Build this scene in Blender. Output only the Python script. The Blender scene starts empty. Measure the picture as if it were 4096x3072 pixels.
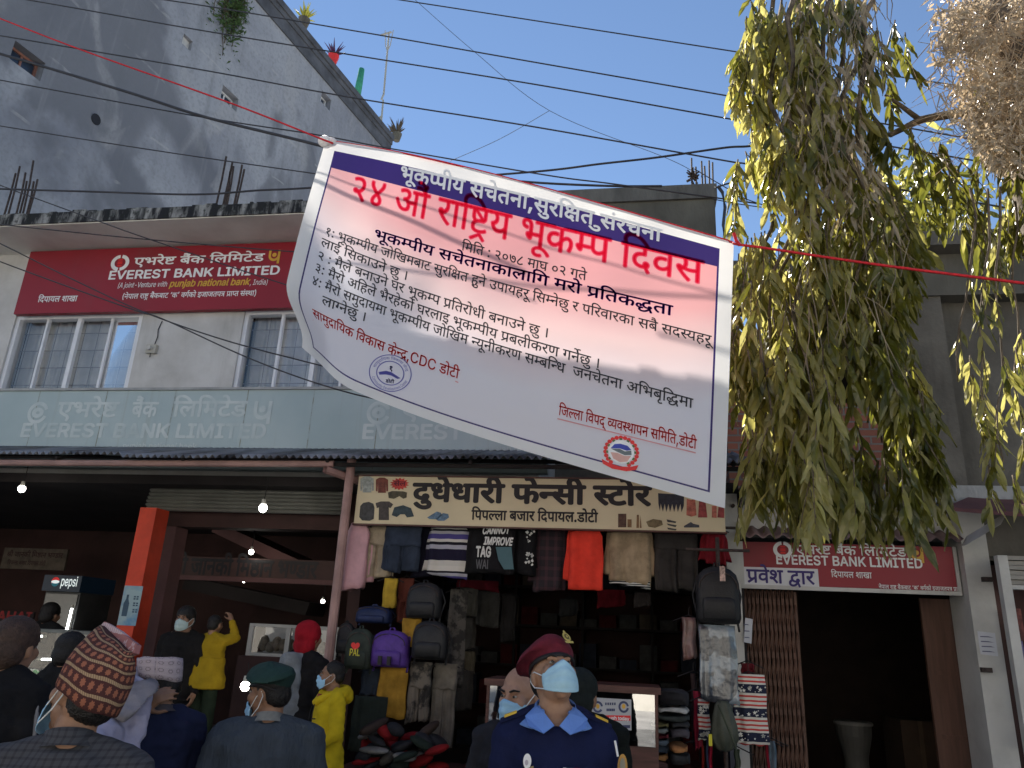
import bpy, bmesh, math, random
import numpy as np
from mathutils import Vector, Matrix, noise
from mathutils.geometry import tessellate_polygon
random.seed(7)
S = bpy.context.scene
COL = S.collection
R = math.radians

# ------------------------------------------------------------------ camera
FPX, PITCH, ROLL, YAW = 3051.0, 18.66, 2.75, 9.59          # focal length in photo pixels, degrees
CAM = Vector((0.0, 0.0, 1.6))
_p, _r, _y = R(PITCH), R(ROLL), R(YAW)
_fw = Vector((-math.sin(_y)*math.cos(_p), math.cos(_y)*math.cos(_p), math.sin(_p)))
_rt = Vector((math.cos(_y), math.sin(_y), 0)); _up = _rt.cross(_fw)
C_RT = math.cos(_r)*_rt + math.sin(_r)*_up
C_UP = -math.sin(_r)*_rt + math.cos(_r)*_up
cd = bpy.data.cameras.new('camera'); cam = bpy.data.objects.new('camera', cd); COL.objects.link(cam)
cd.sensor_width = 36; cd.lens = 36*FPX/4096; cd.clip_start = 0.05; cd.clip_end = 3000
cam.matrix_world = Matrix(((C_RT.x, C_UP.x, -_fw.x, CAM.x), (C_RT.y, C_UP.y, -_fw.y, CAM.y), (C_RT.z, C_UP.z, -_fw.z, CAM.z), (0, 0, 0, 1)))
S.camera = cam

# ------------------------------------------------------------------ sky and sun
SUN_AZ, SUN_EL = -29.0, 44.0                               # degrees from +Y towards +X, and above the horizon
w = bpy.data.worlds.new('World'); S.world = w; w.use_nodes = True
nt = w.node_tree; bg = nt.nodes['Background']
sky = nt.nodes.new('ShaderNodeTexSky'); sky.sky_type = 'NISHITA'; sky.sun_disc = False
sky.sun_elevation = R(SUN_EL); sky.sun_rotation = R(SUN_AZ)
sky.air_density = 1.0; sky.dust_density = 0.0; sky.ozone_density = 2.5
nt.links.new(sky.outputs[0], bg.inputs[0]); bg.inputs[1].default_value = 0.062
sl = bpy.data.lights.new('sun', 'SUN'); so = bpy.data.objects.new('sun', sl); COL.objects.link(so)
sl.energy = 5.0; sl.angle = R(0.53); sl.color = (1.0, 0.94, 0.84)
sd = Vector((math.sin(R(SUN_AZ))*math.cos(R(SUN_EL)), math.cos(R(SUN_AZ))*math.cos(R(SUN_EL)), math.sin(R(SUN_EL))))
so.rotation_euler = sd.to_track_quat('Z', 'Y').to_euler()
S.view_settings.view_transform = 'Standard'; S.view_settings.look = 'None'
S.view_settings.gamma = 1; S.view_settings.exposure = 1.3
S.cycles.max_bounces = 8; S.cycles.transparent_max_bounces = 32

def P(px, py, Y):
    """the point of the plane y = Y seen at photo pixel (px, py)"""
    d = C_RT*((px-2048)/FPX) - C_UP*((py-1536)/FPX) + _fw
    return CAM + d*(Y/d.y)
K = 4096/2212
def PF(x, y, Y): return P(x*K, y*K, Y)

# ------------------------------------------------------------------ helpers
def link(o): COL.objects.link(o); return o
def parent(o, p):
    if p is not None:
        o.parent = p
        loc = Vector(p.location) if p.parent is None else Vector((0,0,0))   # parts lie at the world origin
        o.matrix_parent_inverse = Matrix.Translation(-loc)
    return o
def tag(o, label=None, cat=None, group=None, kind=None):
    if label: o['label'] = label
    if cat: o['category'] = cat
    if group: o['group'] = group
    if kind: o['kind'] = kind
    return o
def thing(name, loc, label, cat, group=None):
    o = link(bpy.data.objects.new(name, None)); o.location = loc; o.empty_display_size = .1
    return tag(o, label, cat, group)
class MB:
    """collects vertices and faces in world coordinates"""
    def __init__(s): s.v = []; s.f = []; s.m = []
    def add(s, V, F, mi=0):
        b = len(s.v); s.v += [tuple(p) for p in V]; s.f += [tuple(b+i for i in f) for f in F]; s.m += [mi]*len(F); return s
    def box(s, x0, x1, y0, y1, z0, z1, mi=0):
        V = [(x, y, z) for z in (z0, z1) for y in (y0, y1) for x in (x0, x1)]
        return s.add(V, [(0,2,3,1),(4,5,7,6),(0,1,5,4),(1,3,7,5),(3,2,6,7),(2,0,4,6)], mi)
    def obox(s, c, ax, ay, az, mi=0):
        """oriented box from centre and three half-axis vectors"""
        c, ax, ay, az = map(Vector, (c, ax, ay, az))
        V = [c+i*ax+j*ay+k*az for k in (-1,1) for j in (-1,1) for i in (-1,1)]
        return s.add(V, [(0,2,3,1),(4,5,7,6),(0,1,5,4),(1,3,7,5),(3,2,6,7),(2,0,4,6)], mi)
    def tube(s, pts, r, n=6, mi=0, caps=True):
        pts = [Vector(p) for p in pts]; rs = r if isinstance(r, (list, tuple)) else [r]*len(pts)
        V = []; F = []; up = None
        for i, p in enumerate(pts):
            d = (pts[min(i+1, len(pts)-1)]-pts[max(i-1, 0)]).normalized()
            if up is None: up = Vector((0,0,1)) if abs(d.z) < .9 else Vector((1,0,0))
            a = d.cross(up).normalized(); b = d.cross(a).normalized(); up = -b if False else up
            for k in range(n):
                t = 2*math.pi*k/n; V.append(p+rs[i]*(math.cos(t)*a+math.sin(t)*b))
        for i in range(len(pts)-1):
            for k in range(n): F.append((i*n+k, i*n+(k+1)%n, (i+1)*n+(k+1)%n, (i+1)*n+k))
        if caps: F += [tuple(range(n))[::-1], tuple((len(pts)-1)*n+k for k in range(n))]
        return s.add(V, F, mi)
    def loft(s, rings, mi=0, caps=True):
        n = len(rings[0]); V = [p for r in rings for p in r]; F = []
        for i in range(len(rings)-1):
            for k in range(n): F.append((i*n+k, i*n+(k+1)%n, (i+1)*n+(k+1)%n, (i+1)*n+k))
        if caps: F += [tuple(range(n))[::-1], tuple((len(rings)-1)*n+k for k in range(n))]
        return s.add(V, F, mi)
    def ell(s, c, r, M=None, n=14, m=9, mi=0):
        c = Vector(c); V = []; F = []
        for j in range(m+1):
            a = math.pi*j/m
            for i in range(n):
                b = 2*math.pi*i/n
                p = Vector((r[0]*math.sin(a)*math.cos(b), r[1]*math.sin(a)*math.sin(b), r[2]*math.cos(a)))
                V.append(c + (M @ p if M else p))
        for j in range(m):
            for i in range(n):
                F.append((j*n+i, (j+1)*n+i, (j+1)*n+(i+1)%n, j*n+(i+1)%n))
        return s.add(V, F, mi)
    def cap(s, p0, r0, p1, r1, n=12, mi=0):
        """rounded tapered limb segment"""
        p0, p1 = Vector(p0), Vector(p1); d = (p1-p0).normalized()
        u = Vector((0,0,1)) if abs(d.z) < .9 else Vector((1,0,0)); a = d.cross(u).normalized(); b = d.cross(a)
        rings = []
        for t in (-85,-50,-20): rings.append((p0+d*(r0*math.sin(R(t))), r0*math.cos(R(t))))
        for t in (.0,.5,1.0): rings.append((p0.lerp(p1, t), r0+(r1-r0)*t))
        for t in (20,50,85): rings.append((p1+d*(r1*math.sin(R(t))), r1*math.cos(R(t))))
        return s.loft([[c+rr*(math.cos(2*math.pi*k/n)*a+math.sin(2*math.pi*k/n)*b) for k in range(n)] for c, rr in rings], mi)
    def prism(s, poly, off, mi=0):
        """flat outline (list of points) pushed along off"""
        off = Vector(off); n = len(poly); V = [Vector(p) for p in poly]+[Vector(p)+off for p in poly]
        F = [tuple(range(n)), tuple(range(2*n-1, n-1, -1))]+[(i, i+n, (i+1)%n+n, (i+1)%n) for i in range(n)]
        return s.add(V, F, mi)
    def build(s, name, mats, par=None, smooth=False, fix=True):
        me = bpy.data.meshes.new(name); me.from_pydata(s.v, [], s.f)
        mats = mats if isinstance(mats, (list, tuple)) else [mats]
        for m in mats: me.materials.append(m)
        me.polygons.foreach_set('material_index', s.m)
        if fix:
            b = bmesh.new(); b.from_mesh(me); bmesh.ops.recalc_face_normals(b, faces=b.faces); b.to_mesh(me); b.free()
        if smooth: me.polygons.foreach_set('use_smooth', [True]*len(me.polygons))
        me.update()
        o = link(bpy.data.objects.new(name, me)); parent(o, par); return o

# ------------------------------------------------------------------ materials
def nn(nt, t, **kw):
    n = nt.nodes.new(t)
    for k, v in kw.items():
        if k in n.inputs: n.inputs[k].default_value = v
        else: setattr(n, k, v)
    return n
MATS = {}
def mat(name, col, rough=.8, var=.2, scale=4.0, bump=0.0, bscale=30.0, metal=0.0, spec=.35, stretch=(1,1,1), col2=None, thr=(.35,.65), detail=6.0, trans=0.0, emit=None, coat=0.0, stain=None):
    if name in MATS: return MATS[name]
    m = bpy.data.materials.new(name); m.use_nodes = True; MATS[name] = m; t = m.node_tree
    b = t.nodes['Principled BSDF']; b.inputs['Roughness'].default_value = rough; b.inputs['Metallic'].default_value = metal
    b.inputs['Specular IOR Level'].default_value = spec; b.inputs['Coat Weight'].default_value = coat
    tc = nn(t, 'ShaderNodeTexCoord'); mp = nn(t, 'ShaderNodeMapping'); mp.inputs['Scale'].default_value = stretch
    t.links.new(tc.outputs['Object'], mp.inputs[0])
    no = nn(t, 'ShaderNodeTexNoise', Scale=scale, Detail=detail, Roughness=.6); t.links.new(mp.outputs[0], no.inputs['Vector'])
    rp = nn(t, 'ShaderNodeValToRGB'); c = Vector(col)
    lo = Vector(col2) if col2 else c*(1-var); hi = c if col2 else c*(1+var)
    rp.color_ramp.elements[0].position, rp.color_ramp.elements[1].position = thr
    rp.color_ramp.elements[0].color = (*lo, 1); rp.color_ramp.elements[1].color = (*hi, 1)
    t.links.new(no.outputs['Fac'], rp.inputs[0]); out = rp.outputs[0]
    if stain:                                                  # (colour, strength, scale, stretch, low, high): streaks and dirt with a shape of their own
        sc, k_, s_, st_, lo_, hi_ = stain; m2 = nn(t, 'ShaderNodeMapping'); m2.inputs['Scale'].default_value = st_; t.links.new(tc.outputs['Object'], m2.inputs[0])
        n3 = nn(t, 'ShaderNodeTexNoise', Scale=s_, Detail=7.0, Roughness=.65); t.links.new(m2.outputs[0], n3.inputs['Vector'])
        mr = nn(t, 'ShaderNodeMapRange', interpolation_type='SMOOTHSTEP'); mr.inputs[1].default_value = lo_; mr.inputs[2].default_value = hi_; mr.inputs[4].default_value = k_; t.links.new(n3.outputs['Fac'], mr.inputs[0])
        mx_ = nn(t, 'ShaderNodeMix', data_type='RGBA'); mx_.inputs[7].default_value = (*sc, 1); t.links.new(mr.outputs[0], mx_.inputs[0]); t.links.new(out, mx_.inputs[6]); out = mx_.outputs[2]
    t.links.new(out, b.inputs['Base Color'])
    if bump:
        n2 = nn(t, 'ShaderNodeTexNoise', Scale=bscale, Detail=4.0); t.links.new(mp.outputs[0], n2.inputs['Vector'])
        bp = nn(t, 'ShaderNodeBump', Strength=bump, Distance=.02); t.links.new(n2.outputs['Fac'], bp.inputs['Height']); t.links.new(bp.outputs[0], b.inputs['Normal'])
    if trans:
        tr = nn(t, 'ShaderNodeBsdfTranslucent'); mx = nn(t, 'ShaderNodeMixShader'); mx.inputs[0].default_value = trans
        t.links.new(out, tr.inputs['Color']); t.links.new(b.outputs[0], mx.inputs[1]); t.links.new(tr.outputs[0], mx.inputs[2])
        t.links.new(mx.outputs[0], t.nodes['Material Output'].inputs[0])
    if emit:
        b.inputs['Emission Color'].default_value = (*emit[0], 1); b.inputs['Emission Strength'].default_value = emit[1]
    return m
def fabric(name, col, rough=.9, var=.25, weave=220.0, scale=9.0):
    return mat(name, col, rough, var, scale, bump=.25, bscale=weave, spec=.15)
def stripes(name, cols, axis='z', period=.1, phase=0.0, rough=.9, extra=None):
    """flat printed bands along one axis: cols = [(upto 0..1, colour)]"""
    if name in MATS: return MATS[name]
    m = bpy.data.materials.new(name); m.use_nodes = True; MATS[name] = m; t = m.node_tree
    b = t.nodes['Principled BSDF']; b.inputs['Roughness'].default_value = rough; b.inputs['Specular IOR Level'].default_value = .15
    tc = nn(t, 'ShaderNodeTexCoord'); sp = nn(t, 'ShaderNodeSeparateXYZ'); t.links.new(tc.outputs['Object'], sp.inputs[0])
    a = nn(t, 'ShaderNodeMath', operation='ADD'); a.inputs[1].default_value = phase; t.links.new(sp.outputs['xyz'.index(axis)], a.inputs[0])
    d = nn(t, 'ShaderNodeMath', operation='DIVIDE'); d.inputs[1].default_value = period; t.links.new(a.outputs[0], d.inputs[0])
    f = nn(t, 'ShaderNodeMath', operation='FRACT'); t.links.new(d.outputs[0], f.inputs[0])
    rp = nn(t, 'ShaderNodeValToRGB'); cr = rp.color_ramp; cr.interpolation = 'CONSTANT'
    pos = 0.0
    for i, (u, c) in enumerate(cols):
        e = cr.elements[i] if i < 2 else cr.elements.new(pos)
        e.position = pos; e.color = (*c, 1); pos = u
    t.links.new(f.outputs[0], rp.inputs[0]); t.links.new(rp.outputs[0], b.inputs['Base Color'])
    return m
def filmmat(name, col):
    """printing ink as a thin colour filter lying on the translucent sheet"""
    m = bpy.data.materials.new(name); m.use_nodes = True; t = m.node_tree; t.nodes.remove(t.nodes['Principled BSDF'])
    tr = nn(t, 'ShaderNodeBsdfTransparent'); tr.inputs[0].default_value = (*col, 1); t.links.new(tr.outputs[0], t.nodes['Material Output'].inputs[0]); return m
def emat(name, col, s):
    m = mat(name, col, emit=(col, s)); return m
def glassmat(name, tint=(.8,.85,.9), refl=.25, rough=.02, gloss=(1,1,1)):
    if name in MATS: return MATS[name]
    m = bpy.data.materials.new(name); m.use_nodes = True; MATS[name] = m; t = m.node_tree
    t.nodes.remove(t.nodes['Principled BSDF'])
    tr = nn(t, 'ShaderNodeBsdfTransparent'); tr.inputs[0].default_value = (*tint, 1)
    gl = nn(t, 'ShaderNodeBsdfGlossy'); gl.inputs['Roughness'].default_value = rough; gl.inputs[0].default_value = (*gloss, 1)
    lw = nn(t, 'ShaderNodeFresnel'); lw.inputs[0].default_value = 1.5
    ad = nn(t, 'ShaderNodeMath', operation='ADD', use_clamp=True); ad.inputs[1].default_value = refl; t.links.new(lw.outputs[0], ad.inputs[0])
    mx = nn(t, 'ShaderNodeMixShader'); t.links.new(ad.outputs[0], mx.inputs[0]); t.links.new(tr.outputs[0], mx.inputs[1]); t.links.new(gl.outputs[0], mx.inputs[2])
    t.links.new(mx.outputs[0], t.nodes['Material Output'].inputs[0]); return m

OUTLINES = [
[281,[[70,507,84,506,108,488,116,469,124,454,133,400,133,351,133,257,213,257,213,441,161,441,161,499,287,499,287,441,246,441,246,1,213,1,213,201,133,201,133,171,133,144,121,120,113,121,106,120,89,140,74,172,66,208,66,223,66,236,76,256,90,257,101,257,101,341,101,378,97,418,93,431,85,454,68,455,57,454,46,434,46,417,46,394,64,370,87,369,84,313,54,316,18,364,18,417,18,464,49,506]]],
[0,[[-25,-195,-35,-204,-58,-214,-69,-213,-99,-214,-133,-152,-133,-99,-133,-56,-96,8,-65,9,-35,8,10,-36,44,-108,58,-151,33,-181,12,-116,-33,-46,-62,-45,-83,-46,-104,-76,-104,-101,-104,-132,-84,-156,-71,-155,-60,-156,-44,-148,-35,-139]]],
[305,[[311,441,181,441,181,281,200,320,228,321,254,320,286,252,286,193,286,154,274,72,260,33,232,65,242,90,254,156,254,191,254,228,239,264,225,265,203,264,181,207,181,1,148,1,148,141,139,124,110,94,90,95,72,94,38,124,18,186,18,233,18,296,62,372,98,373,107,372,130,366,136,365,133,305,127,308,107,312,100,313,76,312,51,272,51,235,51,192,75,150,91,151,109,150,136,184,148,209,148,441,0,441,0,499,311,499]]],
[123,[[64,441,64,297,64,262,66,224,72,200,76,193,85,174,105,175,122,174,150,206,160,227,174,173,158,148,125,116,102,117,86,116,60,138,51,157,41,176,32,236,32,287,32,441,0,441,0,499,129,499,129,441]]],
[227,[[192,441,192,1,159,1,159,153,148,138,120,116,102,117,86,116,60,138,51,157,41,176,32,236,32,287,32,441,0,441,0,499,233,499,233,441],[159,441,64,441,64,297,64,262,66,224,72,200,76,193,85,174,105,175,121,174,149,204,159,225]]],
[104,[[-74,493,-81,520,-88,572,-88,599,-88,650,-54,716,-24,717,0,716,32,672,55,574,65,499,109,499,109,441,68,441,68,1,36,1,36,441,0,441,0,499,35,499,24,580,-1,660,-23,661,-39,660,-56,620,-56,587,-56,560,-48,516,-42,493]]],
[232,[[238,499,238,441,196,441,196,1,164,1,164,145,153,128,122,106,101,107,65,106,21,202,15,283,40,292,64,330,64,367,64,388,55,426,49,441,0,441,0,499],[52,241,60,202,84,162,104,163,124,162,153,196,164,221,164,441,84,441,96,400,96,357,96,270]]],
[107,[]],
[270,[[235,441,235,1,202,1,202,213,191,206,168,200,152,201,135,200,98,212,85,223,77,212,67,203,83,160,128,72,152,35,130,-9,108,30,68,110,38,180,29,205,20,230,16,258,16,273,16,288,28,314,42,315,52,314,66,296,72,281,81,296,87,342,87,367,87,390,83,428,80,441,0,441,0,499,276,499,276,441],[148,259,163,258,189,264,202,273,202,441,112,441,115,428,119,390,119,367,119,332,112,284,105,267,126,258]]],
[254,[[260,441,218,441,218,1,186,1,186,133,176,118,147,94,127,95,96,94,56,164,56,221,56,244,66,284,74,297,15,297,15,353,132,353,140,352,154,352,156,353,153,297,140,297,117,296,88,256,88,221,88,184,112,150,127,151,147,150,175,184,186,209,186,441,0,441,0,499,260,499]]],
[0,[[-68,493,-76,556,-92,628,-112,658,-126,659,-135,658,-148,652,-154,649,-164,707,-148,716,-127,717,-106,716,-74,676,-49,578,-38,493]]],
[228,[[192,441,192,1,160,1,160,263,116,263,92,262,68,252,60,241,50,224,50,191,50,150,80,78,108,33,87,-9,68,22,37,86,18,156,18,195,18,222,29,266,37,281,49,300,82,320,109,321,160,321,160,441,0,441,0,499,234,499,234,441]]],
[222,[[0,499,228,499,228,441,186,441,186,1,154,1,154,239,82,239,82,197,82,172,70,150,61,151,52,150,30,184,15,232,15,255,15,272,26,296,39,297,154,297,154,441,0,441]]],
[104,[[68,441,68,1,36,1,36,441,0,441,0,499,109,499,109,441]]],
[107,[[21,-139,38,83,79,83,48,-139]]],
[0,[[-99,-9,-78,8,-54,9,-24,8,9,-52,9,-103,9,-152,-28,-214,-63,-213,-102,-214,-158,-140,-182,-79,-158,-45,-142,-84,-114,-134,-82,-156,-63,-155,-20,-156,-20,-97,-20,-72,-40,-46,-52,-45,-63,-46,-80,-54,-89,-63]]],
[164,[[158,35,136,-9,113,30,71,110,39,180,30,205,21,230,16,258,16,273,16,288,28,314,42,315,52,314,66,296,72,281,88,296,102,344,102,375,102,392,98,428,96,441,0,441,0,499,170,499,170,441,128,441,134,412,134,367,134,322,117,262,86,220,67,205,85,162,132,72]]],
[104,[[36,441,0,441,0,499,32,499,27,516,21,556,21,581,21,642,68,716,106,717,163,716,250,594,282,493,248,493,187,660,113,661,85,660,54,612,54,573,54,548,61,512,66,499,109,499,109,441,68,441,68,1,36,1]]],
[285,[[249,441,249,1,217,1,217,261,204,248,176,234,156,235,136,234,103,250,90,261,71,238,51,196,51,167,51,150,59,118,80,96,99,97,103,96,108,97,105,112,105,127,105,152,121,172,131,173,148,172,165,132,165,109,165,86,155,60,146,53,153,34,168,2,179,-19,156,-51,145,-28,126,22,119,43,114,40,103,40,98,41,74,40,38,72,18,130,18,165,18,208,46,266,66,289,48,312,30,368,30,407,30,448,62,506,92,507,117,506,153,460,153,413,153,374,134,320,118,299,126,294,143,292,152,293,170,292,202,308,217,329,217,441,181,441,181,499,291,499,291,441],[61,403,61,376,78,332,91,321,121,358,121,405,121,424,108,452,92,453,78,452,61,426]]],
[0,[[-74,619,-74,636,-61,664,-52,665,-43,664,-30,636,-30,619,-30,598,-43,572,-52,573,-61,572,-74,598]]],
[220,[[191,27,165,-9,127,106,96,167,85,164,75,165,61,164,42,192,42,217,42,240,56,264,67,265,75,264,90,250,102,233,119,244,144,308,144,355,144,400,118,448,97,449,83,448,59,436,44,421,34,477,48,492,82,506,99,507,121,506,156,472,177,404,177,353,177,296,149,210,126,187,144,152,179,62]]],
[220,[[171,103,171,58,139,-2,111,-1,94,-2,65,24,48,72,48,105,48,126,54,166,72,218,90,257,68,300,42,360,29,408,25,444,25,465,25,472,26,494,28,507,62,495,59,478,59,465,59,444,66,404,88,344,110,301,132,344,154,404,162,444,162,461,162,476,160,495,193,507,196,484,196,465,196,442,191,404,177,360,151,300,131,259,150,218,167,164,171,120],[80,111,80,88,94,56,110,57,123,56,139,86,139,109,139,120,135,148,123,186,110,213,97,186,84,148,80,122]]],
[409,[[188,175,188,118,152,64,125,65,90,64,37,166,12,285,40,307,57,220,97,122,122,123,137,122,156,150,156,183,156,212,140,258,127,279,116,274,104,273,102,329,129,330,152,366,152,397,152,424,133,450,121,451,106,450,82,434,68,421,58,477,69,486,100,506,119,507,150,506,184,444,184,397,184,334,157,301,161,292,165,285,180,280,194,281,207,280,227,284,238,291,238,441,208,441,208,499,415,499,415,441,374,441,374,1,341,1,341,441,270,441,270,1,238,1,238,233,228,228,210,224,199,225,192,224,182,227,188,202],[338,493,327,524,309,554,292,562,281,563,273,562,256,552,248,547,238,601,247,608,267,618,279,619,297,618,325,584,334,555,336,557,328,596,313,642,295,662,283,663,273,662,260,656,255,651,246,707,261,716,282,717,304,716,335,676,360,578,372,493]]],
[234,[[126,1,100,0,58,28,33,90,33,141,33,196,57,229,47,248,34,298,34,337,34,441,0,441,0,499,240,499,240,441,198,441,198,269,172,219,150,219,126,218,96,210,85,199,65,180,65,137,65,106,82,72,109,60,125,61,146,60,181,82,196,99,207,39,191,22,148,0],[166,285,166,441,88,441],[66,351,66,312,75,268,86,257,108,268,138,271,66,417],[27,-131,126,-9,142,-9,200,-153,177,-183,130,-67,46,-183]]],
[140,[[83,257,171,257,171,201,83,201,83,171,83,144,71,120,64,121,56,120,39,140,25,172,16,208,16,223,16,236,26,256,40,257,50,257,50,441,0,441,0,499,146,499,146,441,83,441]]],
[208,[[165,-45,157,-20,142,36,137,59,132,56,121,54,115,55,98,54,64,72,36,108,18,172,18,219,18,252,31,304,41,321,54,344,92,364,116,365,118,365,118,441,0,441,0,499,214,499,214,441,150,441,150,309,131,309,108,308,79,296,69,285,60,272,50,236,50,211,50,168,82,112,115,113,117,112,122,112,125,113,122,128,122,141,122,168,139,192,149,193,166,192,184,152,184,131,184,104,173,76,164,69,169,50,182,8,192,-19]]],
[222,[[228,441,187,441,187,1,155,1,155,133,144,118,114,94,93,95,72,94,38,128,18,188,18,229,18,298,64,372,102,373,107,372,123,368,138,366,142,365,140,305,132,308,113,312,104,313,79,312,51,270,51,231,51,188,76,150,94,151,115,150,145,186,155,209,155,441,0,441,0,499,228,499]]],
[239,[[204,441,204,1,171,1,171,201,83,201,83,171,83,144,71,120,64,121,56,120,39,140,25,172,16,208,16,223,16,236,26,256,40,257,50,257,50,441,0,441,0,499,245,499,245,441],[171,441,83,441,83,257,171,257]]],
[107,[[54,-5,44,-6,28,26,28,49,28,70,44,100,54,101,65,100,81,70,81,49,81,26,65,-6],[54,311,44,310,28,342,28,365,28,386,44,416,54,417,65,416,81,386,81,365,81,342,65,310]]],
[220,[[110,97,87,96,50,138,30,210,30,257,30,304,50,376,86,416,110,417,133,416,170,376,190,302,190,257,190,208,170,136,134,96],[109,155,130,154,158,212,158,259,158,304,132,360,111,361,90,360,63,300,63,255,63,210,88,154]]],
[220,[[205,217,205,122,165,40,134,41,109,40,70,80,41,174,21,336,15,459,47,471,52,352,72,186,106,98,132,99,156,98,173,164,173,221,173,260,163,332,143,374,129,375,119,374,108,352,108,335,108,320,116,294,140,276,160,275,154,219,114,224,77,290,77,337,77,378,105,432,129,433,152,432,186,376,205,278]]],
[220,[[109,1,89,0,52,28,29,90,29,137,29,162,36,212,55,270,72,311,153,507,178,465,93,261,75,216,62,162,62,135,62,94,88,60,107,61,128,60,165,86,186,115,200,55,182,32,137,0]]],
[236,[[242,441,201,441,201,1,168,1,168,133,156,116,126,94,104,95,73,94,34,160,34,213,34,236,42,276,51,293,35,308,17,364,17,399,17,422,21,441,0,441,0,499,242,499],[67,217,67,182,89,150,107,151,128,150,158,184,168,209,168,441,58,441,49,422,49,397,49,366,66,334,80,331,91,336,105,337,116,336,123,335,121,279,118,278,112,278,109,279,90,278,67,246]]],
[225,[[83,441,83,189,83,166,73,142,64,143,54,142,32,176,16,224,16,247,16,264,27,288,41,289,51,289,51,441,0,441,0,499,231,499,231,441,190,441,190,1,157,1,157,441]]],
[271,[[0,441,0,499,277,499,277,441,236,441,236,1,203,1,203,285,201,284,198,285,188,284,168,266,150,216,142,167,112,187,116,222,124,251,115,264,96,282,84,283,68,282,50,246,50,217,50,186,68,132,100,72,124,33,102,-9,79,30,40,104,18,178,18,221,18,262,38,316,67,340,82,341,99,340,128,318,142,297,165,340,200,341,202,340,203,341,203,441]]],
[104,[[68,441,68,1,36,1,36,441,0,441,0,499,109,499,109,441],[36,493,28,556,11,628,-9,658,-22,659,-31,658,-45,652,-50,649,-60,707,-44,716,-24,717,-2,716,30,676,55,578,66,493]]],
[227,[[18,43,86,123,64,130,51,157,41,176,32,236,32,287,32,441,0,441,0,499,233,499,233,441,192,441,192,1,159,1,159,155,37,-9],[159,441,64,441,64,297,64,262,66,224,72,200,76,193,85,174,105,175,120,174,149,204,159,225]]],
[316,[[303,-109,275,-131,252,-5,240,-40,206,-96,164,-132,138,-131,102,-132,64,-70,64,-23,64,-10,68,18,72,31,48,44,16,100,16,149,16,194,47,254,71,255,91,254,118,212,118,177,118,162,111,124,103,111,79,141,87,154,87,173,87,184,80,204,70,205,60,204,45,170,45,145,45,120,60,90,84,76,96,75,109,84,125,85,129,84,138,84,140,85,138,29,136,30,131,30,129,31,113,30,95,4,95,-19,95,-48,118,-76,135,-75,168,-76,219,-2,240,59,236,56,228,56,226,57,209,56,174,72,145,110,127,172,127,219,127,252,139,304,149,321,162,344,201,364,225,365,226,365,226,441,0,441,0,499,322,499,322,441,259,441,259,309,240,309,216,308,188,296,178,285,169,272,159,236,159,211,159,168,191,112,225,113,226,112,230,112,233,113,232,120,231,136,231,141,231,168,248,192,258,193,275,192,293,152,293,131,293,104,280,74,269,67]]],
[220,[[110,507,139,506,172,444,172,401,172,368,158,310,125,244,96,205,145,129,161,104,173,56,173,29,173,2,163,-40,154,-63,128,-23,134,-12,140,12,140,29,140,44,133,68,124,83,51,205,53,221,95,276,139,358,139,399,139,424,123,450,110,451,98,450,84,428,84,409,84,390,96,364,112,357,92,309,73,326,54,376,54,415,54,436,65,478,90,506]]],
[297,[[261,441,261,1,229,1,229,297,174,297,158,296,151,299,166,274,183,210,183,175,183,138,167,88,140,64,124,65,103,64,64,112,29,226,12,321,41,341,59,234,99,122,122,123,135,122,152,150,152,183,152,216,127,280,109,303,121,353,229,353,229,441,0,441,0,499,303,499,303,441]]],
[327,[[292,441,292,1,259,1,259,37,245,20,212,6,195,7,152,6,73,92,34,193,23,220,16,256,16,271,16,288,28,314,42,315,52,314,66,296,72,281,81,296,87,342,87,367,87,388,84,424,80,441,0,441,0,499,333,499,333,441],[214,187,228,186,251,208,259,225,259,441,112,441,119,412,119,367,119,300,91,224,66,203,94,136,156,64,196,65,213,64,244,80,259,99,259,159,250,148,224,132,208,133,190,132,160,162,142,218,142,257,142,314,181,378,212,379,219,378,241,374,246,371,244,317,238,318,223,324,216,325,197,324,175,288,175,253,175,218,197,186]]],
[228,[[234,441,193,441,193,1,160,1,160,133,150,118,119,94,96,95,74,94,38,128,18,188,18,229,18,298,67,372,106,373,112,372,128,368,143,366,148,365,145,309,137,312,117,316,107,317,99,316,92,315,146,181,154,190,160,205,160,441,0,441,0,499,234,499],[51,231,51,188,78,148,97,149,104,148,117,152,123,157,67,297,51,274]]],
[202,[[208,441,148,441,148,281,126,281,107,280,82,266,72,255,50,224,50,173,50,134,68,84,96,60,113,61,135,60,165,80,182,97,193,39,175,22,136,0,114,1,87,0,43,42,18,120,18,177,18,228,46,300,90,336,115,337,116,337,116,441,0,441,0,499,208,499]]],
[212,[[128,57,143,64,161,92,161,119,161,148,138,184,112,185,84,184,55,138,55,101,55,74,64,28,93,-28,121,-71,99,-113,63,-56,23,42,23,105,23,134,36,182,46,199,38,212,28,254,28,283,28,304,36,336,42,347,52,360,75,372,92,373,144,373,144,441,0,441,0,499,218,499,218,441,177,441,177,317,92,317,80,316,69,310,66,305,60,296,60,279,60,262,68,236,73,229,92,240,114,241,141,240,176,206,192,152,192,123,192,76,165,16,139,3]]],
[219,[[0,499,225,499,225,441,181,441,194,410,194,373,194,300,162,263,177,236,200,168,200,123,200,82,182,28,150,0,131,1,108,0,67,48,29,160,12,251,40,271,51,208,78,112,110,60,128,61,144,60,166,88,166,129,166,160,148,216,132,241,120,236,106,237,104,293,133,292,162,332,162,371,162,394,150,430,140,441,0,441]]],
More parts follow.
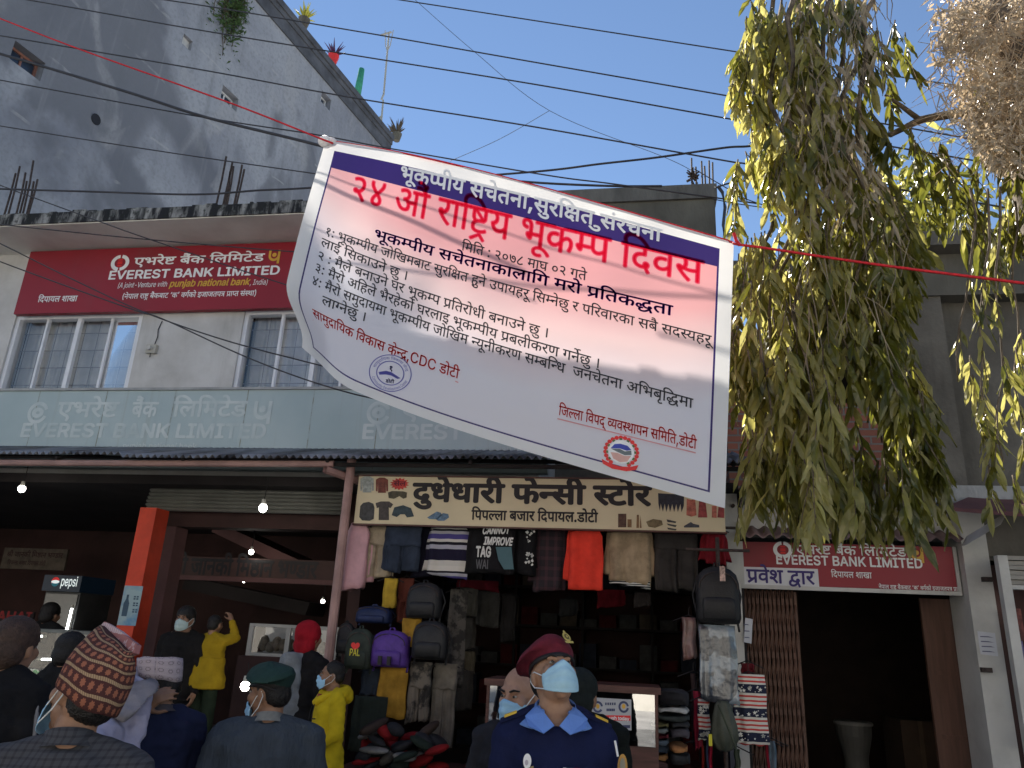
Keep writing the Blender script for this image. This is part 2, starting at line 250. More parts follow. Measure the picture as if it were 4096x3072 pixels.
[280,[[118,57,149,56,200,106,230,192,230,249,230,286,211,336,195,337,181,336,170,306,170,287,170,260,191,220,214,209,201,159,168,176,139,244,139,285,139,324,161,378,182,385,182,441,0,441,0,499,286,499,286,441,214,441,214,383,234,372,261,304,261,247,261,200,241,112,204,42,151,0,118,1,80,0,40,66,40,119,40,134,46,170,53,185,36,200,17,252,17,289,17,336,53,386,82,387,89,386,110,382,115,379,113,325,107,326,93,332,85,333,50,332,50,281,50,256,67,232,81,225,92,232,106,233,111,232,120,230,123,231,121,175,118,174,112,174,110,175,73,174,73,119,73,86,98,56]]],
[0,[[-72,493,-82,524,-100,554,-118,562,-128,563,-136,562,-153,552,-161,547,-171,601,-162,608,-142,618,-130,619,-112,618,-84,584,-75,555,-73,557,-81,596,-96,642,-114,662,-126,663,-136,662,-149,656,-154,651,-164,707,-148,716,-127,717,-106,716,-74,676,-49,578,-38,493]]],
[156,[[148,259,160,258,180,262,191,267,194,209,184,204,164,200,152,201,135,200,98,212,85,223,77,212,67,203,83,160,128,72,152,35,130,-9,108,30,68,110,38,180,29,205,20,230,16,258,16,273,16,288,28,314,42,315,52,314,66,296,72,281,81,296,87,342,87,367,87,390,83,428,80,441,0,441,0,499,161,499,161,441,112,441,115,428,119,390,119,367,119,332,112,284,105,267,126,258]]],
[196,[[108,179,97,178,74,166,64,159,46,180,20,240,20,283,20,304,28,336,35,347,44,360,69,372,88,373,126,373,126,441,0,441,0,499,202,499,202,441,158,441,158,317,84,317,72,316,62,310,58,305,52,296,52,279,52,258,63,232,70,223,88,236,110,237,140,236,179,176,179,125,179,72,146,12,116,5,127,-6,152,-24,166,-31,153,-87,130,-68,88,-22,70,1,47,4,19,26,19,53,19,70,30,92,40,93,48,92,66,76,78,57,83,54,88,55,116,54,146,88,146,123,146,148,127,178],[117,493,109,520,97,580,97,611,97,664,133,716,159,717,172,716,194,706,202,699,193,645,186,652,171,662,162,663,146,662,129,626,129,599,129,572,140,520,150,493]]],
[152,[[78,499,110,499,110,1,78,1]]],
[246,[[252,441,210,441,210,1,178,1,178,121,166,104,136,82,113,83,82,82,44,148,44,201,44,222,52,262,59,279,40,292,17,350,17,395,17,442,50,506,75,507,96,506,124,460,124,425,124,388,108,355,84,387,88,394,92,412,92,421,92,432,84,454,74,455,62,454,46,420,46,393,46,366,59,334,78,320,89,319,101,324,115,325,120,324,130,322,133,323,130,267,128,266,121,266,119,267,99,266,76,234,76,205,76,170,99,138,117,139,138,138,168,172,178,197,178,441,153,441,153,499,252,499]]],
[220,[[36,477,46,486,78,506,99,507,131,506,167,448,167,399,167,340,143,309,162,292,180,240,180,207,180,164,155,104,132,87,144,62,167,8,177,-19,151,-53,137,-14,113,48,102,73,90,70,77,71,64,70,44,98,44,123,44,146,59,170,70,171,78,170,96,156,110,135,129,140,147,180,147,209,147,236,126,274,106,277,92,272,77,273,76,329,100,328,125,346,135,376,135,397,135,424,116,450,101,451,87,450,60,434,46,421]]],
[306,[[188,175,188,118,152,64,125,65,90,64,37,166,12,285,40,307,57,220,97,122,122,123,137,122,156,150,156,183,156,212,140,258,127,279,116,274,104,273,102,329,129,330,152,366,152,397,152,424,133,450,121,451,106,450,82,434,68,421,58,477,69,486,100,506,119,507,150,506,184,444,184,397,184,334,157,301,161,292,165,285,180,280,194,281,207,280,227,284,238,291,238,441,208,441,208,499,312,499,312,441,270,441,270,1,238,1,238,233,228,228,210,224,199,225,192,224,182,227,188,202]]],
[196,[[108,179,97,178,74,166,64,159,46,180,20,240,20,283,20,304,28,336,35,347,44,360,69,372,88,373,126,373,126,441,0,441,0,499,202,499,202,441,158,441,158,317,84,317,72,316,62,310,58,305,52,296,52,279,52,258,63,232,70,223,88,236,110,237,140,236,179,176,179,125,179,72,146,12,116,5,127,-6,152,-24,166,-31,153,-87,130,-68,88,-22,70,1,47,4,19,26,19,53,19,70,30,92,40,93,48,92,66,76,78,57,83,54,88,55,116,54,146,88,146,123,146,148,127,178]]],
[289,[[254,441,254,1,221,1,221,441,168,441,168,257,168,224,161,176,154,159,146,138,119,116,100,117,63,116,46,165,39,182,32,238,32,283,32,441,0,441,0,499,295,499,295,441],[100,175,120,174,128,201,133,212,136,248,136,283,136,441,64,441,64,283,64,252,67,214,71,201,76,188,89,174]]],
[0,[[-76,493,-84,520,-96,580,-96,611,-96,664,-60,716,-34,717,-21,716,0,706,8,699,0,645,-7,652,-22,662,-31,663,-47,662,-64,626,-64,599,-64,572,-53,520,-43,493]]],
[143,[[0,499,149,499,149,441,0,441],[82,239,82,197,82,172,70,150,61,151,52,150,30,184,15,232,15,255,15,272,26,296,39,297,154,297,154,239]]],
[0,[[11,-185,1,-196,-26,-214,-42,-213,-72,-214,-106,-152,-106,-99,-106,-56,-71,10,-36,15,-33,-37,-56,-44,-77,-80,-77,-105,-77,-132,-57,-158,-44,-157,-32,-158,-13,-146,1,-131]]],
[112,[[83,441,83,189,83,166,73,142,64,143,54,142,32,176,16,224,16,247,16,264,27,288,41,289,51,289,51,441,0,441,0,499,118,499,118,441]]],
[208,[[17,5,85,65,68,72,37,108,18,170,18,219,18,252,31,304,41,321,54,344,92,364,116,365,118,365,118,441,0,441,0,499,214,499,214,441,150,441,150,309,131,309,108,308,79,296,69,285,60,272,50,236,50,211,50,168,82,112,115,113,117,112,122,112,125,113,122,128,122,141,122,168,139,192,149,193,166,192,184,152,184,131,184,104,173,76,164,69,169,50,182,8,192,-19,165,-45,157,-20,142,36,137,59,33,-51]]],
[292,[[153,-7,116,-8,57,64,24,198,24,291,24,384,57,518,116,590,153,591,175,590,214,564,246,514,266,444,270,399,233,399,230,428,215,474,193,506,167,522,153,523,127,522,85,468,60,366,60,291,60,216,85,114,127,60,153,61,167,60,193,76,215,108,230,154,233,185,270,185,267,138,246,68,214,18,175,-8]]],
[289,[[126,1,56,1,56,67,124,67,159,66,206,120,229,222,229,293,229,362,206,462,161,516,127,517,54,517,54,583,130,583,172,582,233,512,265,382,265,293,265,202,232,70,170,0],[72,583,72,1,35,1,35,583]]],
[231,[[143,179,132,178,108,166,99,159,80,180,55,240,55,283,55,304,63,336,70,347,79,360,104,372,123,373,160,373,160,441,0,441,0,499,237,499,237,441,193,441,193,317,119,317,107,316,96,310,93,305,87,296,87,279,87,258,98,232,104,223,123,236,145,237,174,236,214,176,214,125,214,70,174,0,135,1,96,0,34,70,10,127,34,167,57,112,105,60,135,61,181,60,181,123,181,150,162,178]]],
[200,[[0,499,206,499,206,441,0,441],[215,281,207,284,198,285,188,284,168,266,150,216,142,167,112,187,116,222,124,251,115,264,96,282,84,283,68,282,50,246,50,217,50,186,68,132,100,72,124,33,102,-9,79,30,40,104,18,178,18,221,18,262,38,316,67,340,82,341,99,340,128,318,142,297,165,340,200,341,206,340,218,338,222,335]]],
[0,[[-72,-35,-62,-32,-52,-31,-25,-32,15,-72,47,-140,60,-181,38,-213,18,-150,-23,-90,-50,-89,-55,-90,-63,-92,-67,-93]]],
[369,[[102,373,107,372,123,368,138,366,142,365,140,305,132,308,113,312,104,313,79,312,51,270,51,231,51,188,76,150,96,151,114,150,148,186,160,221,154,248,152,283,177,292,201,330,201,367,201,388,192,426,186,441,0,441,0,499,375,499,375,441,333,441,333,1,301,1,301,145,290,128,258,106,238,107,218,106,187,136,176,165,166,146,144,114,114,94,93,95,72,94,38,128,18,188,18,229,18,298,64,372],[188,241,196,202,221,162,240,163,260,162,290,196,301,221,301,441,221,441,233,400,233,357,233,270]]],
[257,[[221,441,221,1,189,1,189,145,177,128,145,106,123,107,89,106,42,184,33,259,71,274,102,330,102,375,102,414,83,454,68,455,58,454,46,436,46,417,46,376,78,369,75,313,49,320,18,368,18,417,18,460,48,506,69,507,85,506,115,478,134,420,134,377,134,316,102,242,73,221,82,190,105,162,126,163,146,162,176,194,189,221,189,441,156,441,156,499,262,499,262,441]]],
[221,[[227,441,190,441,190,305,190,264,184,216,176,197,162,158,129,155,123,213,132,216,144,224,148,235,153,244,157,272,157,305,157,441,64,441,64,283,64,246,66,200,74,168,90,144,104,129,148,79,173,50,194,-2,194,-41,194,-74,181,-132,176,-147,147,-113,152,-98,161,-62,161,-43,161,-28,155,-6,136,22,116,45,81,85,66,104,44,142,38,171,32,198,32,253,32,441,0,441,0,499,227,499]]],
[234,[[126,1,100,0,58,28,33,90,33,141,33,196,57,229,47,248,34,298,34,337,34,441,0,441,0,499,240,499,240,441,198,441,198,269,172,219,150,219,126,218,96,210,85,199,65,180,65,137,65,106,82,72,109,60,125,61,146,60,181,82,196,99,207,39,191,22,148,0],[166,285,166,441,88,441],[66,351,66,312,75,268,86,257,108,268,138,271,66,417]]],
[240,[[35,1,35,583,212,583,212,517,72,517,72,327,203,327,203,261,72,261,72,67,214,67,214,1]]],
[276,[[117,1,10,583,49,583,111,237,116,208,132,108,142,37,135,37,146,110,161,208,166,237,226,583,266,583,160,1]]],
[257,[[35,1,35,583,135,583,169,582,213,536,234,454,234,403,234,350,213,270,169,226,135,227,72,227,72,1],[202,1,132,263,174,263,245,1],[72,293,133,293,156,292,184,318,197,368,197,403,197,438,184,488,156,516,133,517,72,517]]],
[257,[[128,-9,97,-10,51,30,24,104,23,153,61,153,62,120,81,76,111,56,128,57,148,56,179,82,198,128,198,161,198,188,182,224,156,246,140,255,105,275,70,294,31,368,31,427,31,476,57,550,103,590,131,591,160,590,204,550,229,480,230,437,194,437,191,478,156,524,130,525,111,524,83,500,67,458,67,431,67,400,86,362,112,342,122,337,152,321,163,314,192,292,217,256,234,200,234,159,234,110,209,34,162,-10]]],
[258,[[19,517,19,583,239,583,239,517,148,517,148,1,111,1,111,517]]],
[262,[[35,1,35,583,138,583,169,582,208,540,228,470,228,429,228,390,214,342,193,312,180,307,180,301,194,298,221,264,239,200,239,157,239,112,219,42,176,0,142,1],[72,67,141,67,175,66,203,118,203,157,203,186,188,234,161,264,143,265,72,265],[72,327,136,327,152,326,177,352,192,396,192,427,192,464,166,516,138,517,72,517]]],
[276,[[10,1,116,583,159,583,266,1,227,1,165,347,159,378,144,474,134,549,141,549,130,472,115,376,110,347,50,1],[63,163,63,229,213,229,213,163]]],
[301,[[35,1,35,583,79,583,197,211,202,196,215,150,231,92,238,61,233,61,231,94,229,156,229,208,229,225,229,583,266,583,266,1,222,1,117,333,109,354,95,404,76,470,62,521,69,521,70,476,71,402,72,348,72,333,72,1]]],
[269,[[61,167,61,247,71,274,90,324,111,370,122,395,209,583,257,583,133,317,131,317],[35,1,35,583,72,583,72,383,72,259,72,223,72,1],[214,1,108,297,131,355,258,1]]],
[226,[[35,1,35,583,72,583,72,67,207,67,207,1]]],
[176,[[18,1,18,67,70,67,70,517,18,517,18,583,158,583,158,517,107,517,107,67,158,67,158,1]]],
[361,[[35,1,35,583,88,583,160,215,162,202,169,164,176,118,182,74,185,55,177,55,179,72,186,116,193,162,200,202,203,215,273,583,326,583,326,1,290,1,290,333,290,350,290,396,290,448,291,500,291,525,294,525,290,498,281,442,272,390,264,346,262,333,197,1,164,1,98,333,96,346,88,388,79,440,70,496,65,525,69,525,69,502,70,452,70,400,71,352,71,333,71,1]]],
[156,[[50,239,50,300,63,440,86,570,100,619,134,619,119,556,97,424,86,294,86,239,86,186,96,78,118,-40,134,-107,100,-107,75,-24,50,152]]],
[97,[[31,437,66,437,66,-31,66,-72,52,-132,23,-164,2,-163,-5,-163,-5,-97,1,-97,17,-98,31,-64,31,-31],[48,509,38,508,24,536,24,555,24,574,38,602,48,603,59,602,73,574,73,555,73,536,59,508]]],
[240,[[120,-9,90,-10,45,46,20,148,20,217,20,284,45,386,90,442,120,443,150,442,195,386,220,284,220,217,220,148,195,46,150,-10],[120,55,142,54,170,98,184,172,184,217,184,258,170,334,142,380,120,381,98,380,70,334,56,260,56,217,56,172,70,98,98,54]]],
[97,[[31,1,31,437,66,437,66,1],[49,509,39,508,24,536,24,555,24,574,39,602,49,603,59,602,73,574,73,555,73,536,59,508]]],
[236,[[66,263,66,1,31,1,31,437,65,437,65,331,60,331,70,392,107,442,132,443,154,442,187,406,205,332,205,279,205,1,170,1,170,273,170,322,144,378,121,379,105,378,80,352,66,300]]],
[131,[[117,437,117,377,4,377,4,437],[37,541,72,541,72,115,72,84,84,58,98,59,101,58,111,60,116,63,123,3,117,-2,104,-6,97,-5,68,-6,37,54,37,109]]],
[259,[[193,281,193,217,65,217,65,281]]],
[233,[[123,-9,91,-10,45,46,20,148,20,215,20,282,45,384,89,442,119,443,136,442,170,420,197,368,214,284,214,225,214,195,44,195,44,255,195,255,178,233,178,276,165,342,138,380,119,381,99,380,71,342,56,278,56,245,56,205,56,156,73,88,103,54,123,55,136,54,157,68,172,98,176,121,210,103,205,68,181,18,145,-10]]],
[237,[[105,-5,83,-6,49,30,31,104,31,161,31,437,66,437,66,167,66,114,93,58,115,59,131,58,156,86,170,138,170,177,170,437,206,437,206,1,172,1,172,107,176,107,166,44,129,-6]]],
[151,[[31,1,31,437,65,437,65,371,67,371,73,402,104,442,124,443,128,442,138,442,142,443,142,373,140,372,128,376,121,377,105,376,80,348,66,304,66,275,66,1]]],
[327,[[80,1,14,437,51,437,78,247,83,208,96,108,102,47,96,47,101,106,113,204,119,247,145,437,183,437,209,247,214,206,226,108,232,47,226,47,232,106,244,206,250,247,276,437,314,437,247,1,212,1,184,199,180,228,172,290,164,356,160,391,168,391,164,356,156,290,147,226,143,199,115,1]]],
[237,[[66,263,66,1,31,1,31,583,66,583,66,331,60,331,70,392,107,442,132,443,154,442,187,406,206,332,206,279,206,1,170,1,170,273,170,322,144,378,121,379,105,378,80,352,66,300]]],
[245,[[31,-163,31,437,65,437,65,367,69,367,72,378,86,414,111,442,132,443,159,442,201,388,225,286,225,219,225,148,201,46,160,-10,132,-9,112,-10,86,20,72,56,69,69,66,69,66,-163],[127,55,147,54,175,98,189,172,189,219,189,264,175,336,148,380,127,381,107,380,79,338,66,266,66,219,66,170,80,96,107,54]]],
[225,[[92,-9,71,-10,38,22,18,82,18,125,18,162,32,208,57,236,87,248,103,253,122,258,147,264,159,276,159,293,159,295,159,322,148,360,128,380,113,381,97,380,75,360,61,332,58,317,24,339,32,378,61,424,95,442,112,443,123,442,151,432,177,400,194,340,194,289,194,1,159,1,159,61,157,61,153,44,137,12,111,-10],[98,53,118,52,145,82,159,132,159,159,159,219,156,214,142,206,123,198,106,194,101,195,88,190,66,176,53,146,53,121,53,98,65,68,85,52]]],
[245,[[132,-9,112,-10,86,20,72,56,69,69,65,69,65,1,31,1,31,583,66,583,66,367,69,367,72,378,86,414,111,442,132,443,159,442,201,388,225,286,225,219,225,148,201,46,160,-10],[127,55,147,54,175,98,189,172,189,219,189,264,175,336,148,380,127,381,107,380,79,338,66,266,66,219,66,170,80,96,107,54]]],
[110,[[80,-3,55,-4,31,50,31,97,31,583,66,583,66,115,66,84,73,60,84,61,90,60,96,62,98,63,105,5,101,0,87,-4]]],
[220,[[64,159,64,245,70,245,164,437,207,437,106,231,102,231],[31,1,31,583,66,583,66,1],[169,1,85,215,110,265,214,1]]],
[245,[[113,-9,86,-10,44,46,20,148,20,219,20,286,44,388,86,442,113,443,134,442,159,414,173,378,176,367,179,367,179,583,214,583,214,1,180,1,180,69,176,69,173,56,159,20,134,-10],[118,55,138,54,165,96,179,170,179,219,179,266,165,338,138,380,118,381,97,380,70,336,56,264,56,219,56,172,70,98,98,54]]],
[156,[[22,-107,39,-38,61,82,71,188,71,239,71,294,59,424,37,556,22,619,56,619,71,570,94,440,106,300,106,239,106,150,80,-26,56,-107]]],
[125,[[36,389,33,397,38,438,57,540,67,585,94,585,88,536,78,428,74,389]]],
[125,[[91,585,94,575,88,532,69,432,59,389,32,389,38,434,49,542,52,585]]],
[221,[[51,53,32,107,130,225,114,268,89,304,72,305,61,304,38,292,22,275,11,335,24,346,54,364,72,365,88,364,113,344,138,300,153,261,153,441,0,441,0,499,226,499,226,441,185,441,185,1,153,1,153,189]]],
[272,[[49,153,35,152,16,180,16,205,16,228,30,252,42,253,49,252,64,240,76,221,96,234,122,302,122,355,122,400,98,452,80,453,67,452,55,432,55,413,55,400,63,372,86,354,108,353,101,297,64,300,26,368,26,415,26,454,55,506,82,507,100,506,133,472,154,404,154,353,154,296,126,204,102,177,120,146,153,70,166,35,140,1,120,56,86,132,72,157,61,152],[236,441,236,1,204,1,204,441,168,441,168,499,278,499,278,441]]],
[308,[[184,441,184,281,194,298,217,320,231,321,257,320,290,252,290,193,290,154,278,72,264,33,235,65,245,90,258,156,258,191,258,228,242,264,228,265,207,264,184,207,184,1,152,1,152,155,142,140,116,116,99,117,83,116,58,140,50,159,40,180,32,238,32,285,32,441,0,441,0,499,314,499,314,441],[64,441,64,289,64,244,69,206,75,193,83,174,99,175,116,174,141,200,152,223,152,441]]],
[107,[[54,-5,44,-6,28,26,28,49,28,70,44,100,54,101,65,100,81,70,81,49,81,26,65,-6]]],
[248,[[91,-99,68,-100,35,-68,16,-10,16,27,16,74,42,136,65,151,58,180,58,219,58,252,71,304,81,321,94,344,132,364,156,365,158,365,158,441,0,441,0,499,254,499,254,441,190,441,190,309,171,309,148,308,119,296,109,285,91,260,91,211,91,168,122,112,156,113,158,112,162,112,164,113,162,128,162,141,162,168,179,192,189,193,206,192,224,152,224,131,224,104,211,74,200,67,234,-109,206,-131,184,-3,167,-44,123,-100],[48,29,48,-12,74,-44,92,-43,109,-44,138,-14,162,32,171,59,167,56,160,56,158,57,138,56,99,76,84,103,68,94,48,56]]],
[283,[[97,33,78,87,179,207,156,216,118,238,103,253,86,228,49,184,30,163,11,217,28,232,58,266,73,285,52,314,36,372,36,403,36,444,70,506,99,507,125,506,160,448,160,401,160,366,142,310,128,289,145,276,193,252,215,249,215,441,184,441,184,499,289,499,289,441,247,441,247,1,215,1,215,189],[67,399,67,378,81,336,99,315,112,332,127,376,127,401,127,428,111,452,98,453,86,452,67,426]]],
[236,[[120,1,98,0,56,28,29,88,29,137,29,168,42,218,54,235,45,252,34,302,34,339,34,441,0,441,0,499,242,499,242,441,198,441,198,269,182,241,197,220,216,166,216,129,216,84,192,26,148,0],[166,285,166,441,88,441],[66,351,66,314,74,272,83,259,104,270,132,271,138,271,66,419],[122,57,151,56,184,92,184,133,184,156,171,190,152,212,142,219,128,219,114,218,90,210,80,201,72,190,61,160,61,137,61,108,78,72,106,56]]],
[187,[[100,117,63,116,46,165,39,182,32,238,32,283,32,441,0,441,0,499,192,499,192,441,168,441,168,257,168,224,161,176,154,159,146,138,119,116],[100,175,120,174,128,201,133,212,136,248,136,283,136,441,64,441,64,283,64,252,67,214,71,201,76,188,89,174]]],
[211,[[105,-9,83,-10,48,16,25,68,21,107,54,123,59,86,85,52,105,53,128,52,155,92,155,119,155,142,139,172,123,179,86,197,57,210,28,268,28,315,28,352,49,410,85,442,109,443,131,442,162,416,182,368,187,339,155,321,151,344,130,382,109,383,89,382,63,346,63,321,63,294,81,266,100,257,133,243,163,226,191,168,191,125,191,84,170,24,131,-10]]],
[306,[[153,-7,116,-8,57,64,24,198,24,291,24,384,57,518,116,590,153,591,190,590,249,518,282,384,282,291,282,198,249,64,190,-8],[153,61,179,60,221,114,246,216,246,291,246,366,221,468,179,522,153,523,127,522,85,468,60,366,60,291,60,216,85,114,127,60]]],
[255,[[35,1,35,583,135,583,169,582,213,532,234,448,234,397,234,344,213,260,169,210,135,211,64,211,64,277,133,277,156,276,184,308,197,362,197,397,197,432,184,486,156,516,133,517,72,517,72,1]]],
[298,[[154,-7,115,-8,57,64,24,198,24,291,24,384,57,518,114,590,152,591,175,590,215,562,246,512,267,442,271,401,233,401,229,428,214,472,193,504,167,522,152,523,126,522,85,468,60,366,60,291,60,216,85,114,127,60,154,61,179,60,216,102,237,180,237,233,248,229,162,229,162,293,273,293,273,229,273,156,243,50,189,-8]]],
[394,[[89,1,10,583,48,583,94,225,98,196,104,138,111,76,113,45,109,45,112,76,118,138,125,196,129,225,176,583,218,583,265,225,269,196,276,138,282,76,285,45,280,45,283,76,289,138,296,196,300,225,346,583,384,583,304,1,261,1,211,369,206,404,197,490,193,545,201,545,196,492,188,410,183,369,133,1]]],
[297,[[35,1,35,583,72,583,72,331,225,331,225,583,262,583,262,1,225,1,225,265,72,265,72,1]]],
[225,[[27,-157,36,-97,40,-99,51,-104,68,-100,82,-70,88,-37,94,-1,11,437,49,437,96,179,103,138,113,58,119,21,106,21,112,58,122,138,129,179,176,437,214,437,118,-65,112,-100,93,-144,69,-166,53,-165,44,-166,30,-160]]],
[350,[[31,1,31,437,65,437,65,341,62,341,67,374,86,422,112,444,126,445,150,444,180,386,184,339,179,339,183,372,204,418,233,444,251,445,270,444,301,412,320,346,320,295,320,1,284,1,284,293,284,340,258,380,240,381,226,380,204,356,193,312,193,287,193,1,158,1,158,301,158,336,133,380,115,381,102,380,80,356,66,310,66,277,66,1]]],
[225,[[94,1,11,437,49,437,96,179,103,138,113,58,119,21,106,21,112,58,122,138,129,179,176,437,214,437,131,1]]]]
LINES = {
'head': [0,1,2,3,4,5,6,7,8,9,10,11,12,13,14,8,15,16,17,18,11,7,15,8,19,16,9,12,13],
'title': [20,21,7,22,19,7,16,13,17,23,6,7,0,1,2,24,4,7,17,25,26,8],
'date': [17,27,17,11,7,28,7,20,29,30,31,7,27,13,32,7,29,20,7,33,11,10],
'sub': [0,1,2,24,4,5,6,7,8,9,10,11,12,13,2,13,34,13,17,33,7,27,16,35,7,36,17,11,2,37,11,13],
'l1': [38,28,7,0,1,2,24,4,5,6,7,39,35,17,40,27,41,13,42,7,8,15,16,17,18,11,7,43,15,12,10,7,44,4,13,6,43,16,1,7,17,8,24,12,10,45,15,7,16,7,4,17,16,26,13,16,2,13,7,8,41,46,7,8,25,47,6,43,16,1],
'l2': [34,13,48,7,17,8,2,13,44,12,10,7,45,15,7,49],
'l3': [20,7,28,7,27,46,34,10,7,41,12,13,44,12,10,7,32,16,7,0,1,2,24,4,7,36,17,11,16,35,50,5,7,41,12,13,44,12,10,7,45,15,7,49],
'l4': [51,28,7,27,46,16,35,7,52,17,43,34,10,7,0,46,16,43,10,2,35,7,32,16,34,13,53,7,0,1,2,24,4,5,6,7,36,41,34,5,2,16,54,7,33,12,55,10,45,15,7,49],
'l5': [21,28,7,27,46,16,35,7,8,27,15,25,13,6,27,13,7,0,1,2,24,4,5,6,7,39,35,17,40,27,7,56,6,1,12,5,2,16,54,7,8,24,41,17,56,50,7,7,39,12,9,10,11,12,13,7,52,17,0,41,57,17,37,27,13],
'l6': [34,13,58,12,10,45,15,7,49],
'r1': [8,13,27,15,25,13,17,6,2,7,17,26,2,13,8,7,2,10,56,59,14,60,61,60,7,62,35,42,5],
'r2': [17,39,63,34,13,7,17,26,4,25,64,7,65,26,47,66,13,4,12,7,8,17,27,17,11,14,62,35,42,5],
'bank': [67,0,16,10,68,7,41,46,19,2,7,17,34,17,27,42,10,62],
'bank1': [67,0,16,10,68],
'bank2': [41,46,19,2],
'bank3': [17,34,17,27,42,10,62],
'everest': [69,70,69,71,69,72,73,7,74,75,76,77,7,78,79,80,79,73,69,61],
'jv': [81,75,7,82,83,84,85,86,87,70,88,85,86,89,90,88,7,91,84,86,92],
'pnb': [93,89,85,82,94,95,7,85,94,86,84,83,85,94,96,7,95,94,85,97],
'jv2': [14,7,79,85,98,84,94,99],
'lic': [81,12,10,4,13,34,7,16,13,23,7,41,46,19,2,41,13,42,7,100,2,101,7,26,33,55,2,35,7,53,39,13,39,11,4,102,7,36,13,3,11,7,8,19,47,66,13,99],
'branch': [17,25,4,13,6,34,7,103,13,40,13],
'store': [25,15,50,10,50,13,16,5,7,104,10,56,8,5,7,47,42,35,16],
'addr': [17,4,4,63,34,13,7,41,39,13,16,7,17,25,4,13,6,34,105,62,35,42,5],
'entry': [36,26,10,103,7,106,13,16],
'sweet': [107,5,7,39,13,12,2,5,7,17,27,108,13,12,7,0,109,62,13,16],
'pepsi': [93,88,93,110,84],
'cannot': [60,75,76,76,111,73],
'improve': [79,80,112,71,111,70,69],
'tag': [73,75,113],
'wall': [114,75,78,78],
'lic2': [12,10,4,13,34,7,16,13,23,7,41,46,19,2,41,13,42,7,100,2,101,7,26,33,55,2,35,7,53,39,13,39,11,4,102,7,36,13,3,11],
'aha': [75,115,75,79],
'pal': [112,75,78],
'today': [89,110,92,7,86,83,98,94,116],
'ring1': [8,13,27,15,25,13,17,6,2,7,17,26,2,13,8,7,2,10,56,59],
'ring2': [60,83,117,117,89,85,84,86,116,7,61,88,118,88,96,83,93,117,88,85,86,7,60,88,85,86,88,90],
'doti': [62,35,42,5],
'one': [38],
'salt': [8,10,34]}

# ------------------------------------------------------------------ lettering (outlines as code, no font file)
_G = OUTLINES; TX = LINES
_gc = {}
def glyph(i):
    if i in _gc: return _gc[i]
    adv, cs = _G[i]
    if not cs: _gc[i] = ([], []); return _gc[i]
    loops = []
    for c in cs:
        pts = [(c[j]/400, (c[j+1] >> 1)/400, c[j+1] & 1) for j in range(0, len(c), 2)]; n = len(pts); out = []
        for j in range(n):
            a, b, d = pts[j-1], pts[j], pts[(j+1) % n]
            if b[2]: out.append(b[:2]); continue
            p0 = a[:2] if a[2] else ((a[0]+b[0])/2, (a[1]+b[1])/2)
            p2 = d[:2] if d[2] else ((d[0]+b[0])/2, (d[1]+b[1])/2)
            if not a[2]: out.append(p0)
            for t in (.25, .5, .75): out.append(tuple((1-t)**2*p0[q]+2*t*(1-t)*b[q]+t*t*p2[q] for q in (0, 1)))
        o2 = []
        for p in out:
            if not o2 or abs(p[0]-o2[-1][0])+abs(p[1]-o2[-1][1]) > 2e-3: o2.append(p)
        if len(o2) > 2 and abs(o2[0][0]-o2[-1][0])+abs(o2[0][1]-o2[-1][1]) < 2e-3: o2.pop()
        if len(o2) > 2: loops.append((sum(o2[k-1][0]*o2[k][1]-o2[k][0]*o2[k-1][1] for k in range(len(o2))), o2))
    def inside(p, L):
        r = False
        for k in range(len(L)):
            (x0, y0), (x1, y1) = L[k-1], L[k]
            if (y0 > p[1]) != (y1 > p[1]) and p[0] < (x1-x0)*(p[1]-y0)/(y1-y0)+x0: r = not r
        return r
    outer = [[L] for ar, L in loops if ar < 0]
    for ar, L in loops:
        if ar >= 0:
            for g in outer:
                if inside(L[0], g[0]): g.append(L); break
    V = []; F = []
    for lev, grp in enumerate(outer):                         # overlapping strokes each get a level of their own
        k0 = len(V); flat = [p for L in grp for p in L]
        tris = tessellate_polygon([[Vector((p[0], p[1], 0)) for p in L] for L in grp])
        V += [(p[0], p[1], lev) for p in flat]; F += [tuple(k0+q for q in t) for t in tris if len(set(t)) == 3]
    _gc[i] = (V, F); return _gc[i]
def text(mb, key, place, u0, u1, v0, h, bold=0.0, lift=.003, mi=0, slant=0.0, v1=None, ids=None):
    """sets a line between u0 and u1 on a surface: place(u, v, lift) -> point; h = em height; bold = stroke growth in em"""
    ids = ids or TX[key]; L = sum(_G[i][0] for i in ids)/400; k = (u1-u0)/L; x = 0
    v1 = v0 if v1 is None else v1
    offs = [(0, 0)] if not bold else [(bold*math.cos(a), bold*math.sin(a)) for a in [2*math.pi*q/8 for q in range(8)]]
    for n, i in enumerate(ids):
        V, F = glyph(i)
        for q, (ox, oy) in enumerate(offs):
            if V:
                mb.add([place(u0+k*(p[0]+ox+x+slant*p[1]), v0+(v1-v0)*(p[0]+x)/L+h*(p[1]+oy), lift+.00005*(n % 3)+.0018*p[2]+.00021*q) for p in V], F, mi)
        x += _G[i][0]/400
def board(o, ux, uy, un):
    o, ux, uy, un = Vector(o), Vector(ux).normalized(), Vector(uy).normalized(), Vector(un).normalized()
    return lambda u, v, l: o+ux*u+uy*v+un*l
def wallboard(Y): return lambda u, v, l: Vector((u, Y-l, v))     # u = x, v = z, lifted towards the street
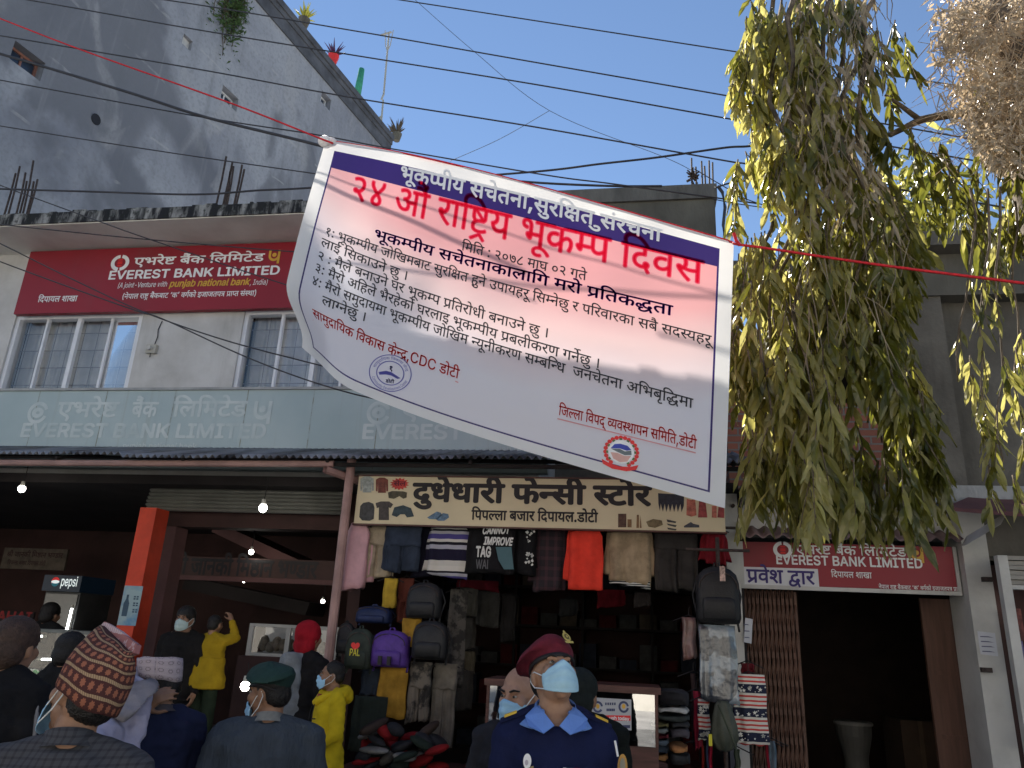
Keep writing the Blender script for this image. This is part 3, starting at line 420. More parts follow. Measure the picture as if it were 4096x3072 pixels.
def disc2d(mb, place, cu, cv, ru, rv, lift=.003, mi=0, n=20, a0=0, a1=360, inner=0.0):
    """ellipse or ring sector drawn on a surface"""
    N = max(4, int(n*(a1-a0)/360)); V = []; F = []
    for k in range(N+1):
        t = R(a0+(a1-a0)*k/N)
        for s in (inner, 1.0): V.append(place(cu+ru*s*math.cos(t), cv+rv*s*math.sin(t), lift))
    for k in range(N): F.append((2*k, 2*k+1, 2*k+3, 2*k+2))
    mb.add(V, F, mi)
def poly2d(mb, place, pts, lift=.003, mi=0):
    mb.add([place(u, v, lift) for u, v in pts], [tuple(range(len(pts)))], mi)

# ------------------------------------------------------------------ material set
M_ASPH = mat('road_asphalt', (.16,.16,.16), .9, .35, 2.0, bump=.4, bscale=60)
M_PAVE = mat('paving_concrete', (.3,.29,.27), .9, .25, 3.0, bump=.3, bscale=40)
M_PLAST = mat('cream_plaster', (.58,.575,.565), .9, .10, 1.6, bump=.12, bscale=25, col2=(.43,.42,.405), thr=(.3,.6), stain=((.20,.19,.17), .5, 1.6, (1,1,.16), .52, .78))
M_SOFFIT = mat('soffit_plaster', (.74,.72,.67), .9, .12, 1.5, col2=(.58,.555,.51), thr=(.3,.62))
M_CORN = mat('stained_concrete', (.30,.30,.29), .95, .3, 6.0, bump=.6, bscale=30, stretch=(1,1,.25), col2=(.018,.019,.022), thr=(.47,.60), stain=((.02,.022,.02), .8, 9.0, (1,1,1), .5, .62))
M_CONC = mat('grey_concrete', (.165,.15,.125), .95, .25, 2.5, bump=.35, bscale=30, col2=(.095,.085,.07), thr=(.3,.7), stain=((.045,.042,.036), .7, 2.0, (1,1,.15), .5, .75))
M_CONCD = mat('dark_concrete', (.15,.14,.115), .95, .25, 2.0, bump=.3, bscale=30, stretch=(1,1,.4), col2=(.075,.07,.058), thr=(.3,.7))
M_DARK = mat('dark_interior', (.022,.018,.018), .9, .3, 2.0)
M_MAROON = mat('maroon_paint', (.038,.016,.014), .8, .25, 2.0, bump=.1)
M_PINKW = mat('pink_paint', (.11,.05,.048), .7, .15, 3.0, bump=.1)
M_ORANGE = mat('orange_paint', (.56,.05,.018), .6, .15, 5.0, bump=.1)
M_ALU = mat('white_aluminium', (.72,.74,.78), .4, .06, 5.0, spec=.5)
M_RED = mat('bank_red', (.26,.012,.024), .45, .08, 1.0, spec=.4, stain=((.16,.05,.05), .5, 1.5, (1,1,.3), .5, .8))
M_WHITE = mat('white_print', (.80,.80,.80), .6, .03, 3.0)
M_GOLD = mat('gold_print', (.62,.36,.05), .5, .1, 3.0)
M_REDP = mat('red_print', (.68,.03,.03), .5, .1, 3.0)
M_BLACK = mat('black_print', (.016,.014,.016), .6, .2, 3.0)
M_NAVY = mat('navy_print', (.045,.03,.16), .6, .1, 3.0)
M_WIRE = mat('cable_rubber', (.045,.045,.052), .6, .2, 3.0)
M_STEEL = mat('rusty_rebar', (.055,.04,.035), .8, .4, 30.0)
M_ROOF = mat('galvanised_sheet', (.30,.31,.33), .5, .35, 3.0, metal=.4, stretch=(1,.3,1), col2=(.06,.055,.05), thr=(.35,.6))
M_PIPE = mat('pink_pipe', (.34,.21,.19), .6, .2, 4.0)
M_WHITEP = mat('white_wall_paint', (.56,.55,.52), .8, .12, 3.0, bump=.1, col2=(.42,.41,.385), thr=(.25,.6), stain=((.16,.14,.12), .6, 3.0, (1,1,.2), .55, .80))
M_BROWN = mat('brown_metal', (.115,.058,.04), .6, .2, 5.0, stretch=(6,6,.5))
M_WOOD = mat('dark_wood', (.085,.035,.028), .5, .3, 5.0, stretch=(1,8,8))
M_CREAM = mat('cream_sign', (.60,.52,.34), .55, .06, 2.0)
M_GREY = mat('grey_plastic', (.38,.37,.33), .6, .1, 5.0)
M_GLASS = glassmat('window_glass', (.93,.95,.96), .05)
M_CASE = glassmat('showcase_glass', (.82,.85,.85), .42, .015)
M_CURT = mat('grey_curtain', (.50,.50,.51), .9, .1, 4.0)
M_BRICK = None
def brickmat():
    m = bpy.data.materials.new('red_brick'); m.use_nodes = True; t = m.node_tree; b = t.nodes['Principled BSDF']; b.inputs['Roughness'].default_value = .95
    tc = nn(t, 'ShaderNodeTexCoord'); mp = nn(t, 'ShaderNodeMapping'); mp.inputs['Rotation'].default_value = (R(90), 0, 0); t.links.new(tc.outputs['Object'], mp.inputs[0])
    br = nn(t, 'ShaderNodeTexBrick', Scale=1.0); br.inputs['Color1'].default_value = (.26,.095,.06,1); br.inputs['Color2'].default_value = (.18,.07,.05,1); br.inputs['Mortar'].default_value = (.16,.15,.135,1)
    br.inputs['Brick Width'].default_value = .23; br.inputs['Row Height'].default_value = .075; br.inputs['Mortar Size'].default_value = .009
    t.links.new(mp.outputs[0], br.inputs['Vector']); t.links.new(br.outputs[0], b.inputs['Base Color'])
    bp = nn(t, 'ShaderNodeBump', Strength=.6, Distance=.02); t.links.new(br.outputs[1], bp.inputs['Height']); bp.invert = True; t.links.new(bp.outputs[0], b.inputs['Normal'])
    return m
M_BRICK = brickmat()
def tallmat():
    """weathered cement render: streaks of rain, big damp patches, pale joints between storeys"""
    m = bpy.data.materials.new('weathered_render'); m.use_nodes = True; t = m.node_tree; b = t.nodes['Principled BSDF']; b.inputs['Roughness'].default_value = .95
    tc = nn(t, 'ShaderNodeTexCoord')
    def nz(scale, stretch, det, lo, hi, dist=0.0):
        mp = nn(t, 'ShaderNodeMapping'); mp.inputs['Scale'].default_value = stretch; t.links.new(tc.outputs['Object'], mp.inputs[0])
        n = nn(t, 'ShaderNodeTexNoise', Scale=scale, Detail=det, Distortion=dist); t.links.new(mp.outputs[0], n.inputs['Vector'])
        r = nn(t, 'ShaderNodeMapRange', interpolation_type='SMOOTHSTEP'); r.inputs[1].default_value = lo; r.inputs[2].default_value = hi; t.links.new(n.outputs[0], r.inputs[0]); return r.outputs[0]
    def mix(f, a, c, k=1.0):
        x = nn(t, 'ShaderNodeMix', data_type='RGBA')
        if k != 1.0:
            q = nn(t, 'ShaderNodeMath', operation='MULTIPLY'); q.inputs[1].default_value = k; t.links.new(f, q.inputs[0]); f = q.outputs[0]
        t.links.new(f, x.inputs[0])
        for i, v in ((6, a), (7, c)):
            if isinstance(v, tuple): x.inputs[i].default_value = (*v, 1)
            else: t.links.new(v, x.inputs[i])
        return x.outputs[2]
    c = mix(nz(.45, (1,1,1), 6, .30, .70, .5), (.20,.212,.25), (.325,.34,.375))
    c = mix(nz(.30, (1,1,.6), 5, .52, .60, .9), c, (.115,.122,.145), .75)              # damp patches
    c = mix(nz(.9, (1,1,.7), 6, .55, .68, .6), c, (.335,.34,.355), .6)                   # trowelled repairs
    c = mix(nz(2.2, (1,1,.08), 6, .50, .76), c, (.125,.135,.15), .5)                     # rain streaks
    c = mix(nz(4.2, (1,1,.05), 5, .60, .78), c, (.36,.37,.385), .35)                      # pale lime runs
    c = mix(nz(11., (1,1,1), 7, .42, .75, .3), c, (.15,.155,.17), .40)
    # ragged pale joints where the formwork of each storey met
    sp = nn(t, 'ShaderNodeSeparateXYZ'); t.links.new(tc.outputs['Object'], sp.inputs[0])
    wn_ = nn(t, 'ShaderNodeTexNoise', Scale=.55, Detail=6.0); t.links.new(tc.outputs['Object'], wn_.inputs['Vector'])
    ws = nn(t, 'ShaderNodeMath', operation='MULTIPLY_ADD'); ws.inputs[1].default_value = .55; t.links.new(wn_.outputs[0], ws.inputs[0]); t.links.new(sp.outputs[2], ws.inputs[2])
    dv = nn(t, 'ShaderNodeMath', operation='DIVIDE'); dv.inputs[1].default_value = 1.55; t.links.new(ws.outputs[0], dv.inputs[0])
    fr = nn(t, 'ShaderNodeMath', operation='PINGPONG'); fr.inputs[1].default_value = .5; t.links.new(dv.outputs[0], fr.inputs[0])
    lt = nn(t, 'ShaderNodeMath', operation='LESS_THAN'); lt.inputs[1].default_value = .020; t.links.new(fr.outputs[0], lt.inputs[0])
    ml = nn(t, 'ShaderNodeMath', operation='MULTIPLY'); t.links.new(lt.outputs[0], ml.inputs[0]); t.links.new(nz(1.3, (1,1,1), 6, .50, .60), ml.inputs[1])
    c = mix(ml.outputs[0], c, (.40,.40,.40), .40)
    t.links.new(c, b.inputs['Base Color'])
    n2 = nn(t, 'ShaderNodeTexNoise', Scale=18.0, Detail=6.0); t.links.new(tc.outputs['Object'], n2.inputs['Vector'])
    bp = nn(t, 'ShaderNodeBump', Strength=.35, Distance=.03); t.links.new(n2.outputs[0], bp.inputs['Height']); t.links.new(bp.outputs[0], b.inputs['Normal'])
    return m
M_TALL = tallmat()
def boardmat():
    """old translucent sign sheet, sun-bleached blue-grey with rusty runs under its seams"""
    m = bpy.data.materials.new('bleached_flex'); m.use_nodes = True; t = m.node_tree; b = t.nodes['Principled BSDF']; b.inputs['Roughness'].default_value = .5
    tc = nn(t, 'ShaderNodeTexCoord'); n = nn(t, 'ShaderNodeTexNoise', Scale=1.2, Detail=5.0); t.links.new(tc.outputs['Object'], n.inputs['Vector'])
    r = nn(t, 'ShaderNodeValToRGB'); r.color_ramp.elements[0].color = (.32,.41,.43,1); r.color_ramp.elements[1].color = (.39,.475,.49,1); r.color_ramp.elements[0].position = .35; r.color_ramp.elements[1].position = .65
    t.links.new(n.outputs[0], r.inputs[0])
    mp = nn(t, 'ShaderNodeMapping'); mp.inputs['Scale'].default_value = (9,1,.25); t.links.new(tc.outputs['Object'], mp.inputs[0])
    n2 = nn(t, 'ShaderNodeTexNoise', Scale=1.6, Detail=6.0); t.links.new(mp.outputs[0], n2.inputs['Vector'])
    m2 = nn(t, 'ShaderNodeMapRange'); m2.inputs[1].default_value = .60; m2.inputs[2].default_value = .85; m2.inputs[4].default_value = .5; t.links.new(n2.outputs[0], m2.inputs[0])
    x = nn(t, 'ShaderNodeMix', data_type='RGBA'); t.links.new(m2.outputs[0], x.inputs[0]); t.links.new(r.outputs[0], x.inputs[6]); x.inputs[7].default_value = (.23,.21,.16,1)
    t.links.new(x.outputs[2], b.inputs['Base Color']); return m
M_BOARD = boardmat()

# ------------------------------------------------------------------ ground
g = MB(); g.add([(-300,-300,0),(300,-300,0),(300,300,0),(-300,300,0)], [(0,1,2,3)]); tag(g.build('ground', mat('dusty_ground', (.34,.335,.33), .95, .25, .8, bump=.4, bscale=8)), kind='structure')
g = MB(); g.add([(-60,-6,.004),(60,-6,.004),(60,4.6,.004),(-60,4.6,.004)], [(0,1,2,3)]); tag(g.build('road', M_ASPH), kind='structure')
g = MB(); g.box(-30, 30, 4.6, 6.9, -.05, .14); tag(g.build('pavement', M_PAVE), kind='structure')

def wall_open(mb, x0, x1, z0, z1, y0, y1, ops, f=None, mi=0):
    """wall slab with rectangular openings (xa, xb, za, zb), none overlapping in x"""
    def bx(a, b, c, d):
        if b-a < 1e-4 or d-c < 1e-4: return
        n = len(mb.v); mb.box(a, b, y0, y1, c, d, mi)
        if f: mb.v[n:] = [tuple(f(*p)) for p in mb.v[n:]]
    x = x0
    for xa, xb, za, zb in sorted(ops):
        bx(x, xa, z0, z1); bx(xa, xb, z0, za); bx(xa, xb, zb, z1); x = xb
    bx(x, x1, z0, z1)

# ------------------------------------------------------------------ tall building on the left
TA = Vector((-11.6, 9.5, 0)); TD = Vector((.2118, .9773, 0)); TN = Vector((.9773, -.2118, 0))
def PT(px, py):
    """photo pixel -> point of the tall side wall, as (distance along wall, height)"""
    d = C_RT*((px-2048)/FPX) - C_UP*((py-1536)/FPX) + _fw
    k = (TA-CAM).dot(TN)/d.dot(TN); q = CAM+d*k
    return ((q-TA).dot(TD), q.z)
def v1(x, y): return (x*.6329, y*.6329)                     # first survey crop -> photo pixels
def tw(a, dep, z): return TA+TD*a+TN*dep+Vector((0,0,z))    # along, out of the wall, height
HT = PT(1400, 355)[1]; AE = 13.3; AS = -4.0
def rect(pts):
    q = [PT(*v1(*p)) for p in pts]; return (min(a[0] for a in q), max(a[0] for a in q), min(a[1] for a in q), max(a[1] for a in q))
def rect4(tl, tr, bl):
    q = [PT(*v1(*p)) for p in (tl, tr, bl)]
    return (q[0][0], q[1][0], q[2][1], (q[0][1]+q[1][1])/2)
OPS = [rect4((100,245), (285,410), (62,372)), rect4((1165,205), (1217,268), (1150,272)), rect4((1413,525), (1507,637), (1392,612)), rect4((2037,562), (2092,640), (2028,640))]
tb = thing('tall_building', tw(5, 0, 0), 'tall weathered grey cement building rising behind the bank at left', 'building')
b = MB(); wall_open(b, AS, AE, 0, HT, -.30, 0, OPS, f=lambda x, y, z: tw(x, y, z))
for (a0, a1, d0, d1, z0, z1) in ((AS, AE, -7, -.30, HT-.2, HT),):
    n = len(b.v); b.box(a0, a1, d0, d1, z0, z1); b.v[n:] = [tuple(tw(*p)) for p in b.v[n:]]
for (a0, a1, d0, d1) in ((AS, AS+.2, -7, -.30), (AE-.2, AE, -7, -.30), (AS, AE, -7.2, -7)):
    n = len(b.v); b.box(a0, a1, d0, d1, 0, HT-.2); b.v[n:] = [tuple(tw(*p)) for p in b.v[n:]]
b.build('wall', M_TALL, tb)
b = MB()
for k, (o, z0, z1) in enumerate(((.05, HT-.75, HT-.33), (.09, HT-.325, HT-.16), (.14, HT-.155, HT+.06))):
    n = len(b.v); b.box(AS-.05, AE+.1, .003, o, z0, z1); b.v[n:] = [tuple(tw(*p)) for p in b.v[n:]]
b.build('roof_cornice', mat('roof_edge_concrete', (.085,.09,.105), .95, .3, 2.0, bump=.3), tb)
def twbox(mb, a0, a1, d0, d1, z0, z1, mi=0):
    n = len(mb.v); mb.box(a0, a1, d0, d1, z0, z1, mi); mb.v[n:] = [tuple(tw(*p)) for p in mb.v[n:]]
for i, (a0, a1, z0, z1) in enumerate(OPS):
    wn = MB(); t_ = .05
    if i == 1:
        twbox(wn, a0, a1, -.12, -.1, z0, z1); wn.build('niche_back', M_PLAST, tb); continue
    twbox(wn, a0, a0+t_, -.26, -.2, z0, z1); twbox(wn, a1-t_, a1, -.26, -.2, z0, z1); twbox(wn, a0+t_, a1-t_, -.26, -.2, z1-t_, z1); twbox(wn, a0+t_, a1-t_, -.26, -.2, z0, z0+t_)
    twbox(wn, (a0+a1)/2-.02, (a0+a1)/2+.02, -.255, -.21, z0+t_, z1-t_)
    wo = wn.build('window', mat('old_window_wood', (.28,.13,.10), .7) if i == 0 else M_ALU, tb)
    pn = MB(); twbox(pn, a0+.02, a1-.02, -.245, -.235, z0+.02, z1-.02); pn.build('pane', mat('dark_glass', (.03,.045,.075), .08, .1, spec=.6), wo)
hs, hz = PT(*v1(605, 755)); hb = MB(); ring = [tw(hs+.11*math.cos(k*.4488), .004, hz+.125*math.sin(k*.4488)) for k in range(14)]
hb.prism(ring, TN*.012); hb.build('dark_hole_disc', M_BLACK, tb)  # flat black disc painting the dark inside of a hole

# things on that roof and wall
def roofpt(px, py, back=.25):
    a, z = PT(px, py); return tw(a, -back, HT)
def leaf_blades(mb, c, n, r, size, rng, up=.6, mi=0):
    for k in range(n):
        d = Vector((rng.uniform(-1,1), rng.uniform(-1,1), rng.uniform(-.2,1)*up+.15)).normalized(); s = d.cross(Vector((rng.uniform(-1,1),rng.uniform(-1,1),.3))).normalized()
        p = Vector(c)+d*r*rng.uniform(.2,.8); L = size*rng.uniform(.6,1.2); w_ = L*.16
        q = p+d*L*.55; e = p+d*L+Vector((0,0,-L*.15))
        mb.add([p, q-s*w_, e, q+s*w_], [(0,1,2,3)], mi)
rng = random.Random(3)
M_VINE = mat('vine_leaf', (.055,.10,.03), .6, .4, 9.0, trans=.2)
pl = thing('creeper_vine', tw(*((PT(*v1(1480,20))[0], 0.02, PT(*v1(1480,20))[1]))), 'green creeper hanging down the grey tall wall from its roof edge', 'vine')
mb = MB(); st = MB()
for k in range(34):
    x0 = rng.gauss(1480, 55); a, z = PT(*v1(x0, -20)); zl = PT(*v1(x0, rng.choice([110,140,170,200,260])+rng.uniform(-40,60)))[1]
    if k > 30: x0 = 1440+25*(k-31); a, z = PT(*v1(x0, -20)); zl = PT(*v1(x0+30, 480-60*(k-31)))[1]
    pts = []; aa = a; zz = z
    while zz > zl:
        pts.append(tw(aa, .05+.03*math.sin(zz*3+k), zz)); zz -= .3; aa += rng.uniform(-.07,.09)
        for q in range(3 if k > 30 else 6): leaf_blades(mb, tw(aa+rng.uniform(-.12,.12), .08, zz+rng.uniform(-.15,.15)), 1, .06, .17, rng, up=.3)
    if len(pts) > 1: st.tube(pts, .012, 4)
st.build('stem', mat('vine_stem', (.08,.06,.035), .9), pl); mb.build('leaves', M_VINE, pl)
def rooftop_plant(px, py, ptop, label, lm, pot, n, size):
    p = roofpt(px, py, .05); h = 0.5
    t = thing('potted_plant', p, label, 'plant', 'plants on the roof edge')
    q = MB(); q.loft([[p+Vector((r*math.cos(k*.785), r*math.sin(k*.785), z)) for k in range(8)] for r, z in ((.12,.22),(.19,.52))]); q.build('pot', pot, t)
    l = MB()
    for k in range(n):
        d = Vector((rng.uniform(-1,1), rng.uniform(-1,1), rng.uniform(.3,1.4))).normalized(); e = p+Vector((0,0,.55))+d*size*rng.uniform(.6,1.1)
        l.tube([p+Vector((0,0,.5)), p+Vector((0,0,.5))+d*size*.5+Vector((0,0,.05)), e], [.018,.03,.004], 4)
    l.build('leaves', lm, t)
rooftop_plant(1222, 80, 40, 'yellow-leaved plant on the tall roof edge at the very top', mat('yellow_leaf', (.45,.42,.06), .6, .3), M_CONC, 22, .5)
rooftop_plant(1338, 235, 160, 'purple-stemmed plant in a red pot on the tall roof edge', mat('purple_leaf', (.08,.03,.09), .7, .3), M_REDP, 20, .5)
rooftop_plant(1585, 612, 540, 'thin dry shrub on the far end of the tall roof', mat('dry_twig', (.10,.08,.06), .9, .3), M_CONCD, 34, .6)
p = roofpt(1440, 400, .15); tp = P(1447, 277, p.y)
b = MB(); b.tube([p+Vector((0,0,-.1)), p.lerp(tp, .5), tp], [.12,.12,.10], 10); tag(b.build('rooftop_post', mat('green_paint', (.05,.30,.17), .5, .15), None, True), 'short green post standing on the tall roof edge', 'post')
p = roofpt(1532, 560, .15); tp = P(1556, 130, p.y); ant = thing('antenna_pole', p, 'slim white antenna pole with a forked tip on the tall roof', 'antenna')
b = MB(); b.tube([p+Vector((0,0,-.1)), p.lerp(tp,.30), p.lerp(tp,.31)+Vector((-.07,0,0)), p.lerp(tp,.36), tp], .036, 8); b.build('pole', M_GREY, ant)
b = MB(); m_ = p.lerp(tp, .8)
for dx in (-.09, .09): b.tube([m_, m_.lerp(tp, .3)+Vector((dx,0,0)), tp+Vector((dx*1.8,0,.1))], .018, 5)
b.tube([tp+Vector((-.32,0,-.1)), tp+Vector((.1,0,.02))], .04, 5); b.build('fork', M_GREY, ant)
b = MB(); b.tube([p.lerp(tp,.14), p.lerp(tp,.10)+Vector((-.5,0,-.15))], .04, 5); b.build('brace', M_GREY, ant)


# ------------------------------------------------------------------ sunlit houses across the street, seen mirrored in the shop glass
for k, (x0, x1, h, col_, lab) in enumerate([(-26,-9.5,9.0,(.60,.57,.52),'cream sunlit house across the street, mirrored at the left of the shop glass'), (-9.2,4.8,7.4,(.64,.61,.55),'pale sunlit house across the street, mirrored in the counter glass'), (5.1,22,8.6,(.58,.57,.54),'buff sunlit house across the street, mirrored at the right of the shop glass')]):
    hs_ = thing('street_house', ((x0+x1)/2, -11, 0), lab, 'building', 'houses across the street'); b = MB(); ops = []; n = int((x1-x0)/3.2)
    for q in range(n): x = x0+(x1-x0)*(q+.5)/n; ops.append((x-.6, x+.6, 4.3, 5.7))
    wall_open(b, x0, x1, 0, h, -11.3, -11.0, ops); b.box(x0, x1, -18, -17.8, 0, h); b.box(x0, x0+.2, -17.8, -11.3, 0, h); b.box(x1-.2, x1, -17.8, -11.3, 0, h); b.build('wall', mat('house_wall_%d' % k, col_, .9, .1, 1.5), hs_)
    b = MB(); b.box(x0-.1, x1+.1, -18.1, -10.6, h+.002, h+.18); b.build('roof', M_CONC, hs_)
    for xa_, xb_, za_, zb2 in ops: b = MB(); b.box(xa_, xb_, -11.24, -11.2, za_, zb2); b.build('window', mat('dark_glass', (.03,.045,.075), .08, .1, spec=.6), hs_)

# ------------------------------------------------------------------ bank building
YW = 7.5
XL, XR = -11.5, -0.95
zc0 = P(600, 872, 6.8).z; zc1 = P(600, 826, 6.8).z
bank = thing('bank_building', (-5.5, YW, 0), 'cream two-storey bank building with shops below and a stained concrete cornice', 'building')
def winx(px, py): return P(px, py, YW).x
W1 = (P(70,1262,YW).x-.02, P(575,1252,YW).x, P(600,1566,YW).z, P(400,1254,YW).z)
W2 = (P(980,1237,YW).x, P(980,1237,YW).x+1.55, P(930,1563,YW).z, W1[3])
zb = P(700, 1815, 7.4).z
b = MB(); wall_open(b, XL, XR, zb-.3, zc0, YW, YW+.22, [W1, W2]); b.build('wall', M_PLAST, bank)
for w0_, w1_, y1_, z0_, z1_ in ((XL, XL+.2, 9.2, 0, zc0), (XR-.2, XR, 11.5, 2.95, zc0-.003)): b = MB(); b.box(w0_, w1_, YW+.22, y1_, z0_, z1_); b.build('side_wall', M_PLAST, bank)
b = MB(); b.box(XL, XR+.05, 6.83, YW+3.2, zc0+.012, zc1); b.box(XL, XR+.05, 6.85, YW+3.2, zc0, zc0+.012, 1); b.build('cornice', [M_CORN, M_SOFFIT], bank)
# broken lumps of old mortar on the cornice edge
b = MB(); rng = random.Random(11)
for k in range(70):
    x = rng.uniform(XL, XR); h = rng.uniform(.01, .035)*(2 if rng.random() < .1 else 1); b.box(x, x+rng.uniform(.03,.18), 6.835+rng.uniform(0,.03), 6.95, zc1, zc1+h)
b.build('mortar_edge', M_CORN, bank)
def rebars(spec, Y, label=None, par=bank, r=.012):
    for (bx, by), (tx, ty) in spec:
        p0, p1 = P(bx, by, Y), P(tx, ty, Y); mb = MB(); mb.tube([p0-Vector((0,0,.15)), p0.lerp(p1,.5)+Vector((.006,0,0)), p1], r, 5); mb.build('rebar', M_STEEL, par)
rebars([(v1(*a), v1(*c)) for a, c in [((35,1335),(100,1095)),((62,1330),(126,1052)),((112,1330),(162,1092)),((132,1330),(170,1145)),((155,1325),(212,1016)),((178,1330),(214,1148)),((190,1318),(238,1134))]], 7.0)
rebars([(v1(*a), v1(*c)) for a, c in [((1370,1275),(1430,990)),((1412,1275),(1470,1022)),((1428,1275),(1455,1085)),((1438,1275),(1476,1052)),((1482,1272),(1530,1042)),((1496,1268),(1544,1070))]], 7.0)
# windows
def bank_window(x0, x1, z0, z1, cuts, wide):
    f = MB(); t = .045; Y0, Y1 = YW+.03, YW+.13
    f.box(x0, x0+t, Y0, Y1, z0, z1); f.box(x1-t*1.6, x1, Y0, Y1, z0, z1); f.box(x0+t, x1-t*1.6, Y0, Y1, z1-t, z1); f.box(x0+t, x1-t*1.6, Y0, Y1, z0, z0+t)
    w_ = f.build('window', M_ALU, bank); xs = [x0+t]+[x0+(x1-x0)*c for c in cuts]+[x1-t*1.6]
    for k, c in enumerate(cuts):
        m = MB(); x = x0+(x1-x0)*c; hw = .026 if k == wide else .014; m.box(x-hw, x+hw, Y0+.004+(.02 if k > wide else 0), Y0+.05, z0+t, z1-t); m.build('mullion', M_ALU, w_)
    for k in range(len(xs)-1):
        m = MB(); yy = YW+.085+.015*(k % 2); m.add([(xs[k]+.005, yy, z0+t), (xs[k+1]-.005, yy, z0+t), (xs[k+1]-.005, yy, z1-t), (xs[k]+.005, yy, z1-t)], [(0,1,2,3)]); m.build('pane', M_GLASS, w_)
    m = MB()
    for k in range(4): m.box(x0+t, x1-t, YW+.15, YW+.16, z0+.22*(k+.6), z0+.22*(k+.6)+.007)
    for k in range(9): x = x0+(x1-x0)*(k+.5)/9; m.box(x-.003, x+.003, YW+.161, YW+.166, z0, z1)
    m.build('grille', mat('grille_grey', (.26,.26,.27), .6), w_)
    m = MB(); n = 160; V = []; F = []
    for k in range(n+1):
        x = x0+(x1-x0)*k/n; y = YW+.26+.018*math.sin(x*46+1.5*math.sin(x*9))+.012*math.sin(x*23)
        V += [(x, y, z0-.1), (x, y, z1+.1)]
    for k in range(n): F.append((2*k, 2*k+2, 2*k+3, 2*k+1))
    m.add(V, F); m.build('curtain', M_CURT, w_, True)
bank_window(*W1, [.25, .5, .745], 1)
bank_window(*W2, [.30, .58, .80], 1)
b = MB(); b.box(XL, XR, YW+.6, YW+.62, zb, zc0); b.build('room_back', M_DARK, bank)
# ground-floor structure
YG = 7.0; ZC = 2.96; XP = P(1372, 2300, YG).x                  # party wall between sweet shop and clothes shop
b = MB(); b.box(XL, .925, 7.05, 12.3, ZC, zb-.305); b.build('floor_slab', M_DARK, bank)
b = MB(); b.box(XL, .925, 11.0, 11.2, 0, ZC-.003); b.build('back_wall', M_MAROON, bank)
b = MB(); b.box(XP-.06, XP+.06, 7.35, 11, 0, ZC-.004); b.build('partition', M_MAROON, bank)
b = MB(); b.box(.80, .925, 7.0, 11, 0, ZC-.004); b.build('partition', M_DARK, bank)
b = MB(); b.box(XP+.06, .88, 7.2, 11, .14, .30); b.box(XL, XP-.06, 7.2, 11, .14, .30); b.build('shop_floor', mat('shop_floor_tile', (.12,.10,.09), .5, .2), bank)
zz = P(700, 2105, 7.4).z
b = MB(); b.box(P(640,2105,7.4).x, XP-.07, 7.4, 7.6, zz, ZC-.005); b.build('beam', M_MAROON, bank)
px0, px1 = P(556,2060,YG).x, P(622,2060,YG).x
b = MB(); b.box(px0, px1, YG, YG+.22, .14, ZC-.25); b.build('pillar', M_ORANGE, bank)['label'] = 'bright orange painted pillar'
b = MB(); b.box(P(641,2130,7.4).x, P(702,2130,7.4).x, 7.4, 7.62, .14, zz-.003); b.build('pillar', M_PINKW, bank)['label'] = 'dull pink plastered pillar'
x0, x1, z0, z1 = P(600,2000,7.3).x, P(1395,2000,7.3).x, P(1000,2052,7.3).z, P(1000,1945,7.3).z
b = MB(); n = 7
for k in range(n):
    a, c = z0+(z1-z0)*k/n, z0+(z1-z0)*(k+1)/n; y = 7.3-.012*math.sin(k)
    b.prism([(x0, y-.03, a+.003), (x0, y-.055, (a+c)/2), (x0, y-.03, c-.003), (x0, y, c), (x0, y, a)], (x1-x0, 0, 0))
b.build('roller_shutter', mat('shutter_grey', (.22,.22,.20), .5, .2, 3.0, metal=.3), bank)

# the corrugated awning over the pavement, on posts
def corrugated(mb, x0, x1, ya, za, yb, zb_, pitch, amp, rng, drop=.02, n=8):
    V = []; F = []; N = int((x1-x0)/pitch*n); m = 5
    for k in range(N+1):
        x = x0+(x1-x0)*k/N; h = amp*math.sin(2*math.pi*x/pitch)
        sheet = math.floor(x/.78); j = (((sheet*7919) % 13)/13-.5)*drop
        for q in range(m):
            t = q/(m-1); V.append((x, ya+(yb-ya)*t+j*1.5*(1-t), za+(zb_-za)*t+h+j*(1-t)))
    for k in range(N):
        for q in range(m-1): F.append((k*m+q, (k+1)*m+q, (k+1)*m+q+1, k*m+q+1))
    mb.add(V, F)
def solid(o, th):
    md = o.modifiers.new('thickness', 'SOLIDIFY'); md.thickness = th; md.offset = 0; return o
rng = random.Random(5)
YA = 6.25; za = P(900, 1822, YA).z
aw = thing('corrugated_awning', (-5, YA, za), 'rusty corrugated sheet awning over the shop fronts', 'awning')
b = MB(); corrugated(b, XL, .95, YA, za, 7.38, za+.34, .070, .016, rng, .045); solid(b.build('roof_sheet', M_ROOF, aw, True), .002)
b = MB()
for k, x in enumerate([-9.6, -8.2, -6.8, -5.4, -4.1, -2.7, -1.4, -.1, .8]): b.tube([(x, YA+.06, za-.025), (x, 7.36, za+.30)], .018, 6)
b.tube([(XL, YA+.12, za-.045), (.95, YA+.12, za-.045)], .02, 6); b.tube([(XL, 6.8, za+.10), (.95, 6.8, za+.10)], .02, 6); b.build('rafter', M_DARK, aw)
b = MB(); q0, q1 = P(-200, 1850, 6.35), P(1335, 1856, 6.35); b.tube([q0, q1], .03, 8); b.build('gutter', M_PIPE, aw)
b = MB(); q0 = P(1300, 1878, 6.3); b.tube([q0, q0+Vector((.0,.0,0))+Vector((.35,.5,-.06))], .036, 10, caps=False); b.tube([q0, q0+Vector((.35,.5,-.06))], .028, 10, caps=False); b.build('downpipe', M_PIPE, aw, fix=False)
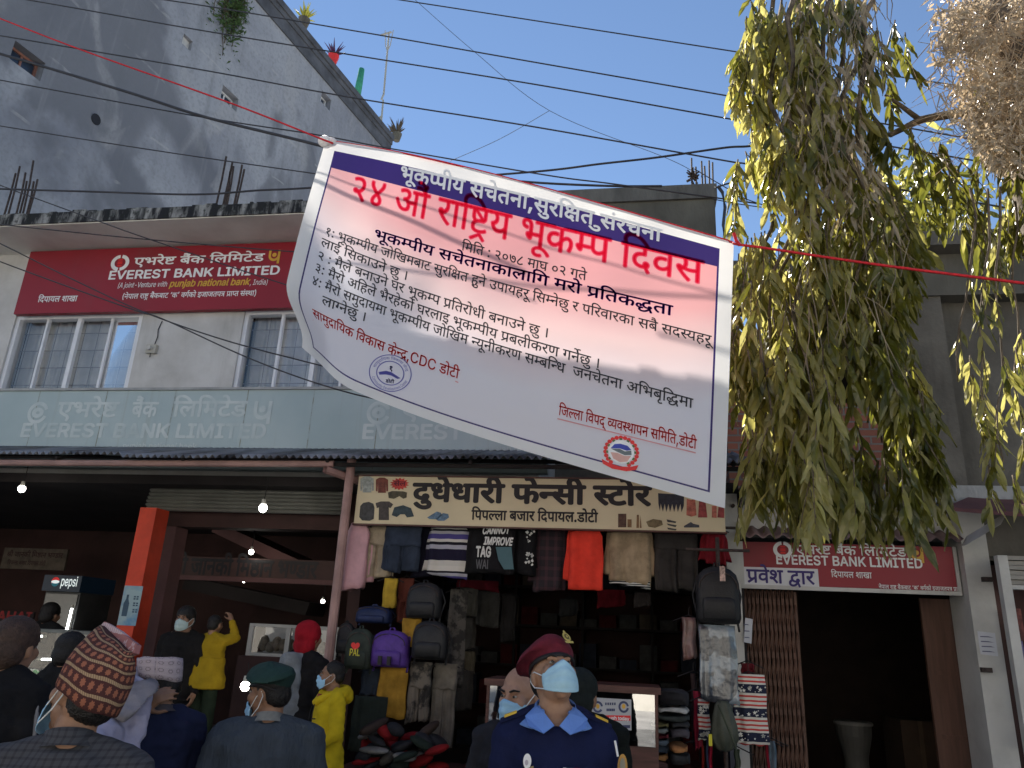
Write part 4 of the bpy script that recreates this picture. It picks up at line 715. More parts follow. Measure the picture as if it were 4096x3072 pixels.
b = MB(); q0, q1 = P(1382, 2052, 6.45), P(1312, 2640, 6.45); b.tube([(q0.x, 6.45, .14), (q0.x, 6.45, za+.02)], .04, 10); b.build('post', M_PIPE, aw)

# junction box with its cable on the bank wall
p = P(612, 1400, YW); jb = thing('junction_box', p, 'small grey junction box with a loose cable on the bank wall', 'junction box')
b = MB(); b.box(p.x-.062, p.x+.062, YW-.045, YW-.001, p.z-.052, p.z+.052); b.build('case', M_GREY, jb)
b = MB(); b.tube([(p.x-.005, YW-.046, p.z), (p.x-.005, YW-.085, p.z)], .026, 10); b.build('socket', M_PLAST, jb)
b = MB(); b.tube([(p.x+.02, YW-.02, p.z+.05), (p.x+.035, YW-.015, p.z+.16), (p.x+.02, YW-.012, p.z+.25), (p.x+.05, YW-.012, p.z+.36)], .006, 5); b.tube([(p.x, YW-.03, p.z-.05), (p.x, YW-.03, p.z-.1)], .006, 5); b.build('cable', M_WIRE, jb)

# red bank sign on the upper wall
def logo(mb, pl, cx, cz, r, white, red):
    for a0, a1 in ((100, 170), (190, 260), (280, 350), (10, 80)): pass
    for a0, a1 in ((97, 263), (-83, 83)): disc2d(mb, pl, cx, cz, r*1.12, r, .004, white, 30, a0, a1, .60)
    for s in (1, -1):
        poly2d(mb, pl, [(cx-.36*r, cz+s*.48*r), (cx+.36*r, cz+s*.48*r), (cx+.22*r, cz+s*.26*r), (cx-.22*r, cz+s*.26*r)][::s], .005, red)
    poly2d(mb, pl, [(cx-.30*r, cz-.18*r), (cx+.30*r, cz-.18*r), (cx+.30*r, cz+.18*r), (cx-.30*r, cz+.18*r)], .005, red)
def pnbmark(mb, pl, cx, cz, r, mi):
    disc2d(mb, pl, cx, cz, r*.95, r*.95, .004, mi, 30, 175, 365, .58); disc2d(mb, pl, cx, cz+.12*r, r*.36, r*.36, .005, mi, 16)
    poly2d(mb, pl, [(cx-.95*r, cz), (cx-.56*r, cz), (cx-.56*r, cz+.95*r), (cx-.95*r, cz+.95*r)], .0045, mi)
    poly2d(mb, pl, [(cx+.56*r, cz-1.4*r), (cx+.95*r, cz-1.4*r), (cx+.95*r, cz+.95*r), (cx+.56*r, cz+.95*r)], .0052, mi)
YS = 7.40
def zx(px, py, Y=YS): q = P(px, py, Y); return q.x, q.z
a = zx(120,1007); c = zx(54,1256); x1 = zx(1450,1225)[0]
bs = thing('bank_sign', (a[0], YS, c[1]), 'large dark red bank sign with white lettering above the upper windows', 'sign')
b = MB(); b.box(c[0], x1, YS, YS+.07, c[1], a[1]); b.build('panel', M_RED, bs)
pl = wallboard(YS); b = MB()
def v2(x, y): return (x*.6329, 800+y*.6329)
def tline(mb, key, l, r, plc, Y, h, crop=v2, **kw):
    """lettering line from its left and right baseline pixels"""
    p, q = P(*crop(*l), Y), P(*crop(*r), Y); z = (p.z+q.z)/2; text(mb, key, plc, p.x, q.x, z, h, **kw)
q = P(*v2(760,398), YS); logo(b, pl, q.x, q.z, .108, 0, 2)
tline(b, 'bank', (845,412), (1665,388), pl, YS, .155, bold=.018, mi=0)
q = P(*v2(1735,352), YS); pnbmark(b, pl, q.x, q.z, .075, 1)
tline(b, 'everest', (680,502), (1768,470), pl, YS, .150, bold=.032, mi=0)
tline(b, 'jv', (740,556), (1055,548), pl, YS, .092, mi=0, slant=.15, bold=.006)
tline(b, 'pnb', (1068,548), (1575,538), pl, YS, .115, mi=1, slant=.18, bold=.035)
tline(b, 'jv2', (1578,537), (1692,535), pl, YS, .092, mi=0, slant=.15)
tline(b, 'lic', (768,626), (1622,604), pl, YS, .098, bold=.012, mi=0)
tline(b, 'branch', (238,647), (485,640), pl, YS, .115, bold=.014, mi=0)
b.build('lettering', [M_WHITE, M_GOLD, M_REDP], bs)

# bleached old signboard over the awning
YB = 7.36; z0, z1 = P(700,1830,YB).z, P(700,1562,YB).z
fb = thing('faded_signboard', (-5, YB, z0), 'long bleached blue-grey signboard with ghost lettering above the awning', 'sign')
b = MB(); b.box(XL, XR+.1, YB, YB+.1, z0-.12, z1); b.build('panel', M_BOARD, fb)
b = MB(); b.box(XL, XR+.1, YB-.02, YB+.1, z1+.002, z1+.03); b.build('top_rail', mat('rail_grey', (.32,.33,.33), .6), fb)
M_GHOST = mat('ghost_letters', (.54,.60,.60), .5, .12, 3.0, col2=(.41,.49,.50), thr=(.35,.6)); M_RUST = mat('rust_run', (.24,.25,.20), .9, .3, 12.0, col2=(.34,.41,.43), thr=(.4,.6))
pl = wallboard(YB); b = MB()
for dx in (0, P(800*1.8517,900*1.8517,YB).x-P(60*1.8517+10,900*1.8517,YB).x):
    def gl(key, l, r, h, **kw):
        p, q = P(*v2(*l), YB), P(*v2(*r), YB); text(b, key, pl, p.x+dx, q.x+dx, (p.z+q.z)/2, h, lift=.002, **kw)
    q = P(*v2(240,1345), YB); disc2d(b, pl, q.x+dx, q.z, .13, .13, .003, 0, 30, 20, 340, .68); disc2d(b, pl, q.x+dx, q.z, .075, .06, .003, 0, 20, inner=.3)
    gl('bank1', (355,1372), (735,1370), .27, bold=.02); gl('bank2', (825,1372), (985,1370), .27, bold=.02); gl('bank3', (1085,1370), (1550,1365), .27, bold=.02)
    q = P(*v2(1660,1330), YB); pnbmark(b, pl, q.x+dx, q.z, .11, 0)
    gl('everest', (118,1503), (1680,1497), .21, bold=.035)
    gl('pnb', (770,1578), (1240,1576), .10, bold=.02)
b.build('lettering', M_GHOST, fb)
for px, py in ((155,1255),(425,1255),(700,1250),(990,1250),(1255,1245),(1520,1240)):
    b = MB(); q = P(*v2(px*1.58, py*1.0), YB); x = q.x; b.add([(x-.006, YB-.0015, z1), (x+.006, YB-.0015, z1), (x+.005, YB-.0015, z0-.1), (x-.005, YB-.0015, z0-.1)], [(0,1,2,3)]); b.build('seam', M_RUST, fb)

# ------------------------------------------------------------------ unfinished concrete building to the right, bank entrance on its ground floor
def r1(x, y): return (2600+.6763*x, 2000+.6763*y)
def c3(x, y): return (2800+.7232*x, 1000+.7232*y)
def c2(x, y): return (2800+.6629*x, .6629*y)
eb = thing('concrete_building', (3.2, 7.6, 0), 'unfinished grey concrete and brick building on the right, bank entrance at its foot', 'building')
YU = 7.7
zsl1 = P(3400, 1935, 6.75).z; zsl0 = P(3400, 2003, 6.75).z
b = MB(); b.box(.93, 9, 6.75, 11.2, zsl0, zsl1); b.build('floor_slab', mat('slab_edge', (.34,.35,.35), .9, .25, 5.0, bump=.4, stretch=(1,1,.4), col2=(.14,.14,.135), thr=(.3,.6)), eb)
zr = P(3900, 985, YU).z
xa = P(2985,1700,YU).x; xb = P(3135,1700,YU).x; xc = P(3060,1250,YU).x; xd = P(3640,1600,YU).x; xe = P(3800,1600,YU).x
b = MB(); b.box(.93, P(3010,1700,YU).x, YU, YU+.22, zsl1+.002, P(2960,1570,YU).z)
b.box(xb+.02, P(3780,1700,YU).x, YU+.02, YU+.22, zsl1+.002, P(3600,1610,YU).z); b.build('brick_infill', M_BRICK, eb)
b = MB(); b.box(xb+.03, xd-.4, YU-.02, YU+.02, zsl1+.003, P(3600,1900,YU).z)
b.box(xd, xe, YU-.12, YU+.3, zsl1+.001, zr-.1); b.box(.93, 1.12, YU+.23, YU+.5, zsl1+.001, zr-.1); b.box(xe+.002, 9, YU+.05, YU+.25, zsl1+.001, zr-.15)
b.build('column', M_CONC, eb)
b = MB(); b.box(.93, 9, YU-.15, YU+.3, zr-.62, zr-.16); b.build('lintel_beam', M_CONCD, eb)
b = MB(); b.box(P(3300,1000,YU).x, 9, YU-.35, YU+4, zr-.155, zr); b.build('roof_slab', M_CONC, eb)
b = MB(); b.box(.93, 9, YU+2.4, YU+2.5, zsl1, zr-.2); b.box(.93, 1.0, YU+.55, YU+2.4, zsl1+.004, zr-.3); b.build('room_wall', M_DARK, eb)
b = MB(); q0 = P(3450,1150,YU-.05); q1 = P(3700,1560,YU-.05); b.box(q0.x, q1.x, YU-.05, YU-.0, q1.z, q0.z); b.build('plaster_panel', M_CONC, eb)
b = MB(); q0, q1 = P(3755,940,YU+.6), P(3850,1015,YU+.6); b.box(q0.x, q1.x, YU+.2, YU+1.0, zr+.003, q0.z); b.build('water_tank', mat('pale_tank', (.45,.46,.46), .7), eb)
b = MB(); q0, q1 = P(3575, 1240, YU-.1), P(3650, 1150, YU-.1); b.tube([(q0.x, YU-.2, q0.z), (q0.x, YU-.05, q0.z)], .12, 12); b.build('wall_lamp', M_BLACK, eb)
# taller block behind with starter bars on its parapet
lt = thing('parapet_block', (0, 9, 0), 'dark concrete upper block behind the banner with rebar on its roof', 'building')
xr = P(2868, 760, 9).x; zt = P(2600, 745, 9).z; xl = P(2150, 760, 9).x; zpb = P(2600, 800, 9).z
b = MB(); b.box(xl, xr, 9.0, 10.2, zpb, zt); b.build('parapet', M_CONC if False else mat('parapet_concrete', (.12,.115,.105), .95, .3, 3.0, bump=.4, stretch=(1,1,.3)), lt)
b = MB(); b.box(xl+.03, xr-.03, 9.04, 10.1, 3.3, zpb-.002); b.build('wall', M_CONCD, lt)
for (bx, by), (tx, ty) in [((2768,735),(2766,633)),((2786,735),(2783,668)),((2810,735),(2806,645)),((2822,738),(2818,665)),((2838,735),(2836,643)),((2852,735),(2850,650))]:
    p0, p1 = P(bx, by+12, 9.2), P(tx, ty, 9.2); m = MB(); m.tube([p0, p1], .013, 5); m.build('rebar', M_STEEL, lt)
m = MB(); c_ = P(2772, 705, 9.2); rng = random.Random(4)
for k in range(14): d = Vector((rng.uniform(-1,1),rng.uniform(-1,1),rng.uniform(-1,1)))*.1; m.tube([c_+d, c_-d*.3, c_+Vector((d.y,d.x,-d.z))], .012, 4)
m.build('wire_tangle', M_STEEL, lt)
m = MB(); m.tube([P(2872,745,8.95), P(2890,770,8.95), P(2900,830,8.95), P(2893,900,8.95), P(2898,960,8.95)], .022, 6); m.build('conduit', M_WIRE, lt)

# ground floor of the entrance
YE = 7.0
zh1 = P(3400, 2178, YE).z; zh0 = P(3400, 2368, YE).z
b = MB(); b.box(.93, 9, 7.02, 7.3, P(3400,2140,7.0).z, zsl0-.003); b.build('entrance_beam', M_WHITEP, eb)
xp0, xp1 = P(2903,2200,6.95).x, P(2957,2200,6.95).x
b = MB(); b.box(xp0, xp1, 6.93, 7.28, .14, P(2930,1975,6.93).z); b.build('post', M_WHITEP, eb)
xk0, xk1 = P(3872,2380,6.9).x, P(3975,2380,6.9).x
b = MB(); b.box(xk0, xk1, 6.88, 7.29, .14, zsl0-.004); b.build('column', M_WHITEP, eb)
b = MB(); q0, q1 = P(*r1(1870,240),6.8), P(*r1(2075,118),6.3)
b.obox((q0+q1)/2, (q1-q0)/2, Vector((0,.05,0)), Vector((.5,0,.8)).normalized()*.05); b.build('brace', M_WHITEP, eb)
b = MB()
for x, z in ((r1(1985,470)), (r1(1980,1005))): q = P(x, z, 6.87); b.box(q.x-.03, q.x+.045, 6.84, 6.879, q.z-.018, q.z+.018)
for x, z in ((r1(490,35)), (r1(530,140)), (r1(535,180))): q = P(x, z, 6.92); b.tube([(q.x, 6.9, q.z), (q.x, 6.93, q.z)], .017, 8)
b.build('bracket', M_STEEL, eb)
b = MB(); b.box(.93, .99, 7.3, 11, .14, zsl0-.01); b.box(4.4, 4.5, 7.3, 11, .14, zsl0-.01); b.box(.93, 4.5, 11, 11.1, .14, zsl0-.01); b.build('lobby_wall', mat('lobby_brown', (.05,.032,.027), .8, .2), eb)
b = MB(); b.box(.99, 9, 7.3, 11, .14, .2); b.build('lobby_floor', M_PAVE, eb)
b = MB(); corrugated(b, P(2962,2150,6.8).x, xk0-.01, 6.80, P(3400,2150,6.8).z, 7.01, P(3400,2118,7.0).z, .11, .016, random.Random(2), .03); solid(b.build('eave_sheet', mat('pinkish_sheet', (.22,.15,.14), .7, .3, 4.0), eb, True), .003)
es = thing('entrance_sign', (2, YE, zh0), 'dark red bank sign above the entrance with a white door notice on it', 'sign')
xs0, xs1 = P(2962,2360,YE).x+.006, xk0-.012
b = MB(); b.box(xs0+.03, xs1-.03, YE-.015, YE+.015, zh0+.035, zh1); b.build('panel', M_RED, es)
b = MB(); b.box(xs0, xs1, YE-.025, YE+.015, zh0, zh0+.032); b.box(xs0, xs0+.028, YE-.025, YE+.015, zh0+.034, zh1); b.box(xs1-.028, xs1, YE-.025, YE+.015, zh0+.034, zh1); b.build('frame', M_WHITEP, es)
pl = wallboard(YE-.016); b = MB()
q = P(*r1(783,296), YE); logo(b, pl, q.x, q.z, .072, 0, 2)
tline(b, 'bank', (862,322), (1512,332), pl, YE, .115, crop=r1, bold=.016)
q = P(*r1(1572,318), YE); pnbmark(b, pl, q.x, q.z, .055, 1)
tline(b, 'everest', (742,380), (1612,403), pl, YE, .105, crop=r1, bold=.03)
tline(b, 'branch', (1070,458), (1308,464), pl, YE, .075, crop=r1, bold=.01)
tline(b, 'lic2', (1350,525), (1842,540), pl, YE, .048, crop=r1, bold=.01)
b.build('lettering', [M_WHITE, M_GOLD, M_REDP], es)
q0, q1 = P(*r1(548,396), YE), P(*r1(998,520), YE); b = MB(); b.box(q0.x, q1.x, YE-.024, YE-.017, q1.z, q0.z); nb = b.build('door_notice', mat('notice_white', (.66,.66,.68), .6, .05), es)
b = MB(); tline(b, 'entry', (572,488), (970,500), wallboard(YE-.0245), YE, .17, crop=r1, bold=.02); b.build('lettering', M_NAVY, nb)
# collapsible gate, door leaf, drum, table
cg = thing('collapsible_gate', (1.1, 7.15, .14), 'brown collapsible steel gate folded beside the entrance opening', 'gate')
xg0, xg1 = P(2975,2500,7.15).x, P(3195,2500,7.15).x
b = MB(); n = 13
for k in range(n): x = xg0+(xg1-xg0)*(k+.5)/n; b.box(x-.012, x+.012, 7.13, 7.17, .2, zh0-.01)
b.build('bar', M_BROWN, cg)
b = MB()
for k in range(n-1):
    x = xg0+(xg1-xg0)*(k+.5)/n; d = (xg1-xg0)/n
    for j in range(9): z = .3+j*.22; b.tube([(x, 7.12, z), (x+d, 7.12, z+.17)], .006, 4); b.tube([(x+d, 7.18, z), (x, 7.18, z+.17)], .006, 4)
b.build('lattice', M_BROWN, cg)
b = MB(); b.box(xg0, xg1, 7.20, 7.215, .2, zh0-.01); b.build('backing_sheet', mat('gate_sheet', (.10,.06,.045), .7, .2), cg)
dl = thing('door_leaf', (2.4, 7.5, .14), 'brown metal door leaf standing open inside the bank entrance', 'door')
x0, x1 = P(3700,2600,7.45).x, P(3895,2600,7.45).x
b = MB(); b.box(x0, x1, 7.43, 7.47, .2, zh0-.0); b.build('panel', M_BROWN, dl)
b = MB()
for z in (.5, 1.0, 1.5): b.box(x0+.05, x1-.05, 7.42, 7.43, z, z+.03)
b.build('rail', M_BROWN, dl)
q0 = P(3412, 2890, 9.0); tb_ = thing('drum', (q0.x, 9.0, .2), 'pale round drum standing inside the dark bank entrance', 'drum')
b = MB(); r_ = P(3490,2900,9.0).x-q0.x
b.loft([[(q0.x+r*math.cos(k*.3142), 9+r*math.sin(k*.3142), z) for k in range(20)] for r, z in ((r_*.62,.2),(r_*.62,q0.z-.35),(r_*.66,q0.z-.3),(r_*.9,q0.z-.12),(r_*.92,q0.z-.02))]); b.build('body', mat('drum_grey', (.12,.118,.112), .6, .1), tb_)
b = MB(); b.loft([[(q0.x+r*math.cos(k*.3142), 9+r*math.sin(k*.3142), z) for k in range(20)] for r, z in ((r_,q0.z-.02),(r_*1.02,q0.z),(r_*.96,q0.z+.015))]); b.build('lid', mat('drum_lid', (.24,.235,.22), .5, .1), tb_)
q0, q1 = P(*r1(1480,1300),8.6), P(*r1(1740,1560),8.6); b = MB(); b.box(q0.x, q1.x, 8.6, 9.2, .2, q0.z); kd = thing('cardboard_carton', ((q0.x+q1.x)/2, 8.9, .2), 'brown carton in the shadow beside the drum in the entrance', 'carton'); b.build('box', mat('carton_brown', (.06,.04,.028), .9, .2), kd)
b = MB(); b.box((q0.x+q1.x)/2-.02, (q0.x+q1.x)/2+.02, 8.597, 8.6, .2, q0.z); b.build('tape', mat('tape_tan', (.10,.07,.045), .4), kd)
# notice on the white column, papers by the post
M_PAPER = mat('paper', (.55,.56,.60), .8, .05, 6.0)
def paper(tl, br, Y, label, crop, lines=4, tilt=0.0, group=None):
    q0, q1 = P(*crop(*tl), Y), P(*crop(*br), Y); t = thing('paper_notice', ((q0.x+q1.x)/2, Y, q1.z), label, 'notice', group)
    b = MB(); d = tilt*(q0.z-q1.z)
    b.prism([(q0.x+d, Y, q0.z), (q1.x+d, Y, q0.z-.01), (q1.x, Y, q1.z), (q0.x, Y, q1.z+.01)], (0, -.002, 0)); b.build('sheet', M_PAPER, t)
    b = MB(); w_ = q1.x-q0.x; h = q0.z-q1.z; rr = random.Random(lines)
    for k in range(lines): z = q0.z-h*(k+1)/(lines+1); b.add([(q0.x+w_*.12, Y-.0035, z), (q0.x+w_*rr.uniform(.5,.88), Y-.0035, z), (q0.x+w_*.88, Y-.0035, z-.008), (q0.x+w_*.12, Y-.0035, z-.008)], [(0,1,2,3)])
    b.build('print', mat('grey_ink', (.12,.12,.2), .8), t)
paper((1935,775), (2060,925), 6.876, 'pale printed notice pasted on the white column beside the entrance', r1, 4)
paper((548,695), (600,850), 6.9, 'white paper tag hanging beside the white post above striped shirt', r1, 3, .1)
# neighbour's porch at the far right
nb = thing('neighbour_shop', (4.2, 6.6, 0), 'white framed neighbouring shop front at the right edge under a maroon awning', 'shop')
q0, q1 = P(*r1(2040,345),6.6), P(*r1(2060,345),6.6)
xn = q0.x
b = MB(); b.box(xn, xn+.07, 6.55, 6.62, .14, P(*r1(2030,330),6.6).z); b.box(xn+.071, 9, 6.55, 6.62, P(*r1(2100,505),6.6).z-.03, P(*r1(2100,505),6.6).z); b.build('frame', M_WHITEP, nb)
b = MB(); zt_, zb2 = P(*r1(2100,330),6.7).z, P(*r1(2100,500),6.7).z
for k in range(6): z = zb2+(zt_-zb2)*k/6; b.box(xn+.07, 9, 6.66-.02*(k%2), 6.72, z, z+(zt_-zb2)/6-.006)
b.build('shutter', mat('shutter_pale', (.30,.28,.25), .6, .15), nb)
b = MB(); b.prism([P(*r1(1755,62),6.2), P(*r1(1930,-15),6.9), P(*r1(2400,-10),6.9), P(*r1(2500,118),6.2), P(*r1(2000,84),6.2)], (0,.02,.03)); b.build('awning', mat('maroon_awning', (.12,.045,.04), .7, .2), nb)
b = MB(); b.box(xn+.075, 9, 7.4, 7.45, .14, zt_); b.build('back_wall', M_MAROON, nb)
b = MB(); b.box(xk1+.002, 9, 6.9, 7.2, zt_+.02, zsl0-.005); b.build('beam', M_CONC, nb)
for (tl, br, colr, lab) in (((2110,640),(2200,830),(.16,.05,.04),'dark red poster'), ((2120,830),(2230,1040),(.14,.12,.25),'purple poster'), ((2165,1050),(2260,1160),(.45,.40,.36),'cream poster'), ((2175,1165),(2270,1330),(.13,.15,.25),'blue poster'), ((2190,1340),(2290,1480),(.40,.08,.05),'red poster')):
    q0, q1 = P(*r1(*tl),6.75), P(*r1(*br),6.75); b = MB(); b.box(q0.x, max(q1.x,q0.x+.1), 6.75, 6.755, q1.z, q0.z); b.build('poster', mat(lab.replace(' ','_'), colr, .7, .5, 14.0), nb)['label'] = lab+' in the shop front'
p = P(*r1(2098,612),7.3)
M_BULB = emat('lit_bulb', (1,.97,.88), 14.0)

# ------------------------------------------------------------------ the banner and its rope
BY = lambda s: 4.75-.8*s
def hom(src, dst):
    A = []; y = []
    for (u, v), (x, z) in zip(src, dst):
        A.append([u, v, 1, 0, 0, 0, -u*x, -v*x]); y.append(x); A.append([0, 0, 0, u, v, 1, -u*z, -v*z]); y.append(z)
    return np.append(np.linalg.solve(np.array(A, float), np.array(y, float)), 1).reshape(3, 3)
BC = [(703,307), (1585,524), (1566,1098), (588,748)]
HB = hom([(0,0),(1,0),(1,1),(0,1)], BC); HBI = np.linalg.inv(HB)
def st(x, y): q = HBI @ np.array([x, y, 1.0]); return q[0]/q[2], q[1]/q[2]
def sm(a, b, x): t = min(1, max(0, (x-a)/(b-a))); return t*t*(3-2*t)
def disp(s, t):
    """flat displacement of the hanging sheet in the drawing plane"""
    f = (1-sm(0, .22, s))*sm(.70, 1.0, t)
    bow = math.sin(math.pi*min(1, max(0, s))**.72); dy = float(np.interp(t, [0, .08, .2, .38, .6, .85, 1.0], [-20, -3, 14, 20, 30, 38, 38]))
    return (-6*math.sin(math.pi*t)*(1-sm(0, .25, s))+64*f, dy*bow+2*f-2*(1-sm(0, .10, s))*(1-sm(0, .12, t)))
def stx(x, y):
    a, c = x, y
    for k in range(6): s, t = st(a, c); d = disp(s, t); a, c = x-d[0], y-d[1]
    return st(a, c)
def ban(s, t, lift=0.0):
    q = HB @ np.array([s, t, 1.0]); x, y = q[0]/q[2], q[1]/q[2]
    d = disp(s, t); x += d[0]; y += d[1]                                                          # sagging hem, loose lower left corner
    Y = BY(s)+.035*math.sin(7.5*s+1.5*t)+.02*math.sin(3.0*s-5*t)+.05*math.sin(math.pi*s)*t
    Y += .30*(1-sm(0, .13, s))**1.5*(.25+.75*sm(.35, 1.0, t)) + .012*math.sin(26*s+4*t)*(1-t)**2
    Y += .006*noise.noise((s*9, t*6, 1.3)) + .010*noise.noise((s*4, t*11, 7.3))
    p = PF(x, y, Y)
    return p
def banl(u, v, l):
    """lettering on the banner: u, v are drawing-plane pixels; lifted towards the street"""
    s, t = stx(u, v); p = ban(s, t); return p+(CAM-p).normalized()*l
def bannermat():
    m = bpy.data.materials.new('printed_flex'); m.use_nodes = True; t = m.node_tree; b = t.nodes['Principled BSDF']; b.inputs['Roughness'].default_value = .42
    uv = nn(t, 'ShaderNodeUVMap'); sp = nn(t, 'ShaderNodeSeparateXYZ'); t.links.new(uv.outputs[0], sp.inputs[0])
    no = nn(t, 'ShaderNodeTexNoise', Scale=2.2, Detail=3.0); t.links.new(uv.outputs[0], no.inputs['Vector'])
    def m_(op, a, c, clamp=False):
        n = nn(t, 'ShaderNodeMath', operation=op, use_clamp=clamp)
        for i, v in enumerate((a, c)):
            if isinstance(v, (int, float)): n.inputs[i].default_value = v
            else: t.links.new(v, n.inputs[i])
        return n.outputs[0]
    s, v = sp.outputs[0], sp.outputs[1]
    d = m_('SUBTRACT', s, .56); d2 = m_('MULTIPLY', m_('MULTIPLY', d, d), .75)
    q = m_('ADD', m_('ADD', v, d2), m_('MULTIPLY', m_('SUBTRACT', no.outputs[0], .5), .16))
    q = m_('SUBTRACT', q, m_('MULTIPLY', s, .10))
    rp = nn(t, 'ShaderNodeValToRGB'); cr = rp.color_ramp
    cr.elements[0].position = .10; cr.elements[0].color = (.81,.36,.38,1); cr.elements[1].position = .70; cr.elements[1].color = (.84,.82,.88,1)
    e = cr.elements.new(.30); e.color = (.82,.42,.43,1); e = cr.elements.new(.47); e.color = (.84,.62,.62,1)
    t.links.new(q, rp.inputs[0]); t.links.new(rp.outputs[0], b.inputs['Base Color'])
    tr = nn(t, 'ShaderNodeBsdfTranslucent'); t.links.new(rp.outputs[0], tr.inputs[0]); mx = nn(t, 'ShaderNodeMixShader'); mx.inputs[0].default_value = .35
    t.links.new(b.outputs[0], mx.inputs[1]); t.links.new(tr.outputs[0], mx.inputs[2]); t.links.new(mx.outputs[0], t.nodes['Material Output'].inputs[0]); return m
M_FLEX = bannermat(); M_FLEXW = mat('flex_white', (.85,.84,.83), .45, .03, 2.0, trans=.33); M_FLEXN = mat('flex_navy', (.040,.022,.15), .45, .05, 2.0, trans=.25)
SL, SR, TB = .033, .972, .962
Sg = sorted(set([0, .008, .016, .024, SL, SL+.004] + [SL+.004+(SR-.004-SL-.004)*k/64 for k in range(65)] + [SR-.004, SR, SR+.01, SR+.02, 1]))
Tg = sorted(set([0, .012, .026, .042] + [.118] + [.118+(TB-.006-.118)*k/36 for k in range(37)] + [.08, TB-.006, TB, TB+.012, TB+.026, 1]))
bn = thing('banner', ban(.5, 1), 'pink and white printed event banner with red headline strung across the street', 'banner')
V = [ban(s, t) for t in Tg for s in Sg]; F = []; MI = []; n = len(Sg)
for j in range(len(Tg)-1):
    for i in range(n-1):
        F.append((j*n+i, (j+1)*n+i, (j+1)*n+i+1, j*n+i+1)); s = (Sg[i]+Sg[i+1])/2; t = (Tg[j]+Tg[j+1])/2
        if s < SL or s > SR or t > TB or t < .042: MI.append(1)
        elif t < .118 or s < SL+.004 or s > SR-.004 or t > TB-.006: MI.append(2)
        else: MI.append(0)
me = bpy.data.meshes.new('sheet'); me.from_pydata(V, [], F)
for m in (M_FLEX, M_FLEXW, M_FLEXN): me.materials.append(m)
me.polygons.foreach_set('material_index', MI); me.polygons.foreach_set('use_smooth', [True]*len(F))
uvl = me.uv_layers.new(name='UVMap'); st_ = [(s, t) for t in Tg for s in Sg]
for lp in me.loops: uvl.data[lp.index].uv = st_[lp.vertex_index]
bsh = parent(link(bpy.data.objects.new('sheet', me)), bn)
def bline(key, l, r, h, _, bold=.012, under=None, lift=.003):
    """one printed line from its left to its right baseline point (survey-image pixels); h = em as a share of the banner height"""
    s0, t0 = stx(*l); s1, t1 = stx(*r); h /= 1000
    def pl_(u, v, lf):
        s, t = s0+(s1-s0)*u, t0+(t1-t0)*u-v; p = ban(s, t); return p+(CAM-p).normalized()*lf
    mb = MB(); k = 1/(sum(_G[i][0] for i in TX[key])/400)
    if under: text(mb, key, pl_, 0, 1, 0, h, bold=under, lift=lift, mi=1); text(mb, key, pl_, 0, 1, 0, h, bold=bold, lift=lift+.006, mi=0)
    else: text(mb, key, pl_, 0, 1, 0, h, bold=bold, lift=lift, mi=0)
    return mb
def bput(mb, mats): return mb.build('lettering', mats, bn, fix=False)
M_CRIM = filmmat('crimson_ink_film', (.97,.62,.74)); M_INK = mat('ink_print', (.018,.016,.022), .5, .1); M_PURP = filmmat('violet_ink_film', (.42,.30,.62)); M_REDT = filmmat('red_ink_film', (.93,.50,.48)); M_SEAL = filmmat('seal_ink_film', (.30,.30,.62)); M_HEADW = mat('header_white', (.90,.89,.88), .45, .03, 2.0)
bput(bline('head', (862,386), (1428,522), 74, None, .022), M_HEADW)
bput(bline('title', (752,426), (1518,614), 152, None, .024), M_CRIM)
bput(bline('date', (996,540), (1266,606), 58, None, .008), M_INK)
bput(bline('sub', (806,514), (1452,682), 64, None, .022), M_PURP)
bput(bline('l1', (700,506), (1536,745), 56, None, .008), M_INK)
bput(bline('l2', (692,530), (880,606), 57, None, .008), M_INK)
bput(bline('l3', (684,558), (1185,730), 56, None, .008), M_INK)
bput(bline('l4', (678,584), (1296,796), 56, None, .008), M_INK)
bput(bline('l5', (672,612), (1496,882), 56, None, .008), M_INK)
bput(bline('l6', (694,656), (790,695), 57, None, .008), M_INK)
m = bline('r1', (677,684), (990,818), 56, None, .010); m.add([banl(x, y, .003) for x, y in ((676,690),(990,825),(990,827.5),(676,692.5))], [(0,1,2,3)]); bput(m, M_REDT)
m = bline('r2', (1206,896), (1504,970), 54, None, .010); m.add([banl(x, y, .003) for x, y in ((1204,903),(1503,977),(1503,979.5),(1204,905.5))], [(0,1,2,3)]); bput(m, M_REDT)
# round seal and the emblem
sk = lambda cx, cy, rx, ry: (lambda u, v, l: banl(cx+u*rx+v*4, cy-v*ry+u*6, l))
m = MB(); pl = sk(843, 806, 46, 40)
for r, w_ in ((1.0, .955), (.66, .925)): disc2d(m, pl, 0, 0, r, r, .003, 0, 44, inner=w_)
def arc(mb, key, pl, r, a0, a1, h, flip=False):
    ids = TX[key]; L = sum(_G[i][0] for i in ids)/400; x = 0
    for i in ids:
        V, F = glyph(i)
        if V: 
            o = []
            for p in V:
                a = R(a0+(a1-a0)*(p[0]+x)/L); rr = r+(-p[1] if flip else p[1])*h; o.append(pl(rr*math.cos(a), rr*math.sin(a), .003))
            mb.add(o, F)
        x += _G[i][0]/400
arc(m, 'ring1', pl, .73, 165, 15, .20); arc(m, 'ring2', pl, .90, 200, 340, .20, True)
text(m, 'doti', pl, -.18, .22, -.52, .25, bold=.02)
poly2d(m, pl, [(-.55,-.02),(-.2,.10),(.05,.06),(.5,-.2),(.36,-.26),(.05,-.12),(-.2,-.10),(-.5,-.16)], .003); text(m, 'one', pl, -.1, .12, .12, .42, bold=.02)
m.build('seal', M_SEAL, bn, fix=False)
m = MB(); pl = sk(1342, 976, 38, 34)
